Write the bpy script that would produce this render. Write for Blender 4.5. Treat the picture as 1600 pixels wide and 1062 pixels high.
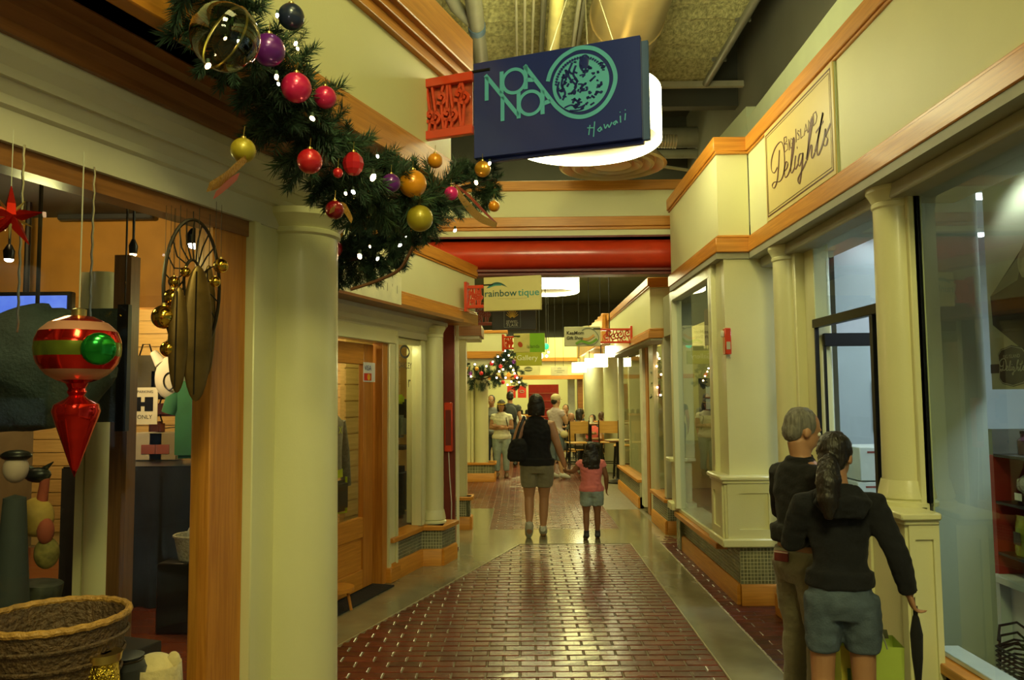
import bpy, bmesh, math, random
from mathutils import Vector, Matrix, noise as mnoise
from math import sin, cos, pi, radians
random.seed(7)
SC = bpy.context.scene
COL = SC.collection
for _o in list(bpy.data.objects): bpy.data.objects.remove(_o)

# ---------------------------------------------------------------- camera
EYE = Vector((0, 0, 1.65))
cd = bpy.data.cameras.new('camera'); cam = bpy.data.objects.new('camera', cd); COL.objects.link(cam)
cam.location = EYE
cd.sensor_width = 36; cd.lens = 36*1220/1600; cd.clip_start = .05; cd.clip_end = 200
CAMR = Matrix.Rotation(radians(.70), 3, 'Z') @ Matrix.Rotation(pi/2+radians(4.06), 3, 'X') @ Matrix.Rotation(radians(-.5), 3, 'Z')
cam.rotation_euler = CAMR.to_euler()
SC.camera = cam

# ---------------------------------------------------------------- world, lights, exposure
w = bpy.data.worlds.new('world'); SC.world = w; w.use_nodes = True
w.node_tree.nodes['Background'].inputs[0].default_value = (1, .9, .6, 1)
w.node_tree.nodes['Background'].inputs[1].default_value = .05
SC.view_settings.view_transform = 'Standard'; SC.view_settings.look = 'None'
SC.view_settings.gamma = 1; SC.view_settings.use_curve_mapping = False
SC.view_settings.exposure = 0.08
SC.cycles.use_denoising = True
SC.cycles.max_bounces = 7; SC.cycles.diffuse_bounces = 4; SC.cycles.glossy_bounces = 4
SC.cycles.transparent_max_bounces = 16; SC.cycles.sample_clamp_indirect = 6
WARM = (1, .93, .34); COOL = (.80, .93, 1.0); AMBER = (1, .68, .28)
def area(name, loc, size, power, col=WARM, rot=(0, 0, 0), sy=None):
    l = bpy.data.lights.new(name, 'AREA'); l.energy = power; l.color = col; l.size = size
    if sy: l.shape = 'RECTANGLE'; l.size_y = sy
    o = bpy.data.objects.new(name, l); o.location = loc; o.rotation_euler = rot; COL.objects.link(o); return o
def point(name, loc, power, col=WARM, r=.08):
    l = bpy.data.lights.new(name, 'POINT'); l.energy = power; l.color = col; l.shadow_soft_size = r
    o = bpy.data.objects.new(name, l); o.location = loc; COL.objects.link(o); return o
def spot(name, loc, tgt, power, ang=70, col=WARM, r=.05):
    l = bpy.data.lights.new(name, 'SPOT'); l.energy = power; l.color = col; l.spot_size = radians(ang); l.spot_blend = .6; l.shadow_soft_size = r
    o = bpy.data.objects.new(name, l); o.location = loc
    o.rotation_euler = (Vector(tgt)-Vector(loc)).to_track_quat('-Z', 'Y').to_euler(); COL.objects.link(o); return o
LIGHTS_HERE = 1
# added overhead fill without visible fixtures: corridor, hanging signs, food court
area('added_fill_light', (.3, 1.0, 5.2), 1.2, 22, WARM)
area('added_front_fill', (.5, -1.4, 5.2), 1.0, 160, WARM, rot=(radians(48), 0, 0))  # added high light aimed forward to brighten pier and columns
area('added_fill_light', (.3, 9.7, 5.1), 1.0, 90, WARM, rot=(radians(28), 0, 0))  # added to light the fronts of the hanging signs
area('added_fill_light', (.3, 12.4, 4.8), 1.0, 50, WARM)
area('added_fill_light', (.2, 16.5, 4.6), 1.2, 130, WARM)
area('added_fill_light', (1.8, 20.5, 4.6), 2.0, 260, WARM)  # added to brighten the food court end
area('added_fill_light', (.2, 26.0, 4.0), 2.0, 160, WARM)
# cool fluorescent panels inside the shop on the right
area('shop_panel_light', (3.6, 3.6, 3.0), 1.2, 60, COOL, sy=.6)
area('shop_panel_light', (3.6, 6.0, 3.0), 1.0, 26, COOL, sy=.6)
spot('added_window_fill', (2.25, 3.6, 2.95), (2.66, 4.1, 1.5), 100, 100, (.9, .97, 1), r=.06)  # added spot to brighten the poster behind the pane
spot('added_window_fill', (2.4, 4.0, 2.95), (2.85, 4.35, .8), 30, 80, (.9, .97, 1), r=.06)  # added spot to brighten the shelves behind the pane
# warm spots in the shops on the left, then added fill points
spot('shop_spot_light', (-2.7, 6.4, 2.75), (-3.3, 8.4, 1.4), 55, 80, AMBER)
spot('shop_spot_light', (-2.2, 7.6, 2.4), (-2.1, 8.9, 1.3), 30, 90, AMBER)
spot('shop_spot_light', (-2.9, 4.4, 2.9), (-3.4, 5.8, 2.5), 35, 90, AMBER)
spot('shop_spot_light', (-2.6, 3.0, 2.9), (-2.6, 3.4, .4), 14, 70, AMBER)
point('shop_fill_light', (-4.2, 7.8, 2.7), 60, AMBER)
point('shop_fill_light', (-3.3, 6.0, 2.2), 30, AMBER)
point('shop_fill_light', (-1.9, 6.75, 2.35), 9, WARM)  # added point to brighten the jacket behind the door glass
point('shop_fill_light', (-1.35, 7.45, 2.12), 3.5, WARM, r=.03)  # added point to brighten the second shop window
point('shop_fill_light', (-1.9, 3.0, 2.3), 5, WARM)

# ---------------------------------------------------------------- materials
MATS = {}
def mat(name, col, rough=.5, metal=0, var=.12, scale=6, bump=0, bscale=60, emit=0, ecol=None, coat=0, stretch=None, sheen=0, spec=.5, island=0):
    if name in MATS: return MATS[name]
    m = bpy.data.materials.new(name); m.use_nodes = True; MATS[name] = m
    nt = m.node_tree; N = nt.nodes; L = nt.links; b = N['Principled BSDF']
    b.inputs['Roughness'].default_value = rough; b.inputs['Metallic'].default_value = metal
    b.inputs['Specular IOR Level'].default_value = spec
    if coat: b.inputs['Coat Weight'].default_value = coat; b.inputs['Coat Roughness'].default_value = .12
    if sheen: b.inputs['Sheen Weight'].default_value = sheen
    tc = N.new('ShaderNodeTexCoord'); mp = N.new('ShaderNodeMapping'); L.new(tc.outputs['Object'], mp.inputs[0])
    if stretch: mp.inputs['Scale'].default_value = stretch
    nz = N.new('ShaderNodeTexNoise'); nz.inputs['Scale'].default_value = scale; nz.inputs['Detail'].default_value = 5
    L.new(mp.outputs[0], nz.inputs['Vector'])
    r = N.new('ShaderNodeValToRGB'); r.color_ramp.elements[0].position = .3; r.color_ramp.elements[1].position = .7
    lo = [max(0, c*(1-var)) for c in col]; hi = [min(1, c*(1+var)) for c in col]
    r.color_ramp.elements[0].color = (*lo, 1); r.color_ramp.elements[1].color = (*hi, 1)
    L.new(nz.outputs['Fac'], r.inputs[0])
    out = r.outputs[0]
    if island:
        g = N.new('ShaderNodeNewGeometry'); oi = N.new('ShaderNodeObjectInfo'); ad = N.new('ShaderNodeMath'); ad.operation = 'ADD'
        L.new(g.outputs['Random Per Island'], ad.inputs[0]); L.new(oi.outputs['Random'], ad.inputs[1])
        fr = N.new('ShaderNodeMath'); fr.operation = 'FRACT'; L.new(ad.outputs[0], fr.inputs[0])
        mr = N.new('ShaderNodeMapRange'); mr.inputs['To Min'].default_value = 1-island; mr.inputs['To Max'].default_value = 1+island
        L.new(fr.outputs[0], mr.inputs['Value'])
        hs = N.new('ShaderNodeHueSaturation'); L.new(mr.outputs[0], hs.inputs['Value']); L.new(out, hs.inputs['Color']); out = hs.outputs[0]
    L.new(out, b.inputs['Base Color'])
    if bump:
        n2 = N.new('ShaderNodeTexNoise'); n2.inputs['Scale'].default_value = bscale; n2.inputs['Detail'].default_value = 3
        L.new(mp.outputs[0], n2.inputs['Vector'])
        bp = N.new('ShaderNodeBump'); bp.inputs['Strength'].default_value = bump; bp.inputs['Distance'].default_value = .02
        L.new(n2.outputs['Fac'], bp.inputs['Height']); L.new(bp.outputs[0], b.inputs['Normal'])
    if emit:
        b.inputs['Emission Color'].default_value = (*(ecol or col), 1); b.inputs['Emission Strength'].default_value = emit
    return m
def wood(name, c1, c2, rough=.42, axis='h', coat=.12):
    if name in MATS: return MATS[name]
    m = bpy.data.materials.new(name); m.use_nodes = True; MATS[name] = m
    nt = m.node_tree; N = nt.nodes; L = nt.links; b = N['Principled BSDF']
    b.inputs['Roughness'].default_value = rough; b.inputs['Coat Weight'].default_value = coat; b.inputs['Coat Roughness'].default_value = .15
    tc = N.new('ShaderNodeTexCoord'); mp = N.new('ShaderNodeMapping'); L.new(tc.outputs['Object'], mp.inputs[0])
    mp.inputs['Scale'].default_value = (1.2, 1.2, 26) if axis == 'h' else (26, 26, 1.2)
    nz = N.new('ShaderNodeTexNoise'); nz.inputs['Scale'].default_value = 2.2; nz.inputs['Detail'].default_value = 7; nz.inputs['Distortion'].default_value = .8
    L.new(mp.outputs[0], nz.inputs['Vector'])
    r = N.new('ShaderNodeValToRGB'); r.color_ramp.elements[0].position = .35; r.color_ramp.elements[1].position = .68
    r.color_ramp.elements[0].color = (*c1, 1); r.color_ramp.elements[1].color = (*c2, 1)
    L.new(nz.outputs['Fac'], r.inputs[0]); L.new(r.outputs[0], b.inputs['Base Color'])
    bp = N.new('ShaderNodeBump'); bp.inputs['Strength'].default_value = .12; bp.inputs['Distance'].default_value = .01
    L.new(nz.outputs['Fac'], bp.inputs['Height']); L.new(bp.outputs[0], b.inputs['Normal'])
    return m
def glassm(name, tint=(.97, .99, .98), fac=1.0):
    if name in MATS: return MATS[name]
    m = bpy.data.materials.new(name); m.use_nodes = True; MATS[name] = m
    nt = m.node_tree; N = nt.nodes; L = nt.links; N.clear()
    o = N.new('ShaderNodeOutputMaterial'); mx = N.new('ShaderNodeMixShader'); t = N.new('ShaderNodeBsdfTransparent'); g = N.new('ShaderNodeBsdfGlossy')
    t.inputs[0].default_value = (*tint, 1); g.inputs['Roughness'].default_value = .0; f = N.new('ShaderNodeFresnel'); f.inputs[0].default_value = 1.5
    mm = N.new('ShaderNodeMath'); mm.operation = 'MULTIPLY'; mm.inputs[1].default_value = fac; mm.use_clamp = True
    nz = N.new('ShaderNodeTexNoise'); nz.inputs['Scale'].default_value = .6
    bp = N.new('ShaderNodeBump'); bp.inputs['Strength'].default_value = .015; L.new(nz.outputs[0], bp.inputs['Height']); L.new(bp.outputs[0], g.inputs['Normal'])
    gg = N.new('ShaderNodeNewGeometry'); iv = N.new('ShaderNodeMath'); iv.operation = 'SUBTRACT'; iv.inputs[0].default_value = 1; L.new(gg.outputs['Backfacing'], iv.inputs[1])
    m3 = N.new('ShaderNodeMath'); m3.operation = 'MULTIPLY'; L.new(f.outputs[0], m3.inputs[0]); L.new(iv.outputs[0], m3.inputs[1])
    L.new(m3.outputs[0], mm.inputs[0]); L.new(mm.outputs[0], mx.inputs[0]); L.new(t.outputs[0], mx.inputs[1]); L.new(g.outputs[0], mx.inputs[2]); L.new(mx.outputs[0], o.inputs[0])
    return m
CREAM = mat('cream_paint', (.70, .68, .40), .32, var=.03, scale=2, coat=.15, bump=.04, bscale=90)
WALLP = mat('cream_wall_paint', (.68, .665, .37), .55, var=.03, scale=1.5, bump=.05, bscale=120)
OAK = wood('oak_trim', (.50, .19, .018), (.66, .28, .035))
OAKV = wood('oak_post', (.42, .15, .018), (.56, .22, .03), axis='v')
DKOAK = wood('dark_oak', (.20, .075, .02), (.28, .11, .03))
GREY = mat('grey_paint', (.20, .20, .17), .6, var=.06, scale=2)
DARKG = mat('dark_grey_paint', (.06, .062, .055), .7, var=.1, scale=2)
GLASS = glassm('window_glass', fac=.5)
GLASSR = glassm('shop_glass', (.93, .98, .96), 1.2)
BLACKM = mat('black_metal', (.012, .012, .013), .35, metal=.4, var=.2)
REDM = mat('red_enamel', (.62, .045, .012), .28, var=.08, coat=.5)
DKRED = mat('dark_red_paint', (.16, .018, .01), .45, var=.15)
TILE = mat('mosaic_tile', (.17, .17, .10), .25, var=.2, scale=20, island=.2)
GROUT = mat('tile_grout', (.52, .49, .32), .7)

# ---------------------------------------------------------------- geometry helpers
class Fr:
    """storefront frame: u runs along the wall, v out of it towards the corridor, z up"""
    def __init__(s, p, ang, side):
        a = radians(ang); s.p = Vector((p[0], p[1], 0)); s.d = Vector((sin(a), cos(a), 0))
        s.n = Vector((cos(a), -sin(a), 0))*side
    def __call__(s, u, v, z): return s.p + s.d*u + s.n*v + Vector((0, 0, z))
W = lambda x, y, z: Vector((x, y, z))
ORG = {}
def root_loc(o): return ORG.get(o.name, Vector((0, 0, 0)))
class B:
    def __init__(s): s.v = []; s.f = []
    def add(s, vs, fs):
        n = len(s.v); s.v += [Vector(v) for v in vs]; s.f += [tuple(i+n for i in f) for f in fs]; return s
    def box(s, x0, x1, y0, y1, z0, z1, fr=W):
        return s.add([fr(x, y, z) for z in (z0, z1) for y in (y0, y1) for x in (x0, x1)],
                     [(0, 1, 3, 2), (4, 6, 7, 5), (0, 4, 5, 1), (2, 3, 7, 6), (0, 2, 6, 4), (1, 5, 7, 3)])
    def cyl(s, c, r, z0, z1, n=20, r2=None, fr=W, a0=0, a1=2*pi):
        r2 = r if r2 is None else r2; full = abs(a1-a0-2*pi) < 1e-4; k = n if full else n+1
        A = [a0+(a1-a0)*i/n for i in range(k)]
        vs = [fr(c[0]+r*cos(a), c[1]+r*sin(a), z0) for a in A]+[fr(c[0]+r2*cos(a), c[1]+r2*sin(a), z1) for a in A]
        fs = [(i, (i+1) % k, k+(i+1) % k, k+i) for i in range(k if full else k)] + [tuple(range(k)), tuple(range(2*k-1, k-1, -1))]
        return s.add(vs, fs)
    def lathe(s, prof, c=(0, 0, 0), n=24, M=None, fr=W):
        M = M or Matrix.Identity(3); c = Vector(c); vs = []; fs = []
        for r, z in prof:
            for i in range(n):
                a = 2*pi*i/n; vs.append(fr(*(c + M @ Vector((r*cos(a), r*sin(a), z)))))
        for j in range(len(prof)-1):
            for i in range(n): fs.append((j*n+i, j*n+(i+1) % n, (j+1)*n+(i+1) % n, (j+1)*n+i))
        if prof[0][0] > 1e-5: fs.append(tuple(range(n-1, -1, -1)))
        if prof[-1][0] > 1e-5: fs.append(tuple((len(prof)-1)*n+i for i in range(n)))
        return s.add(vs, fs)
    def ell(s, c, r, n=16, m=10, M=None):
        rx, ry, rz = (r, r, r) if not hasattr(r, '__len__') else r
        M = M or Matrix.Identity(3); c = Vector(c); vs = []; fs = []
        for j in range(m+1):
            t = pi*j/m
            for i in range(n):
                a = 2*pi*i/n; vs.append(c + M @ Vector((rx*sin(t)*cos(a), ry*sin(t)*sin(a), rz*cos(t))))
        for j in range(m):
            for i in range(n): fs.append((j*n+i, (j+1)*n+i, (j+1)*n+(i+1) % n, j*n+(i+1) % n))
        return s.add(vs, fs)
    def tube(s, pts, r, n=8, flat=1.0, side=None, caps=True):
        """round or elliptical tube through pts; r number or list; side: axis that carries the wide radius"""
        P = [Vector(p) for p in pts]; R = r if hasattr(r, '__len__') else [r]*len(P); vs = []; fs = []; prev = None
        for i, p in enumerate(P):
            t = (P[min(i+1, len(P)-1)]-P[max(i-1, 0)]).normalized()
            ref = Vector(side) if side is not None else (prev if prev is not None else (Vector((0, 0, 1)) if abs(t.z) < .9 else Vector((1, 0, 0))))
            a = (ref - t*ref.dot(t)); a = a.normalized() if a.length > 1e-6 else t.orthogonal().normalized()
            prev = a; b = t.cross(a); ra = R[i] if not hasattr(R[i], '__len__') else R[i][0]; rb = ra*flat if not hasattr(R[i], '__len__') else R[i][1]
            for k in range(n):
                q = 2*pi*k/n; vs.append(p + a*ra*cos(q) + b*rb*sin(q))
        for i in range(len(P)-1):
            for k in range(n): fs.append((i*n+k, i*n+(k+1) % n, (i+1)*n+(k+1) % n, (i+1)*n+k))
        if caps: fs += [tuple(range(n-1, -1, -1)), tuple((len(P)-1)*n+k for k in range(n))]
        return s.add(vs, fs)
    def prism(s, prof, u0, u1, fr):
        """profile of (v,z) points swept along u"""
        n = len(prof); vs = [fr(u0, v, z) for v, z in prof]+[fr(u1, v, z) for v, z in prof]
        return s.add(vs, [(i, (i+1) % n, n+(i+1) % n, n+i) for i in range(n)]+[tuple(range(n-1, -1, -1)), tuple(range(n, 2*n))])
    def ribbon(s, pts, wd, T, h=.0015, taper=False):
        """flat stroke through 2D pts, T maps (a,b,height) to world; wd = width or function of direction"""
        P = [Vector(p) for p in pts]; k = len(P); vs = []; fs = []
        for i in range(k):
            d = (P[min(i+1, k-1)]-P[max(i-1, 0)]); d = d.normalized() if d.length > 1e-9 else Vector((1, 0)); nn = Vector((-d.y, d.x))
            ww = wd(d) if callable(wd) else wd
            if taper and i in (0, k-1): ww *= .4
            for sgn in (1, -1):
                q = P[i]+nn*ww/2*sgn; vs += [T(q.x, q.y, 0), T(q.x, q.y, h)]
        for i in range(k-1):
            a = 4*i; b = a+4; fs += [(a+1, a+3, b+3, b+1), (a, b, b+2, a+2), (a, a+1, b+1, b), (a+2, b+2, b+3, a+3)]
        fs += [(0, 2, 3, 1), (4*k-4, 4*k-3, 4*k-1, 4*k-2)]
        return s.add(vs, fs)
    def build(s, name, m, parent=None, bevel=0, smooth=40, seg=1, origin=None, remesh=0):
        me = bpy.data.meshes.new(name)
        if s.v:
            lo = Vector([min(v[i] for v in s.v) for i in range(3)]); hi = Vector([max(v[i] for v in s.v) for i in range(3)])
        else: lo = hi = Vector((0, 0, 0))
        o = Vector(origin) if origin is not None else Vector(((lo.x+hi.x)/2, (lo.y+hi.y)/2, lo.z))
        me.from_pydata([v-o for v in s.v], [], s.f)
        bm = bmesh.new(); bm.from_mesh(me)
        if len(bm.faces) < 200000: bmesh.ops.remove_doubles(bm, verts=bm.verts, dist=1e-6)
        bmesh.ops.recalc_face_normals(bm, faces=bm.faces)
        if bevel: bmesh.ops.bevel(bm, geom=list(bm.edges), offset=bevel, segments=seg, affect='EDGES', clamp_overlap=True)
        bm.to_mesh(me); bm.free()
        if smooth: me.shade_smooth(); me.set_sharp_from_angle(angle=radians(smooth))
        me.materials.append(m)
        ob = bpy.data.objects.new(name, me); COL.objects.link(ob)
        if parent is not None: ob.parent = parent; ob.location = o-root_loc(parent)
        else: ob.location = o
        ORG[ob.name] = o
        return ob
def tag(o, label, cat, group=None):
    o['label'] = label; o['category'] = cat
    if group: o['group'] = group
    return o
def thing(name, label, cat, loc, group=None):
    o = bpy.data.objects.new(name, None); o.empty_display_size = .1; COL.objects.link(o); o.location = loc; ORG[o.name] = Vector(loc)
    return tag(o, label, cat, group)
def struct(o): o['kind'] = 'structure'; return o
def sroot(name, loc): 
    o = bpy.data.objects.new(name, None); o.empty_display_size = .1; COL.objects.link(o); o.location = loc; ORG[o.name] = Vector(loc); o['kind'] = 'structure'; return o
def stuff(o): o['kind'] = 'stuff'; return o
def linked(name, src, parent, loc, rot=None, scale=None):
    """a child copy sharing mesh data; loc in the parent's local space"""
    o = src.copy(); o.name = name; COL.objects.link(o); o.parent = parent; o.location = loc
    if rot is not None: o.rotation_euler = rot
    if scale is not None: o.scale = scale if hasattr(scale, '__len__') else (scale,)*3
    return o
def copy_tree(o, parent=None):
    c = o.copy(); COL.objects.link(c); c.parent = parent
    for ch in list(o.children): copy_tree(ch, c)
    return c
def text(s, size, m, T, parent, name='lettering', align='CENTER', h=.0012, shear=0, spacing=1.0, xs=1.0, bold=0, fit=None):
    """flat lettering; T maps (a,b,height) to world"""
    cu = bpy.data.curves.new('t', 'FONT'); cu.body = s; cu.size = size; cu.align_x = align; cu.shear = shear; cu.space_character = spacing; cu.offset = bold; cu.resolution_u = 3
    to = bpy.data.objects.new('t', cu); COL.objects.link(to)
    dg = bpy.context.evaluated_depsgraph_get(); me = bpy.data.meshes.new_from_object(to.evaluated_get(dg))
    if fit:
        x0 = min(v.co.x for v in me.vertices); x1 = max(v.co.x for v in me.vertices); k = (fit[1]-fit[0])/(x1-x0)
        for v in me.vertices: v.co.x = fit[0]+(v.co.x-x0)*k
    bpy.data.objects.remove(to); b = B(); b.add([T(v.co.x*xs, v.co.y, h) for v in me.vertices], [tuple(p.vertices) for p in me.polygons])
    return b.build(name, m, parent, smooth=0)
def onwall(px, py, fr, v):
    d = CAMR @ Vector(((px-800)/1220, -(py-531)/1220, -1)); p = fr.p+fr.n*v
    k = (p-EYE).xy.dot(fr.n.xy)/d.xy.dot(fr.n.xy); return EYE+d*k
def ray(px, py):
    return CAMR @ Vector(((px-800)/1220, -(py-531)/1220, -1))
def at(px, py, Y):
    """the point at distance Y down the corridor that stands at this place of the photograph"""
    v = ray(px, py); return EYE + v*(Y/v.y)
# ================================================================ SETTING
# frames
NR = Fr((2.05, 0), 0, -1)          # near shop on the right, glass plane
FRB = Fr((1.60, 0), 0, -1)         # projecting bay beyond it
NL = Fr((-1.15, 3.68), 18.5, 1)    # near shop on the left, glass plane
NLF = Fr((-.414, 4.51), 20, 1)       # its fascia
SL = Fr((-1.00, 7.79), 16.5, 1)    # second shop on the left
# ---- floor
fl = sroot('floor', (0, 8, 0))
MORTAR = mat('mortar', (.17, .14, .09), .5, var=.2, scale=30, bump=.2)
BRICK = mat('floor_brick', (.125, .026, .016), .27, var=.35, scale=9, bump=.08, bscale=22, coat=.2, island=.3, stretch=(1, 1, 1))
CONC = mat('polished_concrete', (.235, .21, .13), .16, var=.22, scale=3, bump=.05, bscale=14, coat=.3)
B().box(-12, 12, -8, 40, -.12, -.005).build('mortar_bed', MORTAR, fl)
LBX = lambda Y: -1.27+(Y-5.23)*.342      # left edge of the brick band
BXR = 1.19
def brick_ok(x0, x1, y0, y1):
    if y1 > 8.84 and y0 < 9.78: return False
    if x1 > BXR+.005: return False
    if y1 < 9: return x0 > LBX(y0)-.19 or False
    if y0 < 11.6: return x1 > -.40
    return x0 > -3.6
pw, pd = .2035, .0975
bricks = []
rows = []
y = 3.05; r = 0
while y < 26:
    if 8.84-pd < y < 8.84: y = 9.78; r = 0
    off = (r % 2)*pw/2; x = -4.2+off
    while x < 1.3:
        x0, x1 = x+.005, x+pw-.005; y0, y1 = y+.0045, y+pd-.0045
        if x0 < BXR-.04 and brick_ok(x0, min(x1, BXR-.006), y0, y1):
            x1c = min(x1, BXR-.006)
            if y1 < 9:
                lx = LBX((y0+y1)/2)+.012
                if x1c < lx+.03: x += pw; continue
                x0 = max(x0, lx)
            elif y0 < 11.6: x0 = max(x0, -.42)
            bricks.append((x0, x1c, y0, y1))
        x += pw
    y += pd; r += 1
# the darker strip on the right
strip = []
y = 3.05; r = 0
while y < 9.2:
    off = (r % 2)*pw/2; x = 1.53+off-pw
    while x < 2.35:
        x0, x1 = max(x+.002, 1.535), x+pw-.002
        if x1-x0 > .03: strip.append((x0, x1, y+.002, y+pd-.002))
        x += pw
    y += pd; r += 1
def brick_mesh(m, lst, h):
    b = B()
    for x0, x1, y0, y1 in lst:
        e = .005; q = .003
        hh = [h+random.uniform(-.0009, .0009) for _ in range(4)]
        n = len(b.v)
        b.add([(x0, y0, -.013), (x1, y0, -.013), (x1, y1, -.013), (x0, y1, -.013),
               (x0, y0, h-q), (x1, y0, h-q), (x1, y1, h-q), (x0, y1, h-q),
               (x0+e, y0+e, hh[0]), (x1-e, y0+e, hh[1]), (x1-e, y1-e, hh[2]), (x0+e, y1-e, hh[3])],
              [(0, 1, 5, 4), (1, 2, 6, 5), (2, 3, 7, 6), (3, 0, 4, 7), (4, 5, 9, 8), (5, 6, 10, 9), (6, 7, 11, 10), (7, 4, 8, 11), (8, 9, 10, 11)])
    return b
def size_in_view(bk):
    v = CAMR.transposed() @ (Vector(((bk[0]+bk[1])/2, (bk[2]+bk[3])/2, 0))-EYE)
    px, py = 800+1220*v.x/-v.z, 531-1220*v.y/-v.z
    return (-1 if not (500 < px < 1230 and py < 1075) else py)
bricks.sort(key=size_in_view, reverse=True)
protos = []
for k in range(6):
    L_, D_ = pw-.010, pd-.009
    ob = brick_mesh(None, [(-L_/2, L_/2, -D_/2, D_/2)], 0).build('brick', BRICK, fl, origin=(0, 0, 0), smooth=0); protos.append(ob)
used = [False]*6; nb = 0; rest = []
for bk in bricks:
    full = abs((bk[1]-bk[0])-(pw-.010)) < 1e-4
    if nb < 298 and size_in_view(bk) > 0:
        k = random.randrange(6)
        if full:
            loc = Vector(((bk[0]+bk[1])/2, (bk[2]+bk[3])/2, 0))-ORG['floor']
            if not used[k]: used[k] = True; ob = protos[k]; ob.location = loc
            else: ob = linked('brick', protos[k], fl, loc)
            ob.rotation_euler = (random.uniform(-.012, .012), random.uniform(-.008, .008), 0)
        else: brick_mesh(None, [bk], 0).build('brick', BRICK, fl, smooth=0)
        nb += 1
    else: rest.append(bk)
stuff(brick_mesh(None, rest, 0).build('brick_paving', BRICK, fl, smooth=0))
DKBRICK = mat('dark_red_brick', (.085, .016, .012), .3, var=.3, scale=9, bump=.1, bscale=22, island=.25)
stuff(brick_mesh(None, strip, 0).build('dark_brick_paving', DKBRICK, fl, smooth=0))
# concrete strips
def slab(poly, name='concrete_strip', m=CONC, z=0):
    n = len(poly); b = B(); b.add([(x, y, z) for x, y in poly]+[(x, y, -.013) for x, y in poly], [tuple(range(n)), tuple(range(2*n-1, n-1, -1))]+[(i, (i+1) % n, n+(i+1) % n, n+i) for i in range(n)])
    return b.build(name, m, fl, smooth=0)
slab([(BXR, 2.8), (1.525, 2.8), (1.525, 8.84), (BXR, 8.84)])
slab([(-2.9, 8.84), (2.3, 8.84), (2.3, 9.78), (-2.9, 9.78)], 'concrete_band')
slab([(BXR, 9.79), (1.66, 9.79), (1.66, 11.4), (BXR, 11.4)])
slab([(LBX(2.8), 2.8), (LBX(8.83), 8.83), (-2.9, 8.83), (-2.9, 2.8)])
slab([(-.425, 9.79), (-.425, 11.6), (-1.6, 11.6), (-1.6, 9.79)])
EDG = mat('brass_edge', (.5, .45, .28), .35, metal=.3)
B().box(BXR-.004, BXR+.004, 2.8, 8.84, -.01, .002).build('edge_strip', EDG, fl)
B().box(1.523, 1.531, 2.8, 8.84, -.01, .002).build('edge_strip', EDG, fl)
d = Vector((LBX(8.8)-LBX(2.8), 6, 0)).normalized(); EL = Fr((LBX(2.8), 2.8), math.degrees(math.atan(.342)), 1)
B().box(0, 6.35, -.004, .004, -.01, .002, EL).build('edge_strip', EDG, fl)
MAT_ = mat('black_rubber', (.012, .012, .014), .8, bump=.4)
# ---- ceiling
FOAM = mat('sprayed_foam', (.42, .40, .20), .9, var=.45, scale=26, bump=1.0, bscale=45)
b = B(); nx, ny = 60, 150; vs = []; fs = []
for j in range(ny+1):
    for i in range(nx+1):
        X = -3.2+5.5*i/nx; Y = 2.0+8.0*j/ny
        z = 5.5+.045*sin(Y*2*pi/.30)+.022*mnoise.noise(Vector((X*6, Y*9, 0)))+.02*mnoise.noise(Vector((X*17, Y*17, 3)))
        vs.append((X, Y, z))
for j in range(ny):
    for i in range(nx): fs.append((j*(nx+1)+i, j*(nx+1)+i+1, (j+1)*(nx+1)+i+1, (j+1)*(nx+1)+i))
b.add(vs, fs); ce = struct(b.build('ceiling', FOAM, origin=(0, 6, 5.5)))
ct = struct(B().box(-9, 9, -7, 34, 6.2, 6.35).build('ceiling_slab', DARKG))
struct(B().box(-5, 5, 9.6, 9.75, 5.25, 6.2).build('trim_1', DARKG))
LWHITE = mat('pale_conduit', (.45, .44, .34), .5)
struct(B().box(-.2, 2.75, 9.34, 9.40, 5.40, 5.47).build('trim_2', LWHITE))
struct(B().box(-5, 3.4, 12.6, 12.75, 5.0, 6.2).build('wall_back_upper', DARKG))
struct(B().box(-5, 5, -6.2, -6, 0, 6.2).build('wall_behind', WALLP))
# upper walls on the right: grey wall with the pale one stepping out in front of it
wr = sroot('wall_right_upper', (2.8, 5, 3.7))
B().box(2.75, 2.9, -1, 12.6, 3.6, 6.2).build('grey_wall', GREY, wr)
b = B(); b.add([(2.3, -1, 3.6), (2.3, 7.75, 3.6), (2.3, 7.75, 4.42), (2.3, -1, 4.62), (2.75, -1, 3.6), (2.75, 7.75, 3.6), (2.75, 7.75, 4.42), (2.75, -1, 4.62)],
               [(0, 1, 2, 3), (4, 7, 6, 5), (0, 4, 5, 1), (1, 5, 6, 2), (2, 6, 7, 3), (3, 7, 4, 0)]); b.build('pale_wall', mat('pale_green_wall', (.55, .62, .42), .6, var=.03), wr)
b = B(); b.add([(2.3, 7.76, 4.2), (2.3, 9.4, 4.5), (2.3, 9.4, 4.62), (2.3, 7.76, 4.55), (2.74, 7.76, 4.2), (2.74, 9.4, 4.5), (2.74, 9.4, 4.62), (2.74, 7.76, 4.55)],
               [(0, 1, 2, 3), (4, 7, 6, 5), (0, 4, 5, 1), (1, 5, 6, 2), (2, 6, 7, 3), (3, 7, 4, 0)]); b.build('pale_ledge', MATS['pale_green_wall'], wr)
# wall high on the left behind the fascias
struct(B().box(-4.6, -4.5, -6, 12.6, 3.2, 6.2).build('wall_left_upper', GREY))

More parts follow.
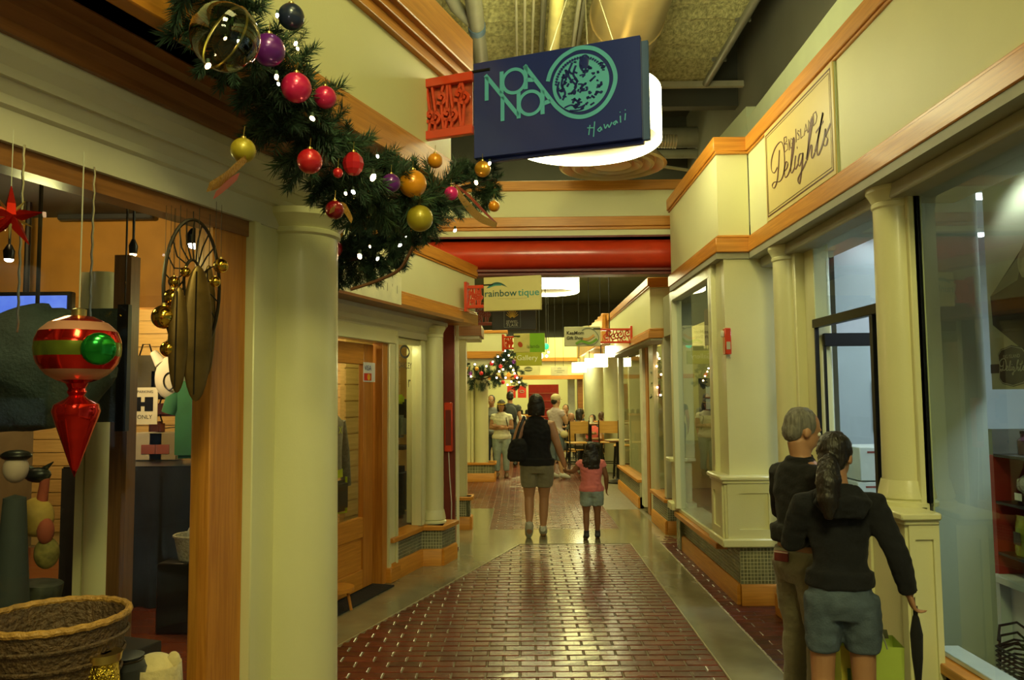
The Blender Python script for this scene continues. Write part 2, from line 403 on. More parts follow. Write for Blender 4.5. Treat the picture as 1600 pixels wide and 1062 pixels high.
# ---- fascia with cornice and bottom trim, the whole sweep along a frame
def fascia(name, fr, u0, u1, z0, z1, thick=.25, tb=.11, tt=.11, over=.03, board=WALLP, w=OAK, crown=False, ret=True):
    r = sroot(name, fr((u0+u1)/2, -thick/2, z0))
    B().box(u0, u1, -thick, 0, z0, z1, fr).build('fascia_board', board, r)
    e0, e1 = (u0-over, u1+over)
    B().box(e0, e1, -thick, over, z0-.005, z0+tb, fr).build('bottom_trim', w, r, bevel=.006)
    B().box(e0-.0, e1+.0, -thick, over*.55, z0+tb, z0+tb+.022, fr).build('bead_trim', w, r, bevel=.005)
    if crown:
        B().box(e0-.10, e1+.06, -thick, .10, z1-.19, z1+.02, fr).build('crown_trim', w, r, bevel=.006)
        B().box(e0-.05, e1+.03, -thick, .065, z1-.24, z1-.19, fr).build('crown_step', w, r, bevel=.005)
        B().box(e0, e1, -thick, .035, z1-.30, z1-.24, fr).build('crown_step', w, r, bevel=.005)
    else:
        B().box(e0, e1, -thick, over, z1-tt, z1+.01, fr).build('top_trim', w, r, bevel=.006)
        B().box(e0, e1, -thick, over*.5, z1-tt-.02, z1-tt, fr).build('bead_trim', w, r, bevel=.004)
    return r
FN = Fr((1.86, 0), 0, -1)
fascia('wall_right', FN, -1.2, 6.26, 2.79, 3.72)
fascia('wall_right.001', FRB, 6.26, 8.26, 2.79, 3.72)
F2 = Fr((1.56, 0), 0, -1)
fascia('wall_right.002', F2, 9.42, 13.9, 2.33, 3.05, tb=.09, tt=.09)
# soffits over the shop glass
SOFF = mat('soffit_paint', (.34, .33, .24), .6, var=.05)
so = sroot('trim_3', (2, 4, 2.76))
B().box(1.84, 2.5, -1.2, 6.26, 2.735, 2.785).build('soffit', SOFF, so)
B().box(1.58, 2.4, 6.26, 8.26, 2.735, 2.785).build('soffit', SOFF, so)
B().box(1.93, 2.10, -1.2, 6.26, 2.66, 2.74).build('head_moulding', SOFF, so, bevel=.01)
# ---- mosaic base with oak skirting; poly follows the plinth line on the floor
def plinth(name, pts, z1, sill=True, skirt=.16, cap=.045, capover=.04, s=.026, m=OAK, label=None):
    """pts: floor line with the corridor on its left when walking from first to last"""
    r = sroot(name, Vector((pts[0][0], pts[0][1], 0)))
    for (a, c) in zip(pts[:-1], pts[1:]):
        a = Vector((*a, 0)); c = Vector((*c, 0)); d = (c-a); L = d.length; d.normalize(); n = Vector((-d.y, d.x, 0))
        f = lambda u, v, z, a=a, d=d, n=n: a+d*u+n*v+Vector((0, 0, z))
        B().box(0, L, -.05, 0, 0, z1, f).build('tile_backing', GROUT, r)
        b = B(); k = max(1, int(L/s)); q = max(1, int((z1-skirt)/s)); su = L/k; sz = (z1-skirt)/q
        for i in range(k):
            for j in range(q):
                u, z = i*su, skirt+j*sz; g = .004
                b.add([f(u+g, .0035, z+g), f(u+su-g, .0035, z+g), f(u+su-g, .0035, z+sz-g), f(u+g, .0035, z+sz-g),
                       f(u+g*.6, 0, z+g*.6), f(u+su-g*.6, 0, z+g*.6), f(u+su-g*.6, 0, z+sz-g*.6), f(u+g*.6, 0, z+sz-g*.6)],
                      [(0, 1, 2, 3), (4, 5, 1, 0), (5, 6, 2, 1), (6, 7, 3, 2), (7, 4, 0, 3)])
        stuff(b.build('mosaic_tile', TILE, r, smooth=0))
        B().prism([(-.05, 0), (.028, 0), (.028, skirt-.02), (.012, skirt), (-.05, skirt)], -.0, L+.0, f).build('skirting_board', m, r)
        if sill: B().box(-.02, L+.02, -.16, capover, z1, z1+cap, f).build('sill', m, r, bevel=.006)
    return r
# right: projecting bay (line walks away from the camera so the corridor is on its left)
plinth('baseboard_right', [(1.70, 6.27), (1.70, 8.42)], .44, sill=False)
plinth('baseboard_right.001', [(2.05, 6.26), (1.70, 6.26)], .44, sill=False)
bs = sroot('trim_4', (1.7, 7.3, .42))
B().box(1.60, 1.86, 6.62, 8.42, .36, .41).build('sill', OAK, bs, bevel=.006)
B().box(1.64, 1.9, 6.66, 8.4, .41, .45).build('inner_sill', CREAM, bs, bevel=.005)
plinth('baseboard_right.002', [(1.70, 9.35), (1.70, 10.35)], .37)
plinth('baseboard_right.003', [(1.98, 9.34), (1.70, 9.34)], .37)
plinth('baseboard_right.004', [(1.70, 11.5), (1.70, 13.9)], .37)
# near right window sill wall
s1 = sroot('trim_5', (2.05, 3, 0))
B().box(2.02, 2.2, -.5, 4.06, 0, .31).build('low_wall', mat('dark_panel', (.07, .04, .02), .5), s1)
B().box(1.98, 2.2, -.5, 4.06, .31, .36).build('sill', OAK, s1, bevel=.006)
B().box(2.055, 2.17, -.5, 4.03, .36, .385).build('inner_sill', mat('white_laminate', (.62, .66, .64), .35), s1, bevel=.004)

# ---- columns
def column(name, label, fr, u, v, r, z0, z1, pw_=.3, back=.05, ped=False, deep=.25):
    t = thing(name, label, 'column', fr(u, v, 0))
    k = 18; b = B()
    b.cyl((u, v), r, z0+.10, z1-.10, 28, fr=fr, r2=r*.93); b.build('shaft', CREAM, t)
    B().lathe([(r, z0+.10), (r*1.05, z0+.11), (r*1.05, z0+.13), (r*1.18, z0+.07), (r*1.22, z0+.04), (r*1.12, z0+.03), (r*1.28, z0+.02), (r*1.28, z0)][::-1], (u, v, 0), 28, fr=fr).build('base_ring', CREAM, t, smooth=30)
    B().lathe([(r*.93, z1-.12), (r*1.0, z1-.11), (r*1.0, z1-.09), (r*.95, z1-.085), (r*1.10, z1-.05), (r*1.22, z1-.03), (r*1.22, z1)], (u, v, 0), 28, fr=fr).build('capital', CREAM, t, smooth=30)
    if pw_: B().box(u-pw_/2, u+pw_/2, v-deep, v-back, z0, z1, fr).build('pilaster', CREAM, t, bevel=.006)
    return t
# panelled pedestal
def pedestal(parent, fr, u0, u1, v0, v1, z0, z1, faces=('u0', 'v1'), cap=.05):
    B().box(u0, u1, v0, v1, z0, z1-.04, fr).build('pedestal', CREAM, parent, bevel=.004)
    B().box(u0-cap, u1+cap, v0, v1+cap, z1-.035, z1, fr).build('pedestal_cap', CREAM, parent, bevel=.008)
    B().box(u0-cap*.5, u1+cap*.5, v0, v1+cap*.5, z1-.06, z1-.035, fr).build('pedestal_cap', CREAM, parent, bevel=.006)
    B().box(u0-cap*.5, u1+cap*.5, v0, v1+cap*.5, z0, z0+.05, fr).build('pedestal_foot', CREAM, parent, bevel=.008)
    def frame(f, a0, a1, b0, b1):  # raised frame round a recessed panel
        w_ = min(.055, (a1-a0)*.2)
        bb = B()
        for (p, q, r_, s_) in ((a0, a0+w_, b0, b1), (a1-w_, a1, b0, b1), (a0+w_, a1-w_, b0, b0+.07), (a0+w_, a1-w_, b1-.07, b1)):
            bb.box(p, q, 0, .014, r_, s_, f)
        bb.build('panel_frame', CREAM, parent)
    if 'v1' in faces: frame(lambda a, h, z: fr(a, v1+h, z), u0, u1, z0+.05, z1-.06)
    if 'u0' in faces: frame(lambda a, h, z: fr(u0-h, a, z), v0, v1, z0+.05, z1-.06)
c1 = column('column', 'cream half round column on panelled pedestal beside the doorway with the couple', NR, 4.14, .05, .115, 1.07, 2.74, .28, .0, deep=.07)
pedestal(c1, NR, 3.86, 4.30, .045, .19, 0, 1.07)
B().box(4.0, 4.06, -.02, .02, .36, 2.74, NR).build('window_jamb', CREAM, c1)
c2 = column('column', 'cream half round column between doorway and the wide pier of the projecting bay', NR, 5.78, .07, .11, .10, 2.74, .30, .0)
B().box(5.45, 5.63, -.10, -.0, 0, 2.74, NR).build('door_casing', CREAM, c2, bevel=.004)
B().box(5.63, 6.0, -.25, .17, 0, .16, NR).build('foot_block', OAK, c2, bevel=.004)
# pier : flat end wall of the projecting bay
pr_ = thing('pier', 'wide cream pier with red alarm box, panelled wainscot and mosaic base', 'pier', (1.85, 6.4, 0))
B().box(1.64, 2.2, 6.28, 6.55, .46, 2.74).build('shaft', CREAM, pr_)
FP = Fr((1.66, 6.30), 0, -1)
PF = lambda a, h, z: Vector((1.62+a, 6.27-h, z))
B().box(1.58, 2.03, 6.22, 6.60, .52, .97).build('wainscot', CREAM, pr_, bevel=.004)
B().box(1.54, 2.06, 6.17, 6.64, .97, 1.005).build('wainscot_cap', CREAM, pr_, bevel=.01)
B().box(1.56, 2.05, 6.19, 6.62, .945, .97).build('wainscot_cap', CREAM, pr_, bevel=.006)
B().box(1.55, 2.06, 6.18, 6.64, .455, .52).build('wainscot_foot', CREAM, pr_, bevel=.01)
b = B()
for (p, q, r_, s_) in ((0, .09, .52, .945), (.32, .41, .52, .945), (.09, .32, .52, .59), (.09, .32, .87, .945)): b.box(1.60+p, 1.60+q, 6.205, 6.225, r_, s_)
b.build('panel_frame', CREAM, pr_)
b = B()
for (p, q, r_, s_) in ((6.24, 6.31, .52, .945), (6.52, 6.58, .52, .945), (6.31, 6.52, .52, .59), (6.31, 6.52, .87, .945)): b.box(1.565, 1.585, p, q, r_, s_)
b.build('panel_frame', CREAM, pr_)
B().box(1.60, 1.66, 6.56, 6.62, .46, 2.74).build('corner_post', CREAM, pr_, bevel=.004)
# bay window
wb = sroot('window_1', (1.66, 7.4, .45))
B().box(1.60, 1.70, 8.30, 8.40, .45, 2.74).build('window_frame', CREAM, wb, bevel=.004)
B().box(1.60, 1.70, 6.62, 8.30, 2.64, 2.74).build('window_frame', CREAM, wb, bevel=.004)
B().box(1.60, 1.70, 6.60, 6.68, .45, 2.64).build('window_frame', CREAM, wb, bevel=.004)
B().box(1.655, 1.663, 6.68, 8.30, .45, 2.64).build('glass', GLASSR, wb)
t = thing('pedestal_post', 'narrow cream wainscot post at the far corner of the bay window', 'post', (1.75, 8.46, 0))
B().box(1.62, 1.80, 8.41, 8.60, .50, .93).build('post', CREAM, t, bevel=.004)
B().box(1.56, 1.84, 8.38, 8.62, .93, .97).build('cap', CREAM, t, bevel=.008)
B().box(1.57, 1.84, 8.38, 8.62, .42, .50).build('foot', CREAM, t, bevel=.008)
B().box(1.66, 1.84, 8.41, 8.60, 0, .42).build('lower_block', TILE, t, bevel=.004)
B().box(1.70, 1.84, 8.42, 8.60, .97, 2.74).build('upper_post', CREAM, t, bevel=.004)
# near right window: one huge pane
wn = sroot('window_2', (2.05, 2, .4))
B().box(2.046, 2.056, -.5, 4.0, .385, 2.68).build('glass', GLASSR, wn)
B().box(2.044, 2.058, 3.995, 4.0, .385, 2.68).build('glass_seal', BLACKM, wn)
# transom over the door + door frame
dr = sroot('door_1', (2.05, 4.9, 0))
B().box(2.03, 2.08, 4.30, 5.46, 2.10, 2.16).build('door_head', BLACKM, dr, bevel=.003)
B().box(2.03, 2.08, 4.53, 4.57, .0, 2.10).build('door_frame', BLACKM, dr, bevel=.003)
B().box(2.04, 2.07, 5.44, 5.455, .0, 2.10).build('door_frame', BLACKM, dr, bevel=.003)
B().box(2.05, 2.058, 4.30, 5.46, 2.16, 2.68).build('transom_glass', GLASSR, dr)
# door leaf opened inwards
lf = B().box(2.09, 3.0, 5.40, 5.44, 1.97, 2.06).build('door_leaf', BLACKM, dr, bevel=.003)
B().box(2.09, 2.105, 5.41, 5.43, .08, 1.97).build('leaf_stile', BLACKM, lf)
B().box(2.98, 3.0, 5.41, 5.43, .08, 1.97).build('leaf_stile', BLACKM, lf)
B().box(2.15, 2.94, 5.415, 5.425, .14, 1.97).build('leaf_glass', GLASSR, lf)
B().box(2.09, 3.0, 5.40, 5.44, .02, .14).build('leaf_rail', BLACKM, lf)
B().tube([(2.86, 5.38, .9), (2.86, 5.35, .92), (2.86, 5.35, 1.2), (2.86, 5.38, 1.22)], .011).build('door_handle', mat('steel', (.5, .5, .48), .3, metal=1), lf)

# shop room behind the right glass
rr = sroot('wall_right_shop', (4, 4.5, 0))
IW = mat('shop_white_wall', (.48, .53, .54), .6, var=.03)
B().box(5.6, 5.75, -1.5, 8.3, 0, 3.2).build('rear_wall', IW, rr)
B().box(2.1, 5.7, 8.25, 8.4, 0, 3.2).build('end_wall', IW, rr)
B().box(2.12, 2.63, 4.47, 4.50, .003, 3.1).build('partition', mat('panel_grey', (.36, .40, .36), .5, var=.03), rr)
B().box(2.9, 3.5, 7.2, 7.5, 0, 3.2).build('partition', mat('shop_grey_wall', (.42, .47, .50), .6, var=.03), rr)
B().box(2.1, 2.6, 6.56, 6.66, 0, 3.1).build('side_wall', IW, rr)
B().box(2.1, 5.7, -1.6, -1.5, 0, 3.2).build('end_wall', IW, rr)
B().box(2.1, 5.7, -1.5, 8.3, 3.1, 3.2).build('shop_ceiling', mat('ceiling_board', (.5, .52, .5), .8, var=.04), rr)
B().box(2.1, 5.6, -1.5, 8.3, -.012, .003).build('shop_floor', mat('pale_lino', (.42, .43, .38), .2, var=.08, scale=3), rr)
for (x, y_, lb_) in ((4.6, 4.2, 'cool white fluorescent panel on the shop ceiling above the display shelf'), (3.6, 7.0, 'cool white fluorescent panel deepest in the shop, beyond the doorway'), (3.4, 5.6, 'cool white fluorescent panel on the shop ceiling just inside the doorway')):
    f = thing('ceiling_light', lb_, 'light', (x, y_, 3.08), 'fluorescent panels in the shop')
    B().box(x-.62, x+.62, y_-.09, y_+.09, 3.06, 3.10).build('housing', mat('light_housing', (.7, .72, .7), .4), f)
    B().box(x-.58, x+.58, y_-.06, y_+.06, 3.045, 3.06).build('tube_cover', mat('fluoro_tube', (.9, .97, 1), .4, emit=9), f)

# ---- second and third shops on the right
B().box(1.70, 1.82, 8.62, 9.32, 2.33, 2.8).build('x', SOFF)  # lintel between
bpy.data.objects['x'].name = 'wall_right_lintel'; struct(bpy.data.objects['wall_right_lintel'])
s2 = sroot('wall_right.003', (2, 10, 0))
CREAM2 = mat('beige_paint', (.56, .53, .36), .45, var=.04, scale=3, coat=.1)
B().box(1.70, 1.98, 9.36, 9.44, .42, 2.33).build('return_wall', CREAM2, s2)
B().box(1.72, 1.80, 9.44, 9.60, .42, 2.33).build('window_post', CREAM2, s2)
B().box(1.72, 1.78, 10.25, 10.45, .0, 2.33).build('window_post', CREAM2, s2)
B().box(1.72, 1.78, 10.45, 10.62, .0, 2.33).build('pilaster', CREAM2, s2)
B().box(1.74, 1.82, 10.85, 11.05, 0, 2.33).build('door_post', OAKV, s2)
B().box(1.70, 1.78, 11.05, 11.30, 0.08, 2.33).build('pilaster', mat('white_post', (.66, .65, .52), .5), s2)
B().box(1.745, 1.752, 9.6, 10.25, .42, 2.33).build('glass', GLASS, s2)
B().box(1.745, 1.752, 11.4, 13.8, .42, 2.33).build('glass', GLASS, s2)
B().box(1.70, 1.78, 13.75, 13.9, .42, 2.33).build('window_post', CREAM2, s2)
B().box(1.56, 1.8, 9.42, 13.9, 2.30, 2.335).build('soffit', SOFF, s2)
B().box(3.4, 3.5, 8.5, 14.5, 0, 3.2).build('inner_wall', mat('dim_brown_wall', (.14, .09, .05), .7), s2)
B().box(1.9, 3.4, 13.9, 14.0, 0, 2.5).build('end_wall', WALLP, s2)

# ---- NEAR LEFT SHOP : posts, glass, crown moulding
nl = sroot('wall_left', NL(-1.2, -.1, 0))
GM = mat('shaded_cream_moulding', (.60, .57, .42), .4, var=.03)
zt = 2.44
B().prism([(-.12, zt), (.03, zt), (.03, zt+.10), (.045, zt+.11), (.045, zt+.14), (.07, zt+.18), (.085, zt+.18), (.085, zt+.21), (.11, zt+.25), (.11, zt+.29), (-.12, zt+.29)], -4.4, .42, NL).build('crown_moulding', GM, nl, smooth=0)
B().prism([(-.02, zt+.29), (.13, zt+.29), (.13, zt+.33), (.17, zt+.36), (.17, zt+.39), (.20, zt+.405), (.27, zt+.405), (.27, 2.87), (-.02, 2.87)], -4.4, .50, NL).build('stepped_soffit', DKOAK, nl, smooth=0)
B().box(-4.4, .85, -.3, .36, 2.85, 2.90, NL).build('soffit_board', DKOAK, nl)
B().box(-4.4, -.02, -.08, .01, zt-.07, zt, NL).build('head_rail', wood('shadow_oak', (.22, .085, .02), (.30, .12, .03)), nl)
fascia('wall_left.001', NLF, -4.8, .02, 2.855, 3.79, thick=.3, tb=.15, over=.05, crown=True)
cl = column('column', 'large cream half round column beside the ornament window', NL, .13, .03, .19, -.12, 2.54, .0, -.02)
B().box(-.245, -.20, -.10, .045, 0, 2.44, NL).build('jamb_fillet', CREAM, cl, bevel=.005)
B().box(-.20, .36, -.2, .02, 0, 2.44, NL).build('backing_pier', CREAM, cl)
# return wall behind the column back to second shop
B().box(.34, .40, -.45, -.15, 0, 2.85, NL).build('return_wall', WALLP, nl)
wl = sroot('window_3', NL(-1.2, 0, 0))
B().box(-.46, -.245, -.10, .0, 0, 2.38, NL).build('window_frame', OAKV, wl, bevel=.005)
B().box(-4.4, -.46, -.10, .0, .30, .38, NL).build('window_frame', OAK, wl, bevel=.005)
B().box(-4.4, -.46, -.055, -.047, .38, 2.38, NL).build('glass', GLASS, wl)
B().box(-4.4, -.46, -.12, -.02, 0, .30, NL).build('stall_riser', CREAM, wl)

# ---- SECOND LEFT SHOP
sl = sroot('wall_left.002', SL(-.8, -.1, 0))
B().box(-.76, -.60, -.10, .02, 0.10, 2.21, SL).build('door_casing', CREAM, sl, bevel=.008)
B().box(-.64, -.60, .02, .035, 0.10, 2.21, SL).build('casing_bead', CREAM, sl, bevel=.004)
B().box(-.78, -.58, -.12, .05, 0, .13, SL).build('plinth_block', OAK, sl, bevel=.006)
B().box(-2.3, -.60, -.10, .03, 2.13, 2.26, SL).build('door_head', CREAM, sl, bevel=.008)
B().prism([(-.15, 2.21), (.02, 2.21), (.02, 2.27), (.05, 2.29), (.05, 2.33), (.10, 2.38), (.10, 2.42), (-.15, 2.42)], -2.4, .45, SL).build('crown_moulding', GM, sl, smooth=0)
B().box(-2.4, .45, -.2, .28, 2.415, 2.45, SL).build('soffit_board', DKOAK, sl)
SLF = Fr((-.76, 7.79), 16.5, 1)
fascia('wall_left.003', SLF, -2.6, .86, 2.43, 3.08, thick=.3, tb=.12, tt=.11, over=.03)
# plinth and window
plinth('baseboard_left', [(-1.20, 7.13), (-1.02, 7.74)][::-1] and [(-1.02, 7.74), (-1.20, 7.13)][::-1], .33) if False else None
PL = [(-1.215, 7.08), (-1.0, 7.80)]
def plinth_r(name, pts, z1, **k):   # corridor on the right of the walk: reverse
    return plinth(name, pts[::-1], z1, **k)
plinth_r('baseboard_left', [(-1.19, 7.10), (-1.0, 7.76)], .34)
plinth_r('baseboard_left.001', [(-1.02, 7.76), (-.80, 7.76)], .34)
plinth_r('baseboard_left.002', [(-.80, 7.76), (-.70, 8.10)], .34)
B().box(-.60, .0, -.06, -.052, .38, 2.21, SL).build('glass', GLASS, sl)
B().box(-.03, .05, -.10, .01, .38, 2.21, SL).build('window_frame', CREAM, sl, bevel=.006)
B().box(-.60, .0, -.10, -.02, 2.15, 2.21, SL).build('window_frame', CREAM, sl, bevel=.006)
column('column', 'slender cream column on mosaic plinth beside the red post', Fr((-.90, 7.95), 16.5, 1), 0, 0, .10, .385, 2.36, .22, .05)
# door of the second shop: oak leaf with glazed panel
dl = sroot('door_2', SL(-1.3, -.1, 0))
B().box(-.86, -.76, -.10, .0, 0, 2.13, SL).build('door_jamb', OAKV, dl, bevel=.004)
leaf = B().box(-1.08, -.90, -.12, -.07, .02, 2.11, SL).build('door_leaf', OAKV, dl, bevel=.004)
B().box(-1.9, -1.78, -.12, -.07, .02, 2.11, SL).build('leaf_stile', OAKV, leaf, bevel=.004)
B().box(-1.78, -1.08, -.12, -.07, 1.93, 2.11, SL).build('leaf_rail', OAK, leaf, bevel=.004)
B().box(-1.78, -1.08, -.12, -.07, .45, .62, SL).build('leaf_rail', OAK, leaf, bevel=.004)
B().box(-1.78, -1.08, -.12, -.07, .02, .18, SL).build('leaf_rail', OAK, leaf, bevel=.004)
B().box(-1.78, -1.08, -.11, -.085, .18, .45, SL).build('leaf_panel', OAK, leaf, bevel=.004)
B().box(-1.78, -1.08, -.10, -.094, .62, 1.93, SL).build('leaf_glass', GLASS, leaf)
B().box(-2.1, -.86, -.6, .12, 0.0, .012, SL).build('door_mat', MAT_, fl)
# red post and what follows on the left
rp = thing('red_post', 'tall red steel post beside the slender cream column', 'post', (-.74, 8.62, 0))
B().box(-.86, -.74, 8.55, 8.68, 0, 2.6).build('post', DKRED, rp, bevel=.008)
B().box(-.725, -.695, 8.58, 8.62, 0, 2.5).build('edge_strip', mat('pale_strip', (.75, .72, .5), .4), rp)
B().box(-.90, -.70, 8.52, 8.70, 0, .02).build('foot_plate', DKRED, rp)
rb = thing('extinguisher_box', 'bright red box fixed to the dark red post', 'box', (-.76, 8.5, 1.05))
B().box(-.845, -.755, 8.46, 8.55, 1.05, 1.58).build('case', REDM, rb, bevel=.01)
B().box(-.83, -.77, 8.455, 8.462, 1.12, 1.5).build('case_door', DKRED, rb)
B().tube([(-.80, 8.5, 1.05), (-.79, 8.5, .8), (-.77, 8.5, .5), (-.775, 8.52, .2), (-.80, 8.54, .03)], .006).build('hose', mat('white_hose', (.6, .55, .5), .5), rb)
# third shop pieces on the left
t3 = sroot('wall_left.004', (-.8, 10, 0))
B().box(-.88, -.70, 9.80, 9.98, .36, 2.36).build('pilaster', CREAM, t3, bevel=.006)
plinth('baseboard_left.003', [(-.62, 9.78), (-.95, 9.78)][::-1], .35) if False else None
plinth_r('baseboard_left.003', [(-.95, 9.78), (-.66, 9.78)], .36)
plinth_r('baseboard_left.004', [(-.66, 9.78), (-.66, 10.0)], .36)
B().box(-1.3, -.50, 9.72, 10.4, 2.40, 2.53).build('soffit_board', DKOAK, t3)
B().box(-1.3, -.53, 9.75, 10.4, 2.36, 2.40).build('head_moulding', GM, t3)
B().box(-1.6, -.95, 9.9, 10.1, 0, 2.36).build('infill_wall', WALLP, t3)
# fourth shop (with garland) at Y 15
t4 = sroot('wall_left.005', (-1, 15.3, 0))
B().box(-1.6, -.30, 15.15, 15.5, 2.50, 2.87).build('fascia_board', WALLP, t4)
B().box(-1.6, -.27, 15.12, 15.5, 2.37, 2.51).build('bottom_trim', OAK, t4, bevel=.01)
B().box(-1.6, -.27, 15.12, 15.5, 2.86, 2.92).build('top_trim', OAK, t4, bevel=.01)
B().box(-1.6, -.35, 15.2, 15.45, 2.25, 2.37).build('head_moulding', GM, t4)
B().box(-1.16, -1.0, 15.2, 15.4, .36, 2.3).build('pilaster', CREAM, t4, bevel=.01)
B().cyl((-.80, 15.3), .14, .36, 2.25, 20).build('half_column', CREAM, t4)
B().box(-1.0, -.94, 15.18, 15.3, .36, 2.3).build('pilaster_edge', CREAM, t4, bevel=.01)
B().box(-1.6, -1.16, 15.3, 15.31, .36, 2.3).build('glass', GLASS, t4)
plinth_r('baseboard_left.005', [(-1.6, 15.18), (-.55, 15.18)], .32, s=.05)
plinth_r('baseboard_left.006', [(-.55, 15.18), (-.55, 15.6)], .32, s=.05)
B().box(-1.9, -1.6, 10.4, 16, 0, 2.9).build('side_wall', WALLP, t4)
B().box(-3.2, -.98, 15.7, 17.6, 0, 2.3).build('shop_wall', mat('muted_wall', (.4, .36, .22), .6), t4)

# ---- header beam with red tube across the corridor
hb = sroot('wall_header', (.4, 8.7, 3.4))
B().box(-2.4, 2.3, 8.62, 8.85, 3.40, 4.03).build('header_board', WALLP, hb)
B().box(-2.4, 2.3, 8.58, 8.85, 3.93, 4.04).build('top_trim', OAK, hb, bevel=.006)
B().box(-2.4, 2.3, 8.58, 8.85, 3.52, 3.63).build('bottom_trim', OAK, hb, bevel=.006)
B().box(-2.4, 2.3, 8.60, 8.85, 3.485, 3.52).build('bead_trim', OAK, hb, bevel=.006)
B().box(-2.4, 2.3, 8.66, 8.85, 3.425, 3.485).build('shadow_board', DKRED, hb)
rt = thing('red_pipe', 'fat glossy red pipe spanning the corridor under the cream header', 'pipe', (.3, 8.72, 3.05))
b = B(); b.tube([(-2.4, 8.74, 3.225), (2.2, 8.74, 3.225)], .165, 28); b.build('pipe', REDM, rt)
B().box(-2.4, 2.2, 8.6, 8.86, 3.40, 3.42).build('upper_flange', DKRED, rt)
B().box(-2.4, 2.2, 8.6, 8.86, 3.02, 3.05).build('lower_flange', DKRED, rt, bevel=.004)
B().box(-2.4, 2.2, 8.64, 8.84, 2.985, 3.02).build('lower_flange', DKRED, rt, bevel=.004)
# ---- rear of the arcade: food court end wall
ew = sroot('wall_back', (0, 26, 0))
B().box(-6, 8, 28, 28.2, 0, 2.9).build('rear_wall', WALLP, ew)
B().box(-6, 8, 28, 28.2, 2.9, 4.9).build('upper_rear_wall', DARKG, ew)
YEL = mat('warm_yellow_wall', (.72, .62, .34), .6, var=.04)
B().box(-1.6, 1.75, 22.4, 22.6, 2.15, 3.3).build('bulkhead', WALLP, ew)
B().box(-1.6, 1.75, 22.3, 22.6, 2.10, 2.22).build('bulkhead_trim', OAK, ew)
B().box(-.2, 1.6, 22.3, 22.6, 2.62, 2.72).build('bulkhead_trim', OAK, ew)
B().box(1.6, 1.75, 22.5, 22.8, 0, 2.15).build('pier', DKOAK, ew)
B().box(1.35, 1.55, 23.0, 23.2, 0, 2.15).build('pier', mat('pale_post', (.55, .58, .5), .5), ew)
B().box(1.75, 4.0, 22.5, 22.7, 0, 3.3).build('yellow_wall', YEL, ew)
B().box(1.55, 3.2, 20.6, 20.9, 2.28, 3.0).build('sign_box', mat('lit_bulkhead', (.8, .68, .4), .5), ew)
B().box(1.52, 3.2, 20.56, 20.6, 2.24, 2.34).build('sign_trim', OAK, ew)
B().box(1.52, 3.2, 20.56, 20.6, 2.92, 3.02).build('sign_trim', OAK, ew)
# oak slatted fascia of the food court on the right beyond the third shop
fc = sroot('wall_right.004', (2.2, 16, 2.5))
for k in range(9):
    yy = 14.1+k*.62
    B().box(1.52, 2.9, yy, yy+.56, 2.68-.0*k, 3.02).build('fascia_plank', OAK, fc, bevel=.01)
    B().box(1.45, 2.9, yy, yy+.06, 3.02, 3.12).build('fascia_rib', OAK, fc, bevel=.01)
B().box(1.45, 1.52, 14.0, 20.5, 2.6, 3.1).build('fascia_edge', OAK, fc, bevel=.01)
# round columns of the food court
for (px, Y, rr_, lb) in ((963, 17.0, .27, 'fat round cream column rising behind the high bar table, beside the shop end'), (931, 20.0, .30, 'round cream column behind the seated diners, further off')):
    p = at(px, 640, Y)
    t = thing('round_column', lb, 'column', (p.x, Y, 0))
    B().cyl((p.x, Y), rr_, 0.1, 3.4, 28).build('shaft', mat('sage_cream_paint', (.55, .56, .34), .4, var=.04), t)
    B().cyl((p.x, Y), rr_+.03, 0, .1, 28).build('base_ring', MATS['sage_cream_paint'], t)
struct(B().box(4.2, 4.3, 14, 28, 0, 3.3).build('wall_right_court', YEL))
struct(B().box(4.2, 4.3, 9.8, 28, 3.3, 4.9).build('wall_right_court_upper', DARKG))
struct(B().box(-5, -4.9, 13, 28, 0, 4.9).build('wall_left_court', WALLP))
struct(B().box(-6, 6, 12.9, 28, 4.9, 5.0).build('ceiling_court', DARKG))
# ================================================================ LAMPS, DUCTS, SIGNS
LAMPW = mat('lamp_shade_glow', (1, .97, .70), .4, var=0, emit=14, ecol=(1, .96, .52))
DISC = mat('lamp_diffuser', (.42, .36, .20), .6, var=.03)
def ring_lamp(x, Y, z, r, h, label):
    t = thing('ring_lamp', label, 'lamp', (x, Y, z), 'round drum lamps over the corridor')
    b = B(); b.lathe([(r, 0), (r, h), (r-.03, h), (r-.03, .002), (r-.015, -.012)], (x, Y, z), 56)
    n = 56; k = 5; b.f = b.f[:-2]; b.f += [((k-1)*n+i, (k-1)*n+(i+1) % n, (i+1) % n, i) for i in range(n)]
    b.build('drum_shade', LAMPW, t)
    B().cyl((x, Y), r-.032, z+.05, z+.06, 48).build('diffuser_disc', DISC, t)
    B().cyl((x, Y), r-.1, z+h-.02, z+h+.05, 32).build('housing', LWHITE, t)
    for k in range(3):
        a = 2*pi*k/3+.5; B().tube([(x+(r-.12)*cos(a), Y+(r-.12)*sin(a), z+h+.04), (x+.1*cos(a), Y+.1*sin(a), z+h+.9)], .004, 6).build('cable', LWHITE, t)
    l = area('added_drum_uplight', (x, Y, z+h+.06), r*1.4, 30 if Y > 0 else 12, WARM, rot=(pi, 0, 0)); l.parent = t; l.location = Vector((0, 0, h+.06))  # area light added above the drum to brighten the foam ceiling
    B().tube([(x, Y, z+h+.85), (x, Y, 5.45 if Y < 10 else 4.88)], .006, 6).build('cable', LWHITE, t)
    return t
ring_lamp(.50, 5.80, 3.55, .57, .38, 'big glowing drum lamp half hidden by the dark blue sign')
ring_lamp(.50, 14.3, 3.54, .57, .28, 'smaller looking glowing drum lamp beyond the red pipe')
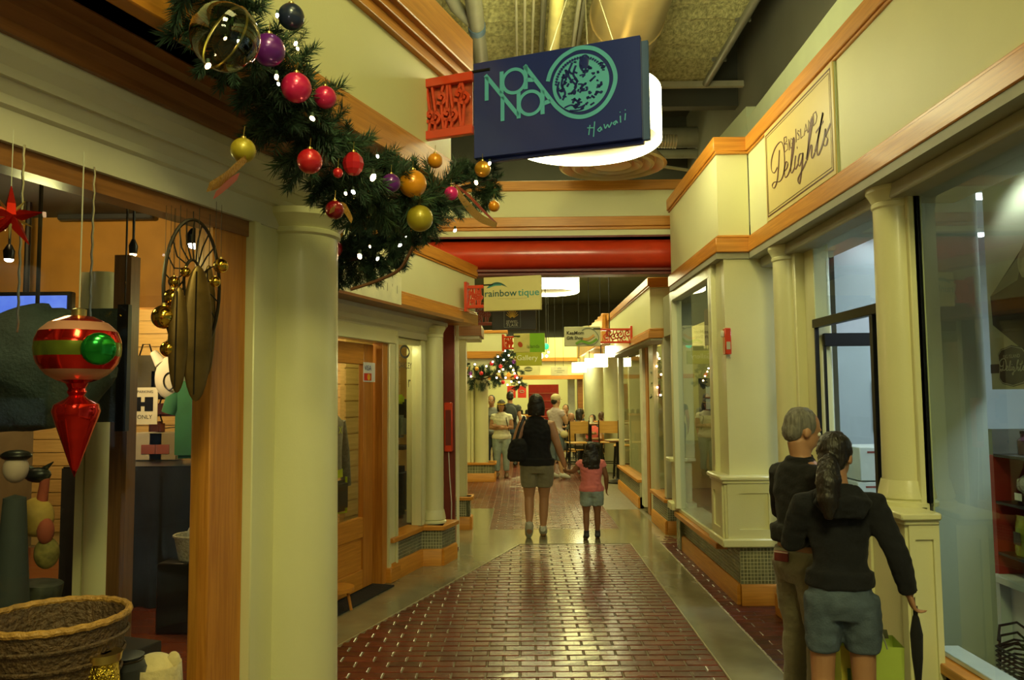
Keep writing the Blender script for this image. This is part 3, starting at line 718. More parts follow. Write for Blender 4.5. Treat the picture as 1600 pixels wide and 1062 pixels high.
ring_lamp(.50, -2.7, 3.55, .57, .38, 'glowing drum lamp reflected in the big window, over the near end of the corridor')
# food court pendants
for i, (px, py, Y, r, h) in enumerate(((953, 549, 13, .075, .18), (939, 563, 15, .13, .24), (921, 567, 17.2, .10, .2), (905, 574, 19.5, .18, .24))):
    p = at(px, py, Y)
    t = thing('pendant_lamp', ['small glowing drum pendant closest under the third shop fascia', 'widest glowing pendant, between the two round columns', 'glowing pendant left of the further round column', 'glowing pendant in front of the yellow bulkhead'][i], 'lamp', (p.x, Y, p.z-h/2), 'glowing pendants of the food court')
    B().cyl((p.x, Y), r, p.z-h/2, p.z+h/2, 20).build('shade', LAMPW, t)
    B().tube([(p.x, Y, p.z+h/2), (p.x, Y, 4.895)], .008, 6).build('cord', BLACKM, t)
for i, (px, py, Y, r, nm) in enumerate(((843, 556, 18, .085, 'white glowing globe under the Gallery sign'), (854, 556, 19.5, .035, 'small warm bulb beside the white globe'), (857, 550, 20.5, .03, 'tiny warm bulb up and right of the white globe'))):
    p = at(px, py, Y); t = thing('globe_lamp', nm, 'lamp', (p.x, Y, p.z), 'globe lamps by the gallery')
    B().ell(p, r, 14, 10).build('globe', mat('warm_globe', (1, .9, .6), .4, emit=7), t)
    B().tube([(p.x, Y, p.z+r), (p.x, Y, 4.895)], .006, 6).build('cord', BLACKM, t)
p = at(853, 541, 13.5); t = thing('globe_lamp', 'green glowing globe beside the green split sign', 'lamp', p)
B().ell(p, .055, 16, 12).build('globe', mat('green_globe', (.05, .75, .38), .4, emit=.9), t)
B().tube([(p.x, p.y, p.z+.05), (p.x, p.y, 4.895)], .006, 6).build('cord', BLACKM, t)

# ---- ducts and pipes
BRASSY = mat('beige_duct', (.52, .40, .22), .28, metal=.75, var=.1, scale=3)
du = thing('round_duct', 'big round beige metal duct ending in a ringed outlet', 'duct', (.98, 4, 4.75))
B().tube([(.98, 1.2, 5.05), (.98, 7.2, 5.05)], .33, 32).build('duct_run', BRASSY, du)
B().tube([(.98, 7.1, 5.05), (.97, 7.4, 5.02), (.93, 7.6, 4.85), (.91, 7.62, 4.5), (.90, 7.6, 4.05)], [.33, .33, .33, .33, .36], 28).build('elbow', BRASSY, du)
for yy in (2.6, 4.0, 5.4, 6.8): B().tube([(.98, yy, 5.05), (.98, yy+.04, 5.05)], .342, 32).build('seam_band', BRASSY, du)
B().lathe([(.30, .30), (.36, .20), (.50, .03), (.52, 0), (.49, -.01), (.42, .04), (.40, .04), (.40, 0), (.37, -.01), (.31, .04), (.29, .04), (.29, 0), (.26, -.01), (.20, .04), (.18, 0), (.0, -.01)], (.90, 7.45, 3.86), 48).build('ringed_outlet', BRASSY, du, smooth=30)
pp = thing('yellow_pipe', 'pale yellow pipe running along the corridor above the blue sign', 'pipe', (.34, 5, 5.1))
B().tube([(.34, 1.5, 5.1), (.34, 9.4, 5.1)], .065, 18).build('pipe', mat('yellow_pipe_paint', (.68, .62, .28), .35, coat=.3), pp)
for yy in (3, 5.6, 8.2): B().tube([(.34, yy, 5.1), (.34, yy, 5.5)], .008, 6).build('hanger', LWHITE, pp)
GP = mat('grey_pipe', (.23, .23, .19), .45, metal=.2)
for i, (x, z, r, lb) in enumerate(((-.38, 5.0, .075, 'grey pipe with blue band, beside the near crown trim'), (-.58, 5.05, .06, 'grey bent pipe at the top, outermost of the pair'))):
    t = thing('grey_pipe', lb, 'pipe', (x, 5, z), 'grey ceiling pipes')
    if i == 0:
        B().tube([(x, 1.5, z), (x, 9.4, z)], r, 14).build('pipe', GP, t); B().tube([(x, 6.85, z), (x, 6.95, z)], r+.006, 14).build('band', mat('blue_band', (.08, .14, .25), .5), t)
    else: B().tube([(x, 1.5, z), (x, 6.4, z), (x+.03, 6.6, z), (x+.16, 6.85, z-.02)], r, 14).build('pipe', GP, t)
    for yy in (3, 6.2): B().tube([(x, yy, z), (x, yy, 5.5)], .008, 6).build('hanger', LWHITE, t)
for i, x in enumerate((-.02, .06, .14, .235)):
    r = (.012, .014, .013, .028)[i]
    t = thing('conduit', ['thin pale conduit next to the grey pipe with the blue band', 'second thin pale conduit out from the grey pipe', 'third thin pale conduit out from the grey pipe', 'thicker grey conduit next to the yellow pipe'][i], 'conduit', (x, 5, 5.2), 'thin conduits under the foamed ceiling')
    B().tube([(x, 6.1, 5.25), (x, 9.4, 5.25)], r, 8).build('conduit', LWHITE if i < 3 else GP, t)
    B().tube([(x, 6.3, 5.25), (x, 6.3, 5.5)], .006, 6).build('hanger', LWHITE, t)
for i, x in enumerate((.56, .61)):
    t = thing('conduit', ['pale cable conduit beside the round duct, nearer the yellow pipe', 'dark cable conduit touching the round duct'][i], 'conduit', (x, 5, 5.3), 'dark conduits by the round duct')
    B().tube([(x, 1.5, 5.3), (x+.01, 9.4, 5.3)], .022, 8).build('conduit', GP if i else LWHITE, t)
t = thing('sprinkler_main', 'grey pipe along the foam ceiling edge over the sloping pale wall', 'pipe', (2.25, 5, 5.4))
B().tube([(2.28, 1.5, 5.42), (2.28, 9.3, 5.42)], .045, 12).build('pipe', GP, t)
for k in range(8): B().box(2.2, 2.36, 2+k*.95, 2.03+k*.95, 5.42, 5.5).build('bracket', GP, t)
t = thing('far_duct', 'pale horizontal duct lying deep in the dark ceiling void', 'duct', (2, 12.2, 5))
B().tube([(1.2, 11.9, 5.62), (3.2, 11.9, 5.62)], .16, 20).build('duct', mat('pale_duct', (.22, .22, .19), .4), t)
B().tube([(1.2, 11.9, 5.36), (3.0, 11.9, 5.36)], .07, 16).build('duct', MATS['pale_duct'], t)
t = thing('flex_duct', 'short ribbed flexible duct above the header, right of the ringed outlet', 'duct', (1.75, 9.3, 4.5))
prof = []
for k in range(22): prof.append((1.5+k*.016, .075+.008*(k % 2)))
b = B(); b.tube([(x, 9.0, 4.62-(x-1.5)*.05) for x, _ in prof], [r for _, r in prof], 16); b.build('hose', mat('foil_duct', (.5, .5, .42), .3, metal=.6), t)
B().tube([(1.2, 9.2, 4.45), (2.3, 9.35, 4.32)], .02, 8).build('rod', LWHITE, t)
B().tube([(1.6, 9.1, 4.66), (1.6, 9.1, 6.2)], .006, 6).build('hanger', LWHITE, t)

# ---- hanging signs
def mkT(p, q, z0, thick=.03):
    """sign plane from left edge p to right edge q seen from the corridor"""
    p = Vector((p[0], p[1], 0)); q = Vector((q[0], q[1], 0)); L = (q-p).length; d = (q-p)/L; n = Vector((d.y, -d.x, 0))
    f = lambda a, h, z: p+d*a+n*h+Vector((0, 0, z0+z))
    return f, L
def strokes(lst, wd, m, parent, f, h0=.002, name='lettering', th=.0012, taper=False, smooth_=False):
    b = B()
    for s in lst:
        if smooth_ and len(s) > 2: s = crom(s)
        b.ribbon(s, wd, lambda a, z, h: f(a, h0+h, z), th, taper)
    return b.build(name, m, parent, smooth=0)
def crom(P, k=6):
    Q = [P[0]]+list(P)+[P[-1]]; out = []
    for i in range(1, len(Q)-2):
        for j in range(k):
            t = j/k; a, b_, c, d_ = (Vector(Q[i+m_]) for m_ in (-1, 0, 1, 2))
            out.append(tuple(.5*((2*b_)+(c-a)*t+(2*a-5*b_+4*c-d_)*t*t+(3*b_-a-3*c+d_)*t**3)))
    out.append(tuple(P[-1])); return out
def circ(cx, cy, r, n=40, a0=0, a1=2*pi): return [(cx+r*cos(a0+(a1-a0)*i/n), cy+r*sin(a0+(a1-a0)*i/n)) for i in range(n+1)]
def bracket(t, wallp, signp, z0, z1, m=REDM, seed=1, fillm=None):
    f, L = mkT(wallp, signp, z0); H_ = z1-z0; rn = random.Random(seed)
    B().box(-.005, .025, -.05, .05, -H_*.15, H_*1.15, f).build('wall_plate', m, t, bevel=.003)
    B().box(.02, L, -.018, .018, H_*.86, H_, f).build('bracket_arm', m, t, bevel=.003)
    B().box(.02, L, -.018, .018, 0, H_*.14, f).build('bracket_arm', m, t, bevel=.003)
    b = B()
    for k in range(7):   # fretwork scrolls
        cx, cz = .035+(L-.03)*.86*(k+.5)/7, H_*(.3+.4*rn.random()); r = min(H_*.16, (L-.03)*.09)
        b.ribbon(crom([(cx-r, cz-r), (cx+r*.3, cz-r*1.3), (cx+r, cz), (cx, cz+r), (cx-r*.5, cz+.2*r), (cx+r*.2, cz-.2*r)]), .018, lambda a, z, h: f(a, h-.006, z), .012)
        b.ribbon([(cx, cz+r), (cx+rn.uniform(-r, r), H_*.88)], .014, lambda a, z, h: f(a, h-.006, z), .012)
        b.ribbon([(cx, cz-r), (cx+rn.uniform(-r, r), H_*.12)], .014, lambda a, z, h: f(a, h-.006, z), .012)
    b.build('fretwork', m, t, smooth=0)
    B().tube([f(L-.03, 0, H_), f(L+.10, 0, H_)], .008, 8).build('hook_rod', BLACKM, t)
NAVY = mat('navy_sign', (.010, .024, .20), .35, var=.12, scale=2, coat=.2)
TEAL = mat('teal_lettering', (.09, .42, .62), .45, var=.05)
nf0, nL = mkT((-.27*.92, 4.5*.92), (.665*.92, 4.16*.92), 1.65+(3.04-1.65)*.92); nL /= .92
nf = lambda a, h, z: nf0(a*.92, h, z*.92)
ns = thing('hanging_sign', 'dark blue sign with teal lettering and round teal emblem on a red bracket', 'sign', nf(nL/2, 0, 0), 'shop signs hanging over the corridor')
nb_ = B().box(0, nL, -.035, 0, 0, .575, nf).build('board', NAVY, ns, bevel=.003)
B().box(nL-.03, nL+.035, -.065, -.04, .0, .56, nf).build('rear_board', mat('blue_edge', (.05, .10, .25), .4), ns, bevel=.003)
B().box(0, nL, -.065, -.035, -.02, .56, nf).build('rear_board', NAVY, ns, bevel=.003)
NOA = [[(0.085, 0.336), (0.086, 0.48)], [(0.078, 0.49), (0.284, 0.218)], [(0.181, 0.496), (0.18, 0.365)], [(0.185, 0.346), (0.184, 0.2)], [(0.285, 0.356), (0.284, 0.202)], [(0.33, 0.509), (0.329, 0.368)], [(0.322, 0.51), (0.483, 0.278)], [(0.337, 0.422), (0.378, 0.416)], [(0.431, 0.35), (0.429, 0.207)], [(0.439, 0.269), (0.48, 0.279)]]
RING = [(0.483, 0.278), (0.514, 0.237), (0.562, 0.194), (0.611, 0.17), (0.659, 0.16), (0.707, 0.166), (0.755, 0.186), (0.797, 0.221), (0.827, 0.264), (0.848, 0.314), (0.855, 0.36), (0.847, 0.408), (0.825, 0.459), (0.79, 0.501), (0.743, 0.536), (0.689, 0.554), (0.635, 0.557), (0.585, 0.541), (0.542, 0.518), (0.504, 0.481), (0.479, 0.443), (0.463, 0.393)]
strokes(NOA, .024, TEAL, nb_, nf); strokes([circ(.258, .427, .070), circ(.357, .283, .068)], .019, TEAL, nb_, nf, h0=.0028)
strokes([RING], .024, TEAL, nb_, nf, h0=.0022, name='emblem_ring', smooth_=True)
b = B(); b.cyl((0, 0), .165, 0, .0012, 56, fr=lambda x, y, z: nf(.655+x, .002+z, .357+y)); b.build('emblem_disc', TEAL, nb_, smooth=0)
# navy figures in the emblem disc: abstract wave and leaf cuts
rn = random.Random(3); cuts = []
cuts += [[(.66+.0, .50), (.685, .51), (.70, .49), (.695, .45), (.68, .42), (.665, .43), (.655, .46), (.66, .50)]]
cuts += [[(.61, .48), (.585, .42), (.60, .38), (.63, .34), (.60, .30)], [(.63, .46), (.615, .41), (.635, .37), (.62, .33)], [(.56, .42), (.545, .36), (.565, .31), (.55, .27)], [(.575, .44), (.57, .38)], [(.53, .38), (.52, .33), (.54, .28)]]
cuts += [[(.56, .225), (.60, .235), (.64, .215), (.68, .225)], [(.59, .205), (.64, .20), (.67, .205)]]
for k in range(80):
    a = rn.uniform(0, 2*pi); r = .145*math.sqrt(rn.random()); cx, cy = .675+r*cos(a), .35+r*sin(a)
    if (cx-.655)**2+(cy-.357)**2 > .15**2: continue
    cuts.append([(cx, cy), (cx+rn.uniform(-.018, .018), cy+rn.uniform(-.014, .014)), (cx+rn.uniform(-.02, .02), cy+rn.uniform(-.02, .02))])
for k in range(26):
    a = radians(20+k*6.2); cuts.append([(.655+.150*cos(a), .357+.150*sin(a)), (.655+.136*cos(a+.05), .357+.136*sin(a+.05))])
strokes(cuts, lambda d: .008+.005*abs(d.y), NAVY, nb_, nf, h0=.0035, name='emblem_figures', smooth_=True)['kind'] = 'stuff'
b = B(); b.ell((0, 0, 0), (.022, .001, .035), 20, 8); b.v = [nf(.684+v.x, .0045+v.y, .468+v.z) for v in b.v]; b.build('emblem_head', NAVY, nb_, smooth=0)
HAW = [[(0.69, 0.093), (0.732, 0.088)], [(0.706, 0.107), (0.698, 0.052)], [(0.733, 0.123), (0.725, 0.038)], [(0.768, 0.089), (0.75, 0.074), (0.762, 0.064), (0.77, 0.083), (0.773, 0.068)], [(0.786, 0.101), (0.793, 0.077), (0.806, 0.096), (0.815, 0.08), (0.83, 0.107)], [(0.856, 0.112), (0.838, 0.100), (0.847, 0.091), (0.856, 0.107), (0.862, 0.097)], [(0.878, 0.136), (0.879, 0.098)], [(0.875, 0.158), (0.879, 0.155)], [(0.907, 0.146), (0.903, 0.108)], [(0.904, 0.167), (0.908, 0.163)]]
strokes(HAW, .006, TEAL, nb_, nf, smooth_=True)
bracket(ns, (-.545, 4.25), (-.25, 4.14), 3.065, 3.41, seed=4)
B().box(.03, .30, -.03, -.024, .03, .31, mkT((-.545, 4.25), (-.25, 4.14), 3.065)[0]).build('bracket_panel', mat('weathered_red', (.5, .09, .04), .5, var=.5, scale=14), ns)
def hang_sign(label, p, q, z0, h, m, wallp=None, bz=None, group='shop signs hanging over the corridor', bm_=REDM, seed=2, rev=False):
    f, L = mkT(p, q, z0); t = thing('hanging_sign', label, 'sign', f(L/2, 0, 0), group)
    bd = B().box(0, L, -.05, 0, 0, h, f).build('board', m, t, bevel=.004)
    if wallp: bracket(t, wallp, p if not rev else q, *(bz or (z0+h*.15, z0+h*.95)), m=bm_, seed=seed)
    else:
        for a in (.1, L-.1): B().tube([f(a, -.025, h), f(a, -.025, 4.895-z0)], .004, 6).build('hook_rod', BLACKM, t)
    return bd, f, L
BUFF = mat('buff_sign', (.62, .55, .22), .5, var=.03)
t, f, L = hang_sign('yellow sign with leaf arc reading rainbowtique', (-.39, 8.08), (.205, 7.95), 2.525, .355, BUFF, (-.58, 8.12), (2.56, 2.80))
T_ = lambda a, z, h: f(a, h+.002, z)
dk = mat('dark_teal_ink', (.02, .10, .09), .5); tl2 = mat('teal_ink', (.05, .28, .24), .5)
text('rainbow', .10, dk, lambda a, z, h: f(a, h+.002, z+.15), t, fit=(.015, .355), bold=.001)
text('tique', .10, tl2, lambda a, z, h: f(a, h+.002, z+.15), t, fit=(.366, .59), bold=.001)
b = B(); 
for i in range(16):
    u = i/16; u2 = (i+1)/16
    A = lambda u: (.03+u*.24, .235+.065*sin(pi*min(1, u*1.05))**.8); Bq = lambda u: (.03+u*.24, .235+.038*sin(pi*u))
    a, c, d_, e = A(u), A(u2), Bq(u2), Bq(u); b.add([f(a[0], .003, a[1]), f(c[0], .003, c[1]), f(d_[0], .003, d_[1]), f(e[0], .003, e[1])], [(0, 1, 2, 3)])
b.build('leaf_arc', dk, t, smooth=0)
strokes([[(.05, .245), (.12, .268), (.19, .268)]], .012, tl2, t, f, h0=.004, name='leaf_arc', smooth_=True)
strokes([[(.15, .125), (.46, .122)]], .004, mat('faint_ink', (.4, .36, .16), .5), t, f)
BLK = mat('black_sign', (.018, .018, .022), .4); GOLDI = mat('gold_ink', (.55, .36, .05), .4, metal=.3)
t, f, L = hang_sign('black sign with framed gold fan reading Jewel Flair', (-.38, 10.0), (.19, 9.95), 2.49, .40, BLK, (-.62, 10.03), (2.55, 2.85), bm_=DKRED)
strokes([[(.16, .03), (.37, .03), (.37, .33), (.16, .33), (.16, .03)]], .006, mat('pewter_ink', (.16, .19, .17), .4), t, f)
b = B()
for k in range(9): a = radians(25+k*16.2); b.ribbon([(.265+.02*cos(a), .145+.02*sin(a)), (.265+.085*cos(a), .145+.12*sin(a))], .008, lambda a_, z, h: f(a_, h+.002, z))
b.build('fan_emblem', GOLDI, t, smooth=0)
pw2 = mat('silver_ink', (.42, .42, .34), .4)
text('JEWEL', .052, pw2, lambda a, z, h: f(a+.265, h+.002, z+.085), t, spacing=1.1); text('FLAIR', .052, pw2, lambda a, z, h: f(a+.265, h+.002, z+.042), t, spacing=1.15)
LIME = mat('lime_sign', (.19, .42, .02), .5, var=.04)
t, f, L = hang_sign('sign split buff and bright green with a red fruit mark', (-.12, 12.0), (.355, 11.95), 2.31, .29, mat('buff_sign_b', (.58, .52, .20), .5), (-.29, 12.03), (2.36, 2.56))
B().box(L*.52, L, .0, .004, 0, .29, f).build('green_panel', LIME, t)
b = B(); b.ell((0, 0, 0), (.035, .001, .045), 18, 8, Matrix.Rotation(-.5, 3, 'Y')); b.v = [f(.10+v.x, .002, .12+v.z) for v in b.v]; b.build('fruit_mark', mat('rust_ink', (.42, .06, .02), .5), t, smooth=0)
text('islands', .075, mat('olive_ink', (.08, .14, .02), .5), lambda a, z, h: f(a+.30, h+.006, z+.065), t)
strokes([[(.06, .22), (.05, .25), (.075, .23), (.095, .26)]], .006, LIME, t, f, smooth_=True)
t, f, L = hang_sign('yellow green banner reading Gallery', (-.10, 14.0), (.36, 13.97), 2.18, .24, mat('moss_sign', (.36, .36, .03), .5))
text('Gallery', .13, mat('white_ink', (.75, .75, .65), .5), lambda a, z, h: f(a+.20, h+.002, z+.10), t)
t, f, L = hang_sign('small cream sign with dark oval crest at the far bulkhead', (-.05, 18.0), (.42, 18.0), 2.12, .24, mat('cream_sign', (.62, .58, .30), .5))
b = B(); b.ell((0, 0, 0), (.10, .001, .06), 20, 8); b.v = [f(.2+v.x, .002, .13+v.z) for v in b.v]; b.build('crest', mat('olive_dark_ink', (.12, .12, .05), .5), t, smooth=0)
strokes([[(.07, .13), (.33, .13)], [(.12, .17), (.2, .215), (.28, .17)]], .014, MATS['cream_sign'], t, f, h0=.004)
t, f, L = hang_sign('small pale sign with faint lettering nearest the glowing bulkhead', (.67, 18.0), (1.06, 18.0), 2.10, .21, mat('pale_sign', (.72, .68, .45), .5))
strokes([[(.08, .11), (.31, .11)], [(.13, .07), (.26, .07)], [(.15, .15), (.19, .17), (.24, .15)]], .012, mat('grey_ink', (.3, .3, .2), .5), t, f)
t, f, L = hang_sign('pale sign with green wave swirl reading KeaMom Gift Shop', (.605, 11.0), (1.115, 11.0), 2.335, .275, mat('pale_grey_sign', (.55, .55, .42), .5), (1.555, 11.0), (2.37, 2.58), rev=True)
text('KeaMom', .068, mat('black_ink', (.03, .03, .02), .5), lambda a, z, h: f(a+.03, h+.002, z+.165), t, align='LEFT', bold=.0015)
text('Gift Shop', .062, MATS['black_ink'], lambda a, z, h: f(a+.03, h+.002, z+.095), t, align='LEFT', bold=.0015)
strokes([[(.16, .03), (.24, .07), (.36, .04), (.46, .10)]], .035, mat('green_ink', (.16, .36, .05), .5), t, f, name='swirl', smooth_=True)
strokes([[(.26, .10), (.34, .10), (.42, .155)]], .035, mat('peach_ink', (.6, .35, .16), .5), t, f, name='swirl', smooth_=True, h0=.004)
strokes([[(.25, .22), (.30, .25), (.38, .245), (.45, .19), (.485, .11), (.44, .04), (.36, .012), (.26, .035), (.18, .02)]], .010, mat('blue_grey_ink', (.16, .22, .22), .5), t, f, name='swirl', smooth_=True, h0=.003)

# ---- wall sign over the near right shop
TAN = mat('tan_sign', (.66, .52, .20), .4, var=.04, scale=3, coat=.15); BRN = mat('brown_ink', (.10, .025, .01), .5)
bf = lambda a, h, z: Vector((1.86-h, 5.78-a, 2.92+z))
bs_ = thing('wall_sign', 'tan framed wall sign reading Big Island Delights', 'sign', bf(.64, 0, 0))
bb_ = B().box(0, 1.29, 0, .018, 0, .68, bf).build('board', TAN, bs_, bevel=.003)
B().box(-.012, 1.302, -.0, .010, -.012, .692, bf).build('backing_board', mat('sage_edge', (.34, .38, .18), .5), bs_)
strokes([[(.035, .035), (1.255, .035), (1.255, .645), (.035, .645), (.035, .035)]], .010, BRN, bb_, bf, h0=.019, name='border_line')
strokes([[(.055, .055), (1.235, .055), (1.235, .625), (.055, .625), (.055, .055)]], .004, BRN, bb_, bf, h0=.019, name='border_line')
BIG = [[(0.434, 0.503), (0.433, 0.398)], [(0.434, 0.503), (0.481, 0.493), (0.488, 0.463), (0.439, 0.455)], [(0.439, 0.455), (0.495, 0.439), (0.497, 0.4), (0.433, 0.398)], [(0.528, 0.461), (0.527, 0.384)], [(0.608, 0.428), (0.571, 0.452), (0.544, 0.428), (0.558, 0.387), (0.598, 0.389), (0.601, 0.409), (0.577, 0.414)], [(0.665, 0.484), (0.665, 0.394)], [(0.729, 0.446), (0.704, 0.46), (0.691, 0.449), (0.726, 0.416), (0.718, 0.397), (0.687, 0.404)], [(0.75, 0.455), (0.753, 0.391), (0.795, 0.392)], [(0.809, 0.388), (0.845, 0.455), (0.878, 0.385)], [(0.825, 0.41), (0.865, 0.41)], [(0.889, 0.385), (0.894, 0.461), (0.946, 0.392), (0.953, 0.465)], [(0.975, 0.472), (0.973, 0.397)], [(0.975, 0.472), (1.019, 0.47), (1.034, 0.435), (1.013, 0.403), (0.973, 0.397)]]
DEL = [[(0.277, 0.339), (0.206, 0.319), (0.149, 0.359), (0.157, 0.433), (0.24, 0.488), (0.344, 0.5), (0.401, 0.47), (0.431, 0.382), (0.414, 0.276), (0.333, 0.226), (0.199, 0.252), (0.152, 0.238), (0.195, 0.211), (0.261, 0.246), (0.3, 0.332), (0.332, 0.447)], [(0.413, 0.267), (0.469, 0.276), (0.491, 0.303), (0.461, 0.323), (0.422, 0.285), (0.432, 0.224), (0.486, 0.224), (0.546, 0.259)], [(0.546, 0.259), (0.607, 0.348), (0.635, 0.42), (0.612, 0.433), (0.572, 0.338), (0.545, 0.248), (0.566, 0.215), (0.62, 0.237)], [(0.648, 0.309), (0.621, 0.247), (0.639, 0.219), (0.682, 0.24)], [(0.676, 0.36), (0.684, 0.345)], [(0.768, 0.285), (0.72, 0.293), (0.69, 0.253), (0.712, 0.218), (0.759, 0.248), (0.782, 0.282), (0.754, 0.197), (0.711, 0.116), (0.685, 0.112), (0.679, 0.144), (0.752, 0.177), (0.834, 0.215)], [(0.835, 0.225), (0.915, 0.352), (0.96, 0.432), (0.938, 0.445), (0.89, 0.34), (0.848, 0.215)], [(0.855, 0.229), (0.909, 0.283), (0.938, 0.281), (0.922, 0.228), (0.936, 0.202), (0.982, 0.224)], [(0.983, 0.229), (1.055, 0.314), (1.131, 0.424)], [(1.131, 0.422), (1.04, 0.29), (1.016, 0.219), (1.033, 0.191), (1.084, 0.216)], [(1.007, 0.341), (1.135, 0.369)], [(1.084, 0.216), (1.138, 0.267), (1.159, 0.312), (1.165, 0.267), (1.186, 0.241), (1.164, 0.214), (1.133, 0.218), (1.118, 0.239)], [(1.155, 0.27), (1.239, 0.318)]]
pen = lambda d: .006+.016*abs(d.x*.55+d.y*.83)**3
strokes(BIG, lambda d: .004+.007*abs(d.y), BRN, bb_, bf, h0=.019); strokes(DEL, pen, BRN, bb_, bf, h0=.0195, name='script_lettering', smooth_=True)
# ---- pale lettered panel on the second left fascia
pf = lambda a, h, z: SLF(-2.55+a, .035+h, 2.435+z)
ps = thing('wall_sign', 'pale lettered board on the second shop fascia under the garland', 'sign', pf(.8, 0, 0))
B().box(0, 1.42, 0, .015, 0, .24, pf).build('board', mat('pale_yellow_board', (.74, .72, .46), .5), ps, bevel=.002)
for i, ch in enumerate("SURF O HAWAI'I"):
    if ch in ' SURF': continue
    text(ch, .10, mat('soft_ink', (.30, .29, .18), .5), lambda a, z, h, i=i: pf(.12+i*.093+a, h+.0165, z+.09), ps)
# card decal on the shop door
df = lambda a, h, z: SL(-.985+a, -.068+h, 1.78+z)
dc = thing('card_decal', 'white payment card decal stuck on the oak door', 'decal', df(0, 0, 0))
B().box(-.11, .11, 0, .002, 0, .17, df).build('sheet', mat('decal_white', (.72, .74, .72), .4), dc)
B().box(-.10, .04, .002, .003, .01, .075, df).build('card', mat('card_red', (.6, .06, .03), .4), dc)
b = B(); b.cyl((0, 0), .028, 0, .001, 20, fr=lambda x, y, z: df(-.055+x, .0035+z, .042+y)); b.build('disc', mat('disc_red', (.7, .02, .01), .4), dc, smooth=0)
b = B(); b.cyl((0, 0), .028, 0, .001, 20, fr=lambda x, y, z: df(-.015+x, .004+z, .042+y)); b.build('disc', mat('disc_yellow', (.8, .45, .02), .4), dc, smooth=0)
text('VISA', .065, mat('card_blue', (.03, .05, .3), .4), lambda a, z, h: df(-.03+a, .003+h, .10+z), dc)
# crest decal on the second left window
wf = lambda a, h, z: SL(-.30+a, -.045+h, 1.86+z)
wd_ = thing('window_decal', 'dark oval ring decal above lettering on the second shop window', 'decal', wf(0, 0, 0))
strokes([[(.10*cos(2*pi*i/24), .22+.055*sin(2*pi*i/24)) for i in range(25)]], .022, mat('smoky_ink', (.08, .08, .07), .5), wd_, wf, h0=.0, name='ring')
text('OAKLEY', .085, MATS['smoky_ink'], lambda a, z, h: wf(a, h, z+.06), wd_)
text('r', .16, MATS['smoky_ink'], lambda a, z, h: wf(a+.1, h, z-.12), wd_)
# alarm box on the pier
al = thing('alarm_box', 'small red alarm call box at the edge of the wide pier', 'alarm', (1.60, 6.24, 1.96))
B().box(1.615, 1.665, 6.20, 6.277, 1.96, 2.17).build('case', REDM, al, bevel=.006)
B().box(1.59, 1.616, 6.22, 6.25, 2.10, 2.15).build('strobe', mat('lens', (.8, .8, .7), .2), al, bevel=.006)
B().box(1.625, 1.655, 6.195, 6.20, 2.0, 2.06).build('pull_bar', LWHITE, al)
# ================================================================ GARLANDS AND ORNAMENTS
PINE = mat('pine_needle', (.022, .055, .030), .6, var=.5, scale=20, island=.6)
PINE2 = mat('pine_needle_light', (.05, .10, .045), .55, var=.4, scale=20, island=.6)
STEM = mat('garland_stem', (.05, .03, .015), .8)
def sprig_mesh(seed, L=.17, nn=120, m=PINE):
    rn = random.Random(seed); b = B()
    pts = [(0, 0, 0), (.0, rn.uniform(-.01, .01), L*.5), (rn.uniform(-.02, .02), rn.uniform(-.02, .02), L)]
    b.tube(pts, [.0035, .003, .0015], 4)
    for k in range(nn):
        u = .08+.92*k/nn; a = k*2.4+rn.random(); ln = rn.uniform(.055, .085)*(1.05-.35*u)
        p = Vector(pts[0]).lerp(Vector(pts[2]), u) if u > .5 else Vector(pts[0]).lerp(Vector(pts[1]), u*2)
        dr = Vector((cos(a), sin(a), rn.uniform(.35, 1.0)*(1+u))).normalized(); sd = dr.orthogonal().normalized()*.0022
        mid = p+dr*ln*.55+Vector((0, 0, -.002)); tip = p+dr*ln
        b.add([p-sd, p+sd, mid+sd*.9, mid-sd*.9, tip], [(0, 1, 2, 3), (3, 2, 4)])
    return b.v, b.f, m
def garland(name, label, path, rad, dens, scale=1, n_max=290, group=None, seed=1, fill=True):
    P = [Vector(p) for p in path]; t = thing(name, label, 'garland', P[len(P)//2], group); base = P[len(P)//2]
    rn = random.Random(seed)
    S = [Vector(crom_pt) for crom_pt in crom3(P)]
    B().tube(S, .012*scale, 6).build('core_rope', STEM, t)
    protos = []
    for k in range(4):
        v, f, m = sprig_mesh(seed*10+k, m=PINE if k < 3 else PINE2); b = B(); b.add(v, f); o = b.build('sprig', m, t, smooth=0, origin=(0, 0, 0)); protos.append(o)
    first = [True]*4; N_ = min(n_max, int(dens*len(S)))
    for i in range(N_):
        q = rn.random()*(len(S)-1); j = int(q); p = S[j].lerp(S[min(j+1, len(S)-1)], q-j); tn = (S[min(j+1, len(S)-1)]-S[max(0, j-1)]).normalized()
        rr = rad(q/(len(S)-1)) if callable(rad) else rad
        a = rn.uniform(0, 2*pi); e = tn.orthogonal().normalized(); e2 = tn.cross(e)
        rdir = (e*cos(a)+e2*sin(a)); dr = (rdir*rn.uniform(.6, 1.0)+tn*rn.uniform(-.7, .7)+Vector((0, 0, -.15))).normalized()
        k = rn.choices(range(4), (3, 3, 3, 2))[0]
        off = rn.uniform(0, .45)*rr; sc = max(.5, (rr-off)/.19)*scale*rn.uniform(.85, 1.15)
        loc = p+rdir*off-base; rot = dr.to_track_quat('Z', 'Y').to_euler()
        if first[k]: first[k] = False; o = protos[k]; o.location = loc; o.rotation_euler = rot; o.scale = (sc,)*3
        else: o = linked('sprig', protos[k], t, loc, rot, sc)
    return t
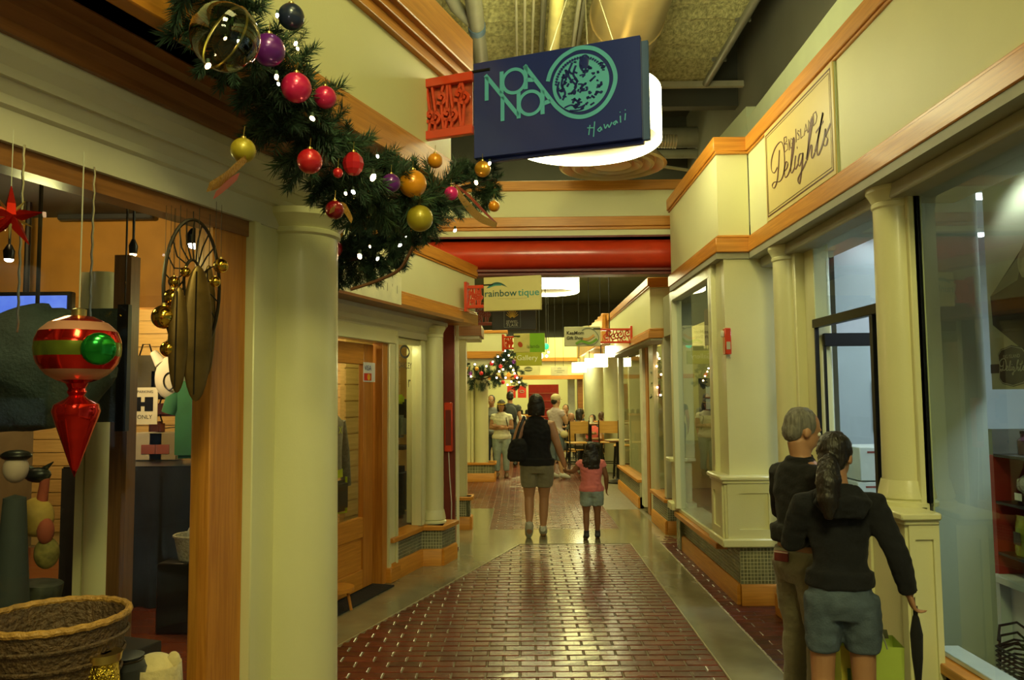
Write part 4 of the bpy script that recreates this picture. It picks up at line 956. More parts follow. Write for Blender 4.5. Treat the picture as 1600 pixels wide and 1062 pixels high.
def crom3(P, k=6):
    Q = [P[0]]+list(P)+[P[-1]]; out = []
    for i in range(1, len(Q)-2):
        for j in range(k):
            t = j/k; a, b_, c, d_ = Q[i-1], Q[i], Q[i+1], Q[i+2]
            out.append(.5*((2*b_)+(c-a)*t+(2*a-5*b_+4*c-d_)*t*t+(3*b_-a-3*c+d_)*t**3))
    out.append(P[-1]); return out
GW = lambda px, py, v=.20: onwall(px, py, NLF, v)
g1 = [GW(300, -60, .16), GW(345, 20, .16), GW(415, 105, .17), GW(462, 180, .18), GW(520, 250, .18), GW(590, 300), GW(650, 305), GW(715, 295), at(775, 280, 4.35)]
garland('garland', 'thick pine garland with coloured baubles hanging down the near fascia', g1, lambda u: .21 if u < .85 else .17, 5.6, group='pine garlands', seed=3)
g2 = [at(505, 400, 4.75), at(550, 405, 4.7), at(590, 390, 4.7), at(625, 362, 4.6), at(665, 335, 4.5)]
garland('garland', 'lower tuft of pine garland sticking out behind the big cream column', g2, .20, 9.0, n_max=200, group='pine garlands', seed=5)
B_ = B(); B_.tube(crom3([at(548, 452, 4.5), at(590, 438, 4.5), at(625, 420, 4.5), at(645, 385, 4.45)]), .010, 6)
vine = B_.build('vine', mat('brown_vine', (.16, .07, .02), .7)); tag(vine, 'curved brown vine hanging under the lower garland tuft', 'vine')
g3 = [at(718, 580, 15.0), at(745, 592, 14.95), at(770, 586, 14.9), at(790, 565, 14.85), at(802, 548, 14.85)]
garland('garland', 'distant pine garland with lights draped over the fourth shop column', g3, lambda u: .17+.10*sin(pi*u), 4.6, scale=1, n_max=120, group='pine garlands', seed=8)
g4 = [at(800, 560, 14.8), at(808, 585, 14.8), at(812, 602, 14.8)]
garland('garland', 'short hanging end of the distant garland near the standing woman', g4, .16, 5, n_max=60, group='pine garlands', seed=9)
def bmat(n, c, metal=.25, rough=.3): return mat(n, c, rough, metal=metal, var=.05, coat=.4)
BC = {'purple': bmat('purple_bauble', (.13, .012, .22)), 'magenta': bmat('magenta_bauble', (.62, .012, .10)), 'red': bmat('red_bauble', (.55, .012, .02)), 'gold': bmat('gold_bauble', (.62, .30, .02), .5),
      'orange': bmat('orange_bauble', (.80, .30, .01), .2), 'mustard': bmat('mustard_bauble', (.42, .33, .02), .3, .45), 'navy': bmat('navy_bauble', (.02, .03, .07)), 'pink': bmat('pink_bauble', (.80, .02, .25)), 'darkred': bmat('dark_red_bauble', (.22, .005, .01), .3, .2)}
CAPM = mat('bauble_cap', (.6, .45, .15), .3, metal=1)
def bauble(px, py, Y, rpx, c, label, group='baubles on the near garland', facet=False, el=1.0):
    p = GW(px, py, .36) if Y < 4 and py > 20 and px < 740 else at(px, py, Y)
    Y = p.y; r = rpx/1220*Y
    t = thing('bauble', label, 'bauble', p, group)
    b = B()
    if facet: b.ell(p, (r, r, r*el), 9, 6)
    else: b.ell(p, (r, r, r*el), 24, 16)
    b.build('ball', BC[c], t, smooth=0 if facet else 60)
    B().lathe([(r*.22, r*el*.96), (r*.22, r*el*1.12), (r*.05, r*el*1.16)], p, 10).build('cap', CAPM, t)
    B().tube([p+Vector((0, 0, r*el*1.14)), p+Vector((0, .01, r*el*1.14+.035))], .0015, 4).build('loop', CAPM, t)
for a in ((420, 78, 2.88, 26, 'purple', 'purple satin bauble high on the garland'), (455, 26, 2.9, 21, 'navy', 'dark blue bauble at the top of the garland, beside the purple one'), (463, 137, 2.98, 24, 'magenta', 'large magenta bauble beside a small white light'), (508, 152, 3.1, 18, 'magenta', 'crimson pink bauble touching the large magenta one'),
          (484, 252, 3.15, 20, 'red', 'red bauble low on the garland left of its twin'), (552, 256, 3.3, 17, 'red', 'faceted red bauble right of the plain red one'), (611, 286, 3.5, 15, 'purple', 'small purple bauble hugging the orange one'), (645, 287, 3.6, 22, 'orange', 'shiny orange bauble in the middle of the lower garland'),
          (656, 341, 3.75, 21, 'mustard', 'mustard yellow rough bauble below the orange one'), (705, 302, 3.85, 11, 'pink', 'small hot pink bauble beside the red ribbon'), (680, 251, 3.85, 12, 'orange', 'orange bell shaped bauble under the red bracket'), (754, 264, 3.95, 13, 'gold', 'gold bauble at the far tip of the garland'),
          (380, 235, 2.95, 20, 'mustard', 'blurry gold bauble hanging in front of the grey moulding'), (523, 328, 3.4, 15, 'darkred', 'dark red bauble at the lower edge beside the column'), (520, 388, 4.35, 15, 'darkred', 'dark crimson bauble in the tuft behind the column'), (772, 322, 3.95, 9, 'orange', 'tiny copper bauble at the ribbon end'), (527, 365, 4.35, 9, 'gold', 'tiny gold bauble in the tuft behind the column'), (528, 270, 3.2, 8, 'red', 'tiny red berry bauble above the dark red one')):
    bauble(*a, facet='faceted' in a[5], el=1.15 if 'faceted' in a[5] else 1)
for i, (px, py, c) in enumerate(((735, 583, 'purple'), (728, 575, 'orange'), (752, 583, 'red'), (768, 568, 'red'), (782, 572, 'red'), (803, 565, 'purple'), (795, 585, 'orange'), (786, 597, 'red'), (806, 588, 'red'), (745, 576, 'gold'))):
    bauble(px, py, 14.6, 3.2, c, ['purple bauble near the low end of the distant garland', 'orange bauble at the left end of the distant garland', 'red bauble in the lower left of the distant garland', 'red bauble at the middle left of the distant garland', 'red bauble at the very middle of the distant garland', 'purple bauble at the upper right of the distant garland', 'orange bauble low in the distant garland', 'red bauble at the lowest point of the distant garland', 'red bauble on the hanging end of the distant garland', 'gold bauble at the upper left of the distant garland'][i], 'baubles on the distant garland')
# clear glass ball with gold rim
p = GW(352, 58, .40); t = thing('glass_bauble', 'big clear glass bauble with gold meridian band', 'bauble', p)
B().ell(p, .098, 28, 18).build('ball', glassm('bauble_glass', (.62, .66, .45), 2.2), t)
B().tube([p+Vector((.099*cos(a)*.8, .04, .099*sin(a))) if 0 else p+Matrix.Rotation(.5, 3, 'Y')@Vector((.055*cos(a), -.02*cos(a), .100*sin(a))) for a in [2*pi*i/32 for i in range(33)]], .0035, 6).build('gold_band', CAPM, t)
# fairy lights
GLOW = mat('fairy_bulb', (1, .85, .6), .4, emit=26, ecol=(1, .62, .30)); GLOWW = mat('fairy_bulb_white', (1, .95, .85), .4, emit=16, ecol=(1, .93, .80))
lt = thing('fairy_lights', 'string of small warm white lights threaded through the near garland', 'lights', g1[4], 'fairy lights')
FL = [(325, 103, 2.72, 7, 1), (432, 120, 2.85, 6, 1), (435, 131, 2.86, 4, 0), (462, 68, 2.85, 5, 1), (465, 76, 2.85, 4, 1), (488, 185, 3.0, 6, 1), (583, 277, 3.35, 8, 1), (552, 300, 3.3, 5, 0), (625, 383, 4.2, 4, 0), (590, 404, 4.3, 4, 0), (562, 400, 4.3, 6, 1), (711, 360, 3.95, 4, 0), (635, 370, 4.2, 3, 0), (433, 24, 2.85, 5, 0), (373, 65, 2.7, 5, 0), (352, 60, 2.7, 4, 1), (765, 255, 3.9, 4, 0), (590, 244, 3.5, 4, 0), (744, 285, 3.9, 5, 1), (540, 302, 3.3, 4, 1), (578, 385, 4.3, 3, 1)]
cab = []
for px, py, Y, r, w_ in FL:
    p = GW(px, py, .40) if Y < 4 and px < 740 else at(px, py, Y); Y = p.y; rr = r/1220*Y*.55
    B().ell(p, (rr, rr, rr*1.5), 8, 6, Matrix.Rotation(random.uniform(-.8, .8), 3, 'Y')).build('bulb', GLOW if w_ else GLOWW, lt)
    B().cyl((p.x, p.y), rr*.8, p.z+rr, p.z+rr*3, 8).build('socket', PINE, lt)
for k in range(12):
    u = k/11; q = u*(len(g1)-1); j = min(int(q), len(g1)-2); cab.append(g1[j].lerp(g1[j+1], q-j)+Vector((.03*sin(k*2), -.10, .05*cos(k*2.3))))
B().tube(crom3(cab), .002, 5).build('cable', PINE, lt)
lt2 = thing('fairy_lights', 'string of tiny lights on the distant garland', 'lights', g3[2], 'fairy lights')
for px, py in ((778, 557), (795, 555), (789, 548), (770, 565), (780, 580), (798, 572), (790, 590), (786, 577), (802, 578), (808, 590), (799, 596), (776, 590), (736, 588), (726, 590), (742, 569), (760, 572), (804, 583), (793, 601), (811, 597), (787, 562)):
    p = at(px, py, 14.55); B().ell(p, .017, 6, 4).build('bulb', GLOW if random.random() < .6 else GLOWW, lt2)
# ribbons
def ribbon3(path, w_, m, name, label, tilt=Vector((.3, .1, 1))):
    b = B(); P = crom3([Vector(p) for p in path]); vs = []
    for i, p in enumerate(P): s_ = tilt.normalized()*w_*.5*(.5+.5*sin(pi*(i+1)/(len(P)+1))); vs += [p-s_, p+s_]
    vs += [v+Vector((0, .003, 0)) for v in vs]; n = 2*len(P)
    b.add(vs, [(2*i, 2*i+2, 2*i+3, 2*i+1) for i in range(len(P)-1)]+[(n+2*i, n+2*i+1, n+2*i+3, n+2*i+2) for i in range(len(P)-1)]+[(2*i, n+2*i, n+2*i+2, 2*i+2) for i in range(len(P)-1)]+[(2*i+1, 2*i+3, n+2*i+3, n+2*i+1) for i in range(len(P)-1)])
    o = b.build(name, m); return tag(o, label, 'ribbon')
REDR = mat('red_ribbon', (.45, .03, .012), .3, coat=.5); GOLDR = mat('gold_mesh_ribbon', (.50, .26, .04), .35, metal=.5, bump=.4, bscale=120)
ribbon3([GW(712, 294, .38), GW(728, 318, .38), GW(750, 340, .38), GW(776, 352, .38)], .045, GOLDR, 'ribbon', 'sheer gold ribbon loop at the garland tip')
ribbon3([GW(712, 289, .38), GW(733, 306, .38), GW(756, 330, .38), GW(776, 349, .38)], .016, REDR, 'ribbon', 'thin red ribbon edge curling along the gold loop')
ribbon3([GW(388, 245, .38), GW(368, 262, .38), GW(348, 280, .38), GW(325, 292, .38)], .05, GOLDR, 'ribbon', 'gold tinsel ribbon end over the grey moulding')
ribbon3([GW(372, 275, .38), GW(355, 288, .38), GW(335, 305, .38)], .035, REDR, 'ribbon', 'short red ribbon tail under the gold tinsel end')
ribbon3([GW(515, 330, .38), GW(535, 322, .38), GW(550, 345, .38)], .03, GOLDR, 'ribbon', 'bronze ribbon scrap at the lower edge by the column')

# ================================================================ LEFT SHOP INTERIOR AND ORNAMENT WINDOW
li = sroot('wall_left_shop', (-3, 6, 0))
B().box(-3.0, 3.6, -4.2, -4.1, 0, 3.2, Fr((-1.5, 6.5), 0, 1)).build('side_wall', mat('dim_side_wall', (.16, .13, .08), .7), li)
SLAT = wood('slat_board', (.55, .36, .12), (.70, .48, .18)); SHOPW = mat('shop_tan_wall', (.55, .42, .18), .6)
SW = Fr((-2.0, 8.6), 62, -1)   # rear slat wall of the second shop
REDFL = wood('red_wood_floor', (.16, .035, .015), (.24, .06, .025), rough=.2)
fb = sroot('floor_shop', (-3, 5, 0))
for k in range(40):
    y0 = 1.2+k*.19; B().box(-6.2, -1.6+max(0, (y0-4.2))*.0-.0, y0+.003, y0+.187, -.01, .004+.0005*(k % 3)).build('plank', REDFL, fb) if y0 < 8.8 else None
# back wall with slats behind (Y about 8.9)
bw = lambda a, h, z: Vector((-6.0+a, 8.95-h, z))
B().box(0, 4.85, -.1, 0, 0, 3.1, bw).build('rear_wall', SHOPW, li)
for k in range(17): B().box(0, 4.83, .002, .022, .15+k*.15, .15+k*.15+.138, bw).build('slat', SLAT, li)
B().box(-6.1, -6.0, 1, 8.95, 0, 3.1).build('side_wall', SHOPW, li)
B().box(-6.1, -1.9, 1.0, 9.0, 3.05, 3.15).build('shop_ceiling', DARKG, li)
# orange upper wall with dark picture
B().box(-6.0, -1.95, 5.9, 6.0, 2.42, 3.05).build('orange_bulkhead', mat('orange_wall', (.66, .34, .06), .6, var=.08), li)
B().box(-6.0, -1.95, 5.86, 6.0, 2.34, 2.43).build('bulkhead_rail', mat('orange_rail', (.62, .30, .05), .5), li)
pic = thing('picture', 'dark slate framed picture on the orange upper wall', 'picture', at(170, 300, 5.85))
P0, P1 = at(93, 345, 5.84), at(243, 250, 5.84)
B().box(P0.x, P1.x, 5.80, 5.855, P0.z, P1.z+.25).build('frame', mat('slate_frame', (.05, .055, .06), .5), pic, bevel=.01)
B().box(P0.x+.10, P1.x-.10, 5.79, 5.80, P0.z+.08, P1.z+.2).build('canvas', mat('dark_canvas', (.025, .028, .03), .3), pic)
# inner posts seen through the glass
B().box(-.055, .055, -.05, .05, .0, 2.5, Fr(tuple(at(194, 620, 4.6).xy), 0, 1)).build('inner_post', wood('brown_post', (.13, .06, .02), (.2, .09, .03), axis='v'), li)
pc = at(158, 620, 4.9); t = thing('column', 'pale fluted column standing inside the ornament window', 'column', (pc.x, pc.y, 0))
B().cyl((pc.x, pc.y), .08, .05, 2.45, 16).build('shaft', CREAM, t)
B().box(pc.x-.12, pc.x-.07, pc.y-.05, pc.y+.1, 0, 2.45).build('fillet', CREAM, t); B().box(pc.x-.1, pc.x+.1, pc.y-.1, pc.y+.1, 0, .05).build('foot', CREAM, t)
# --- window display
def hangline(p, z1=2.38): return [p, Vector((p.x, p.y, z1))]
ON = at(122, 545, 2.25)
orn = thing('glass_ornament', 'large red glass finial ornament with green disc hanging in the window', 'ornament', ON)
ORED = mat('mirror_red', (.62, .02, .012), .12, metal=.85, var=.25, scale=14); OGRN = mat('mirror_green', (.02, .30, .04), .15, metal=.8, var=.3, scale=14); OPNK = mat('dusty_pink_band', (.55, .25, .16), .4, metal=.3)
k = .113
B().lathe([(0, .098), (.04, .094), (.078, .076)], ON, 28).build('crown', ORED, orn)
B().lathe([(.078, .076), (.097, .058), (.1035, .05)], ON, 28).build('pink_band', OPNK, orn)
B().lathe([(.1035, .05), (.112, .028), (.1135, .018)], ON, 28).build('body', ORED, orn)
B().lathe([(.1135, .018), (.115, 0), (.1125, -.022)], ON, 28).build('green_band', mat('olive_band', (.16, .20, .02), .25, metal=.7, var=.3, scale=20), orn)
B().lathe([(.1125, -.022), (.106, -.042), (.094, -.06)], ON, 28).build('body', ORED, orn)
B().lathe([(.094, -.06), (.08, -.075), (.055, -.09)], ON, 28).build('pink_band', OPNK, orn)
B().lathe([(.055, -.09), (.03, -.10), (.022, -.115), (.026, -.125), (.02, -.135), (.03, -.145), (.058, -.16), (.064, -.18), (.055, -.21), (.035, -.27), (.012, -.34), (0, -.37)], ON, 28).build('finial', ORED, orn)
b = B(); dirv = (EYE-ON).normalized(); b.ell(ON+dirv*.095+Vector((.058, .0, .0)), (.046, .046, .02), 20, 10, dirv.to_track_quat('Z', 'Y').to_matrix()); b.build('green_disc', OGRN, orn)
B().lathe([(.02, .095), (.02, .115), (.006, .12)], ON, 12).build('cap', CAPM, orn)
B().tube(hangline(ON+Vector((0, 0, .12))), .002, 5).build('thread', LWHITE, orn)
for i, (px, py, Y, z0, z1) in enumerate(((143, 400, 2.6, 1.9, 2.4), (30, 420, 2.3, 1.85, 2.2))):
    p = at(px, py, Y); t = thing('tinsel_chain', ['thin silvery chain hanging right of the red ornament thread', 'thin silvery chain hanging in front of the blue screen'][i], 'chain', (p.x, p.y, z0))
    B().tube([(p.x+.003*(k % 2), p.y, z0+.03*k) for k in range(int((2.44-z0)/.03)+1)], .004, 5).build('chain', mat('silver', (.6, .6, .55), .25, metal=1), t)
# red star ornament at the far left
p = at(16, 338, 2.05); t = thing('star_ornament', 'red and gold star ornament at the edge of the window', 'ornament', p)
b = B()
for k in range(5):
    a = pi/2+2*pi*k/5; q = Matrix.Rotation(1.0, 3, 'Z')@Vector((cos(a), 0, sin(a))); b.tube([p, p+q*.035, p+q*.085], [.016, .014, .001], 4)
b.build('star', ORED, t, smooth=0)
b = B()
for k in range(5):
    a = pi/2+2*pi*(k+.5)/5; q = Matrix.Rotation(1.0, 3, 'Z')@Vector((cos(a), 0, sin(a))); b.tube([p, p+q*.06], [.008, .001], 4)
b.build('gold_ray', CAPM, t, smooth=0); B().tube(hangline(p+Vector((0, 0, .07))), .0015, 4).build('thread', LWHITE, t)
# openwork wheel wreath made of dark wire, with long hanging bronze leaf shapes
WC = at(300, 450, 3.0); WN = Fr((WC.x, WC.y), 50, 1)
wh = thing('wheel_wreath', 'dark wire wheel with spokes hanging against the oak window post', 'decoration', WC)
DW = mat('dark_bronze', (.035, .025, .015), .4, metal=.6)
M_ = lambda a, r, rx=.105, rz=.27: WN(r*rx*cos(a), 0, WC.z+r*rz*sin(a))
B().tube([M_(2*pi*i/40, 1) for i in range(41)], .007, 6).build('rim', DW, wh); B().tube([M_(2*pi*i/24, .3)+Vector((0, 0, .03)) for i in range(25)], .006, 6).build('hub_ring', DW, wh)
for i in range(22): a = 2*pi*i/22; B().tube([M_(a, .3)+Vector((0, 0, .03)), M_(a+.18, .7), M_(a+.1, 1)], .0032, 5).build('spoke', DW, wh)
B().tube(hangline(M_(pi/2, 1)), .002, 5).build('wire', DW, wh)
bz = mat('antique_bronze', (.15, .09, .025), .35, metal=.7, var=.4, scale=8)
for i, (px, py, Y, rx, rz) in enumerate(((278, 530, 2.9, .035, .20), (308, 520, 2.95, .055, .26), (325, 500, 3.05, .03, .22))):
    p = at(px, py, Y); t = thing('bronze_leaf', ['slim dark bronze leaf left of the broad one in front of the wheel', 'broad bronze leaf ornament hanging in front of the wire wheel', 'narrow bronze leaf nearest the oak post'][i], 'ornament', p, 'bronze leaf ornaments')
    B().ell(p, (rx, .012, rz), 16, 14, Matrix.Rotation(.5+i*.1, 3, 'Z')).build('leaf', bz, t); B().tube(hangline(p+Vector((0, 0, rz))), .0015, 4).build('thread', DW, t)
    B().tube([p+Vector((0, -.015, rz*.9)), p+Vector((0, -.02, -rz*.9))], .003, 5).build('midrib', DW, t)
GB = mat('mirror_gold', (.75, .45, .06), .12, metal=1)
for i, (px, py, Y, r) in enumerate(((256, 495, 2.9, .045), (270, 465, 2.95, .035), (263, 545, 2.9, .03), (272, 440, 2.95, .022), (345, 415, 2.9, .028), (336, 440, 2.85, .02), (290, 425, 2.95, .02))):
    p = at(px, py, Y); t = thing('gold_ball', ['largest gold mirror ball, left of the wire wheel', 'gold mirror ball just above the largest one', 'small gold ball below the largest one', 'small gold ball high by the wheel hub', 'orange gold ball against the oak post', 'small gold ball just under the orange gold one', 'tiny gold ball at the wheel centre'][i], 'ornament', p, 'gold balls around the wire wheel')
    B().ell(p, r, 18, 12).build('ball', GB, t); B().lathe([(r*.25, r*.95), (r*.25, r*1.15), (0, r*1.2)], p, 8).build('cap', CAPM, t); B().tube(hangline(p+Vector((0, 0, r*1.15))), .001, 4).build('thread', DW, t)
# spotlight fixtures seen through the window
for i, (px, py, Y, s_) in enumerate(((303, 382, 4.3, .035), (208, 397, 4.6, .02), (345, 368, 4.2, .012), (14, 405, 4.6, .025))):
    p = at(px, py, Y); t = thing('spotlight', ['bright warm spotlight seen through the wire wheel', 'small warm spotlight left of the wire wheel', 'tiny spotlight glint near the oak post', 'dim spotlight over the blue screen'][i], 'lamp', p, 'spotlights in the left shop')
    B().ell(p, (s_, s_, s_*.7), 12, 8).build('bulb', GLOWW if i != 1 else GLOW, t); B().lathe([(s_*1.1, 0), (s_*1.3, .05), (s_*.5, .09)], p, 12).build('hood', BLACKM, t)
    B().tube([p+Vector((0, 0, .08)), Vector((p.x, p.y, 3.06 if Y > 3 else 2.5))], .008, 6).build('stem', BLACKM, t)
# screen, dark rock/tree shape
p = at(35, 500, 5.4); t = thing('screen', 'blue glowing television screen deep in the left shop', 'television', p)
B().box(p.x-.42, p.x+.34, 5.40, 5.46, p.z-.25, p.z+.20).build('casing', BLACKM, t, bevel=.008)
B().box(p.x-.39, p.x+.31, 5.39, 5.40, p.z-.22, p.z+.17).build('display', mat('blue_screen', (.08, .16, .7), .4, var=.6, scale=9, emit=.8, ecol=(.10, .20, .85)), t); B().tube([(p.x, 5.43, p.z+.2), (p.x, 5.43, 3.06)], .02, 8).build('ceiling_arm', BLACKM, t)
p = at(55, 575, 3.6); t = thing('draped_cloth', 'dark teal fabric mound hanging behind the red ornament', 'cloth', p)
b = B(); b.ell(p, (.34, .2, .29), 36, 26)
for v in b.v: v += Vector((1, .6, 1))*(.03*mnoise.noise(v*5)+.03*mnoise.noise(v*13))
b.build('cloth', mat('teal_grey_cloth', (.045, .07, .07), .8, var=.35, bump=.4), t); B().tube(hangline(p+Vector((0, 0, .25)), 3.05), .01, 6).build('cord', DW, t)
p = at(193, 560, 4.3); t = thing('hanging_cloth', 'flat teal cloth panel right of the red ornament', 'cloth', p)
b = B(); b.box(p.x-.22, p.x-.02, p.y-.01, p.y+.015, p.z-.35, p.z+.28); b.build('panel', MATS['teal_grey_cloth'], t, bevel=.004); B().box(p.x-.03, p.x+.03, p.y-.02, p.y+.02, p.z-.4, p.z+.30).build('edge_board', BLACKM, t)
B().tube([(p.x, p.y, p.z+.3), (p.x, p.y, 3.06)], .006, 6).build('cord', DW, t)
# window bench with basket and toys
wbch = thing('display_bench', 'dark display bench inside the ornament window', 'bench', NL(-2, -.5, 0))
B().box(-3.2, -.55, -.98, -.14, .62, .68, NL).build('top', mat('dark_bench', (.025, .02, .018), .6), wbch, bevel=.005)
for u_ in (-3.1, -.65):
    for v_ in (-.95, -.2): B().box(u_-.03, u_+.03, v_-.03, v_+.03, .004, .62, NL).build('leg', MATS['dark_bench'], wbch)
WICK = mat('wicker', (.10, .055, .025), .6, var=.35, scale=40, bump=.8, bscale=70); WRIM = mat('wicker_rim', (.42, .22, .05), .5, var=.3, scale=30, bump=.6)
p = at(85, 1010, 2.35); base = Vector((p.x, p.y, .685))
bk = thing('wicker_basket', 'large dark wicker basket with golden rim in the window', 'basket', base)
RZ = 1.65-(950-618)/1220*2.35
b = B(); b.lathe([(0, .0), (.14, .0), (.15, .01), (.20, RZ-.685), (.19, RZ-.685), (.14, .02), (0, .02)], base, 40); b.build('basket_body', WICK, bk)
b = B(); b.tube([base+Vector((.197*cos(a), .197*sin(a), RZ-.685+.0015*sin(a*24))) for a in [2*pi*i/72 for i in range(73)]], .011, 8); b.build('rim', WRIM, bk)
for j in range(5): zz = .05+j*.055; r_ = .15+.05*zz/(RZ-.685); B().tube([base+Vector(((r_+.004)*cos(a), (r_+.004)*sin(a), zz+.003*sin(a*30))) for a in [2*pi*i/60 for i in range(61)]], .006, 5).build('wicker_strand', WICK, bk)
# small figurines / toys on the bench
def onbench(px, Y): q = at(px, 1000, Y); return Vector((q.x, q.y, .685))
DUCK = mat('cream_plush', (.62, .50, .25), .8, var=.2, sheen=.4, bump=.3, bscale=50)
q = onbench(243, 2.55); zt_ = 1.65-(1035-618)/1220*2.55
t = thing('plush_toy', 'cream plush dog head toy with dark eyes beside the oak post', 'toy', q)
b = B(); b.ell((q.x, q.y, zt_), (.072, .06, .06), 22, 16); b.build('head', DUCK, t)
B().ell((q.x-.035, q.y-.055, zt_-.02), (.035, .03, .026), 16, 10).build('muzzle', DUCK, t); B().ell((q.x-.045, q.y-.082, zt_-.012), .009, 10, 8).build('nose', mat('pink_nose', (.5, .16, .1), .5), t)
for s_ in (-.045, .03): B().ell((q.x+s_-.0, q.y-.056, zt_+.012), .008, 10, 8).build('eye', BLACKM, t)
for s_ in (-.06, .06): B().ell((q.x+s_, q.y, zt_+.035), (.022, .015, .03), 12, 8).build('ear', DUCK, t)
B().lathe([(.05, 0), (.085, .05), (.08, .12), (.05, zt_-.685-.03), (0, zt_-.685)], q, 20).build('torso', DUCK, t)
B().ell((q.x+.10, q.y-.02, zt_-.085), (.035, .035, .03), 12, 8).build('paw', DUCK, t)
q = onbench(163, 2.3); t = thing('gold_lantern', 'small gold tinsel pot in front of the basket', 'ornament', q)
zt_ = 1.65-(1005-618)/1220*2.3-.685
b = B(); b.lathe([(.03, 0), (.045, .03), (.048, zt_*.6), (.04, zt_*.9), (.02, zt_), (0, zt_)], q, 14)
for i, v in enumerate(b.v): v += Vector((mnoise.noise(v*80), mnoise.noise(v*90), 0))*.012
b.build('pot', mat('gold_tinsel', (.7, .5, .06), .2, metal=1, bump=1, bscale=90), t, smooth=0); B().lathe([(.046, zt_*.9), (.05, zt_), (.03, zt_)], q, 14).build('rim', CAPM, t)
q = onbench(197, 2.5); t = thing('black_pouch', 'black velvet bag between gold pot and plush toy', 'bag', q)
zt_ = 1.65-(1010-618)/1220*2.5-.685
b = B(); b.lathe([(.05, 0), (.07, .04), (.068, zt_*.8), (.045, zt_*.95), (.055, zt_), (0, zt_-.01)], q, 18); b.build('bag', mat('black_velvet', (.008, .008, .009), .9, sheen=.3), t); B().tube([q+Vector((.05*cos(a), .05*sin(a), zt_*.93)) for a in [2*pi*i/20 for i in range(21)]], .004, 5).build('drawstring', DW, t)
# rag doll leaning upright: patchwork figure
q = onbench(50, 3.0); t = thing('patchwork_doll', 'patchwork cloth doll with yellow bodice standing behind the basket', 'toy', q)
def zz_(py, Y): return 1.65-(py-618)/1220*Y
b = B(); b.tube([q, Vector((q.x+.03, q.y, zz_(900, 3)))], [.06, .075], 12); b.build('skirt', mat('patch_dark', (.05, .05, .04), .8, var=.8, scale=20), t)
B().ell((q.x+.045, q.y, zz_(855, 3)), (.045, .04, .06), 14, 10).build('lower_bodice', mat('patch_olive', (.22, .17, .04), .8, var=.5, scale=30), t)
b = B(); b.ell((q.x, q.y, zz_(800, 3)), (.065, .05, .075), 16, 12); b.build('bodice', mat('patch_yellow', (.45, .28, .06), .8, var=.3, scale=16), t)
for s_, r_ in ((-.06, .035), (.05, .03)): B().ell((q.x+s_, q.y-.02, zz_(820, 3)), (r_, r_, .05), 12, 8).build('sleeve', mat('patch_red', (.32, .06, .03), .8, var=.3), t)
B().tube([(q.x+.02, q.y, zz_(775, 3)), (q.x+.03, q.y, zz_(740, 3))], [.02, .016], 10).build('neck', MATS['patch_red'], t)
B().ell((q.x+.0, q.y, zz_(735, 3)), (.05, .035, .03), 14, 8).build('hat', BLACKM, t)
for s_ in (-1, 1): B().tube([(q.x+.0, q.y, zz_(735, 3)), (q.x+s_*.06, q.y, zz_(715, 3))], [.02, .002], 6).build('hat_point', BLACKM, t)
q = onbench(15, 2.7); t = thing('pink_doll', 'pale pink figurine head at the very edge of the window', 'toy', q)
B().lathe([(.05, 0), (.06, .2), (.035, zz_(770, 2.7)-.685), (0, zz_(765, 2.7)-.685)], q, 14).build('robe', mat('dark_robe', (.03, .035, .035), .8), t)
B().ell((q.x-.0, q.y, zz_(725, 2.7)), (.04, .04, .05), 14, 10).build('head', mat('pale_pink', (.42, .30, .24), .7), t); B().ell((q.x, q.y, zz_(705, 2.7)), (.05, .045, .02), 14, 8).build('cap', BLACKM, t)
# back of the left shop: merchandise
def atb(px, py, Y): return at(px, py, Y)
gr = at(312, 645, 6.6); t = thing('green_jersey', 'green sports jersey with white numeral hanging on the slat wall', 'shirt', gr)
JG = mat('green_fabric', (.02, .17, .075), .75, var=.15, sheen=.3)
b = B(); b.box(gr.x-.20, gr.x+.22, 6.55, 6.62, gr.z-.38, gr.z+.30); 
b.build('body', JG, t, bevel=.03, seg=2)
for s_ in (-1, 1): B().tube([(gr.x+s_*.18, 6.58, gr.z+.24), (gr.x+s_*.26, 6.58, gr.z+.0)], [.07, .06], 10, flat=.5).build('sleeve', JG, t)
text('6', .24, mat('jersey_white', (.8, .8, .75), .6), lambda a, z, h: Vector((gr.x+.10+a, 6.545-h, gr.z+.0+z)), t, name='numeral', bold=.006)
B().tube([(gr.x, 6.58, gr.z+.30), (gr.x, 6.58, gr.z+.36), (gr.x, 8.9, gr.z+.36)], .008, 6).build('hook', BLACKM, t)
cp = at(268, 590, 6.6); t = thing('white_shirt', 'white tee shirt with dark oval print beside the green jersey', 'shirt', cp)
b = B(); b.ell(cp, (.14, .08, .19), 18, 14); [setattr(v, 'z', v.z) for v in b.v]; b.build('body', mat('white_cloth', (.66, .66, .6), .8, sheen=.2), t)
for s_ in (-1, 1): B().tube([cp+Vector((s_*.09, 0, .12)), cp+Vector((s_*.16, 0, .22))], [.055, .03], 10).build('sleeve', MATS['white_cloth'], t)
B().tube([cp+Vector((.02+.05*cos(a), -.08, -.03+.07*sin(a))) for a in [2*pi*i/20 for i in range(21)]], .007, 5).build('print', BLACKM, t); B().tube([cp+Vector((0, 0, .15)), (cp.x, 8.9, cp.z+.2)], .008, 6).build('hook', BLACKM, t)
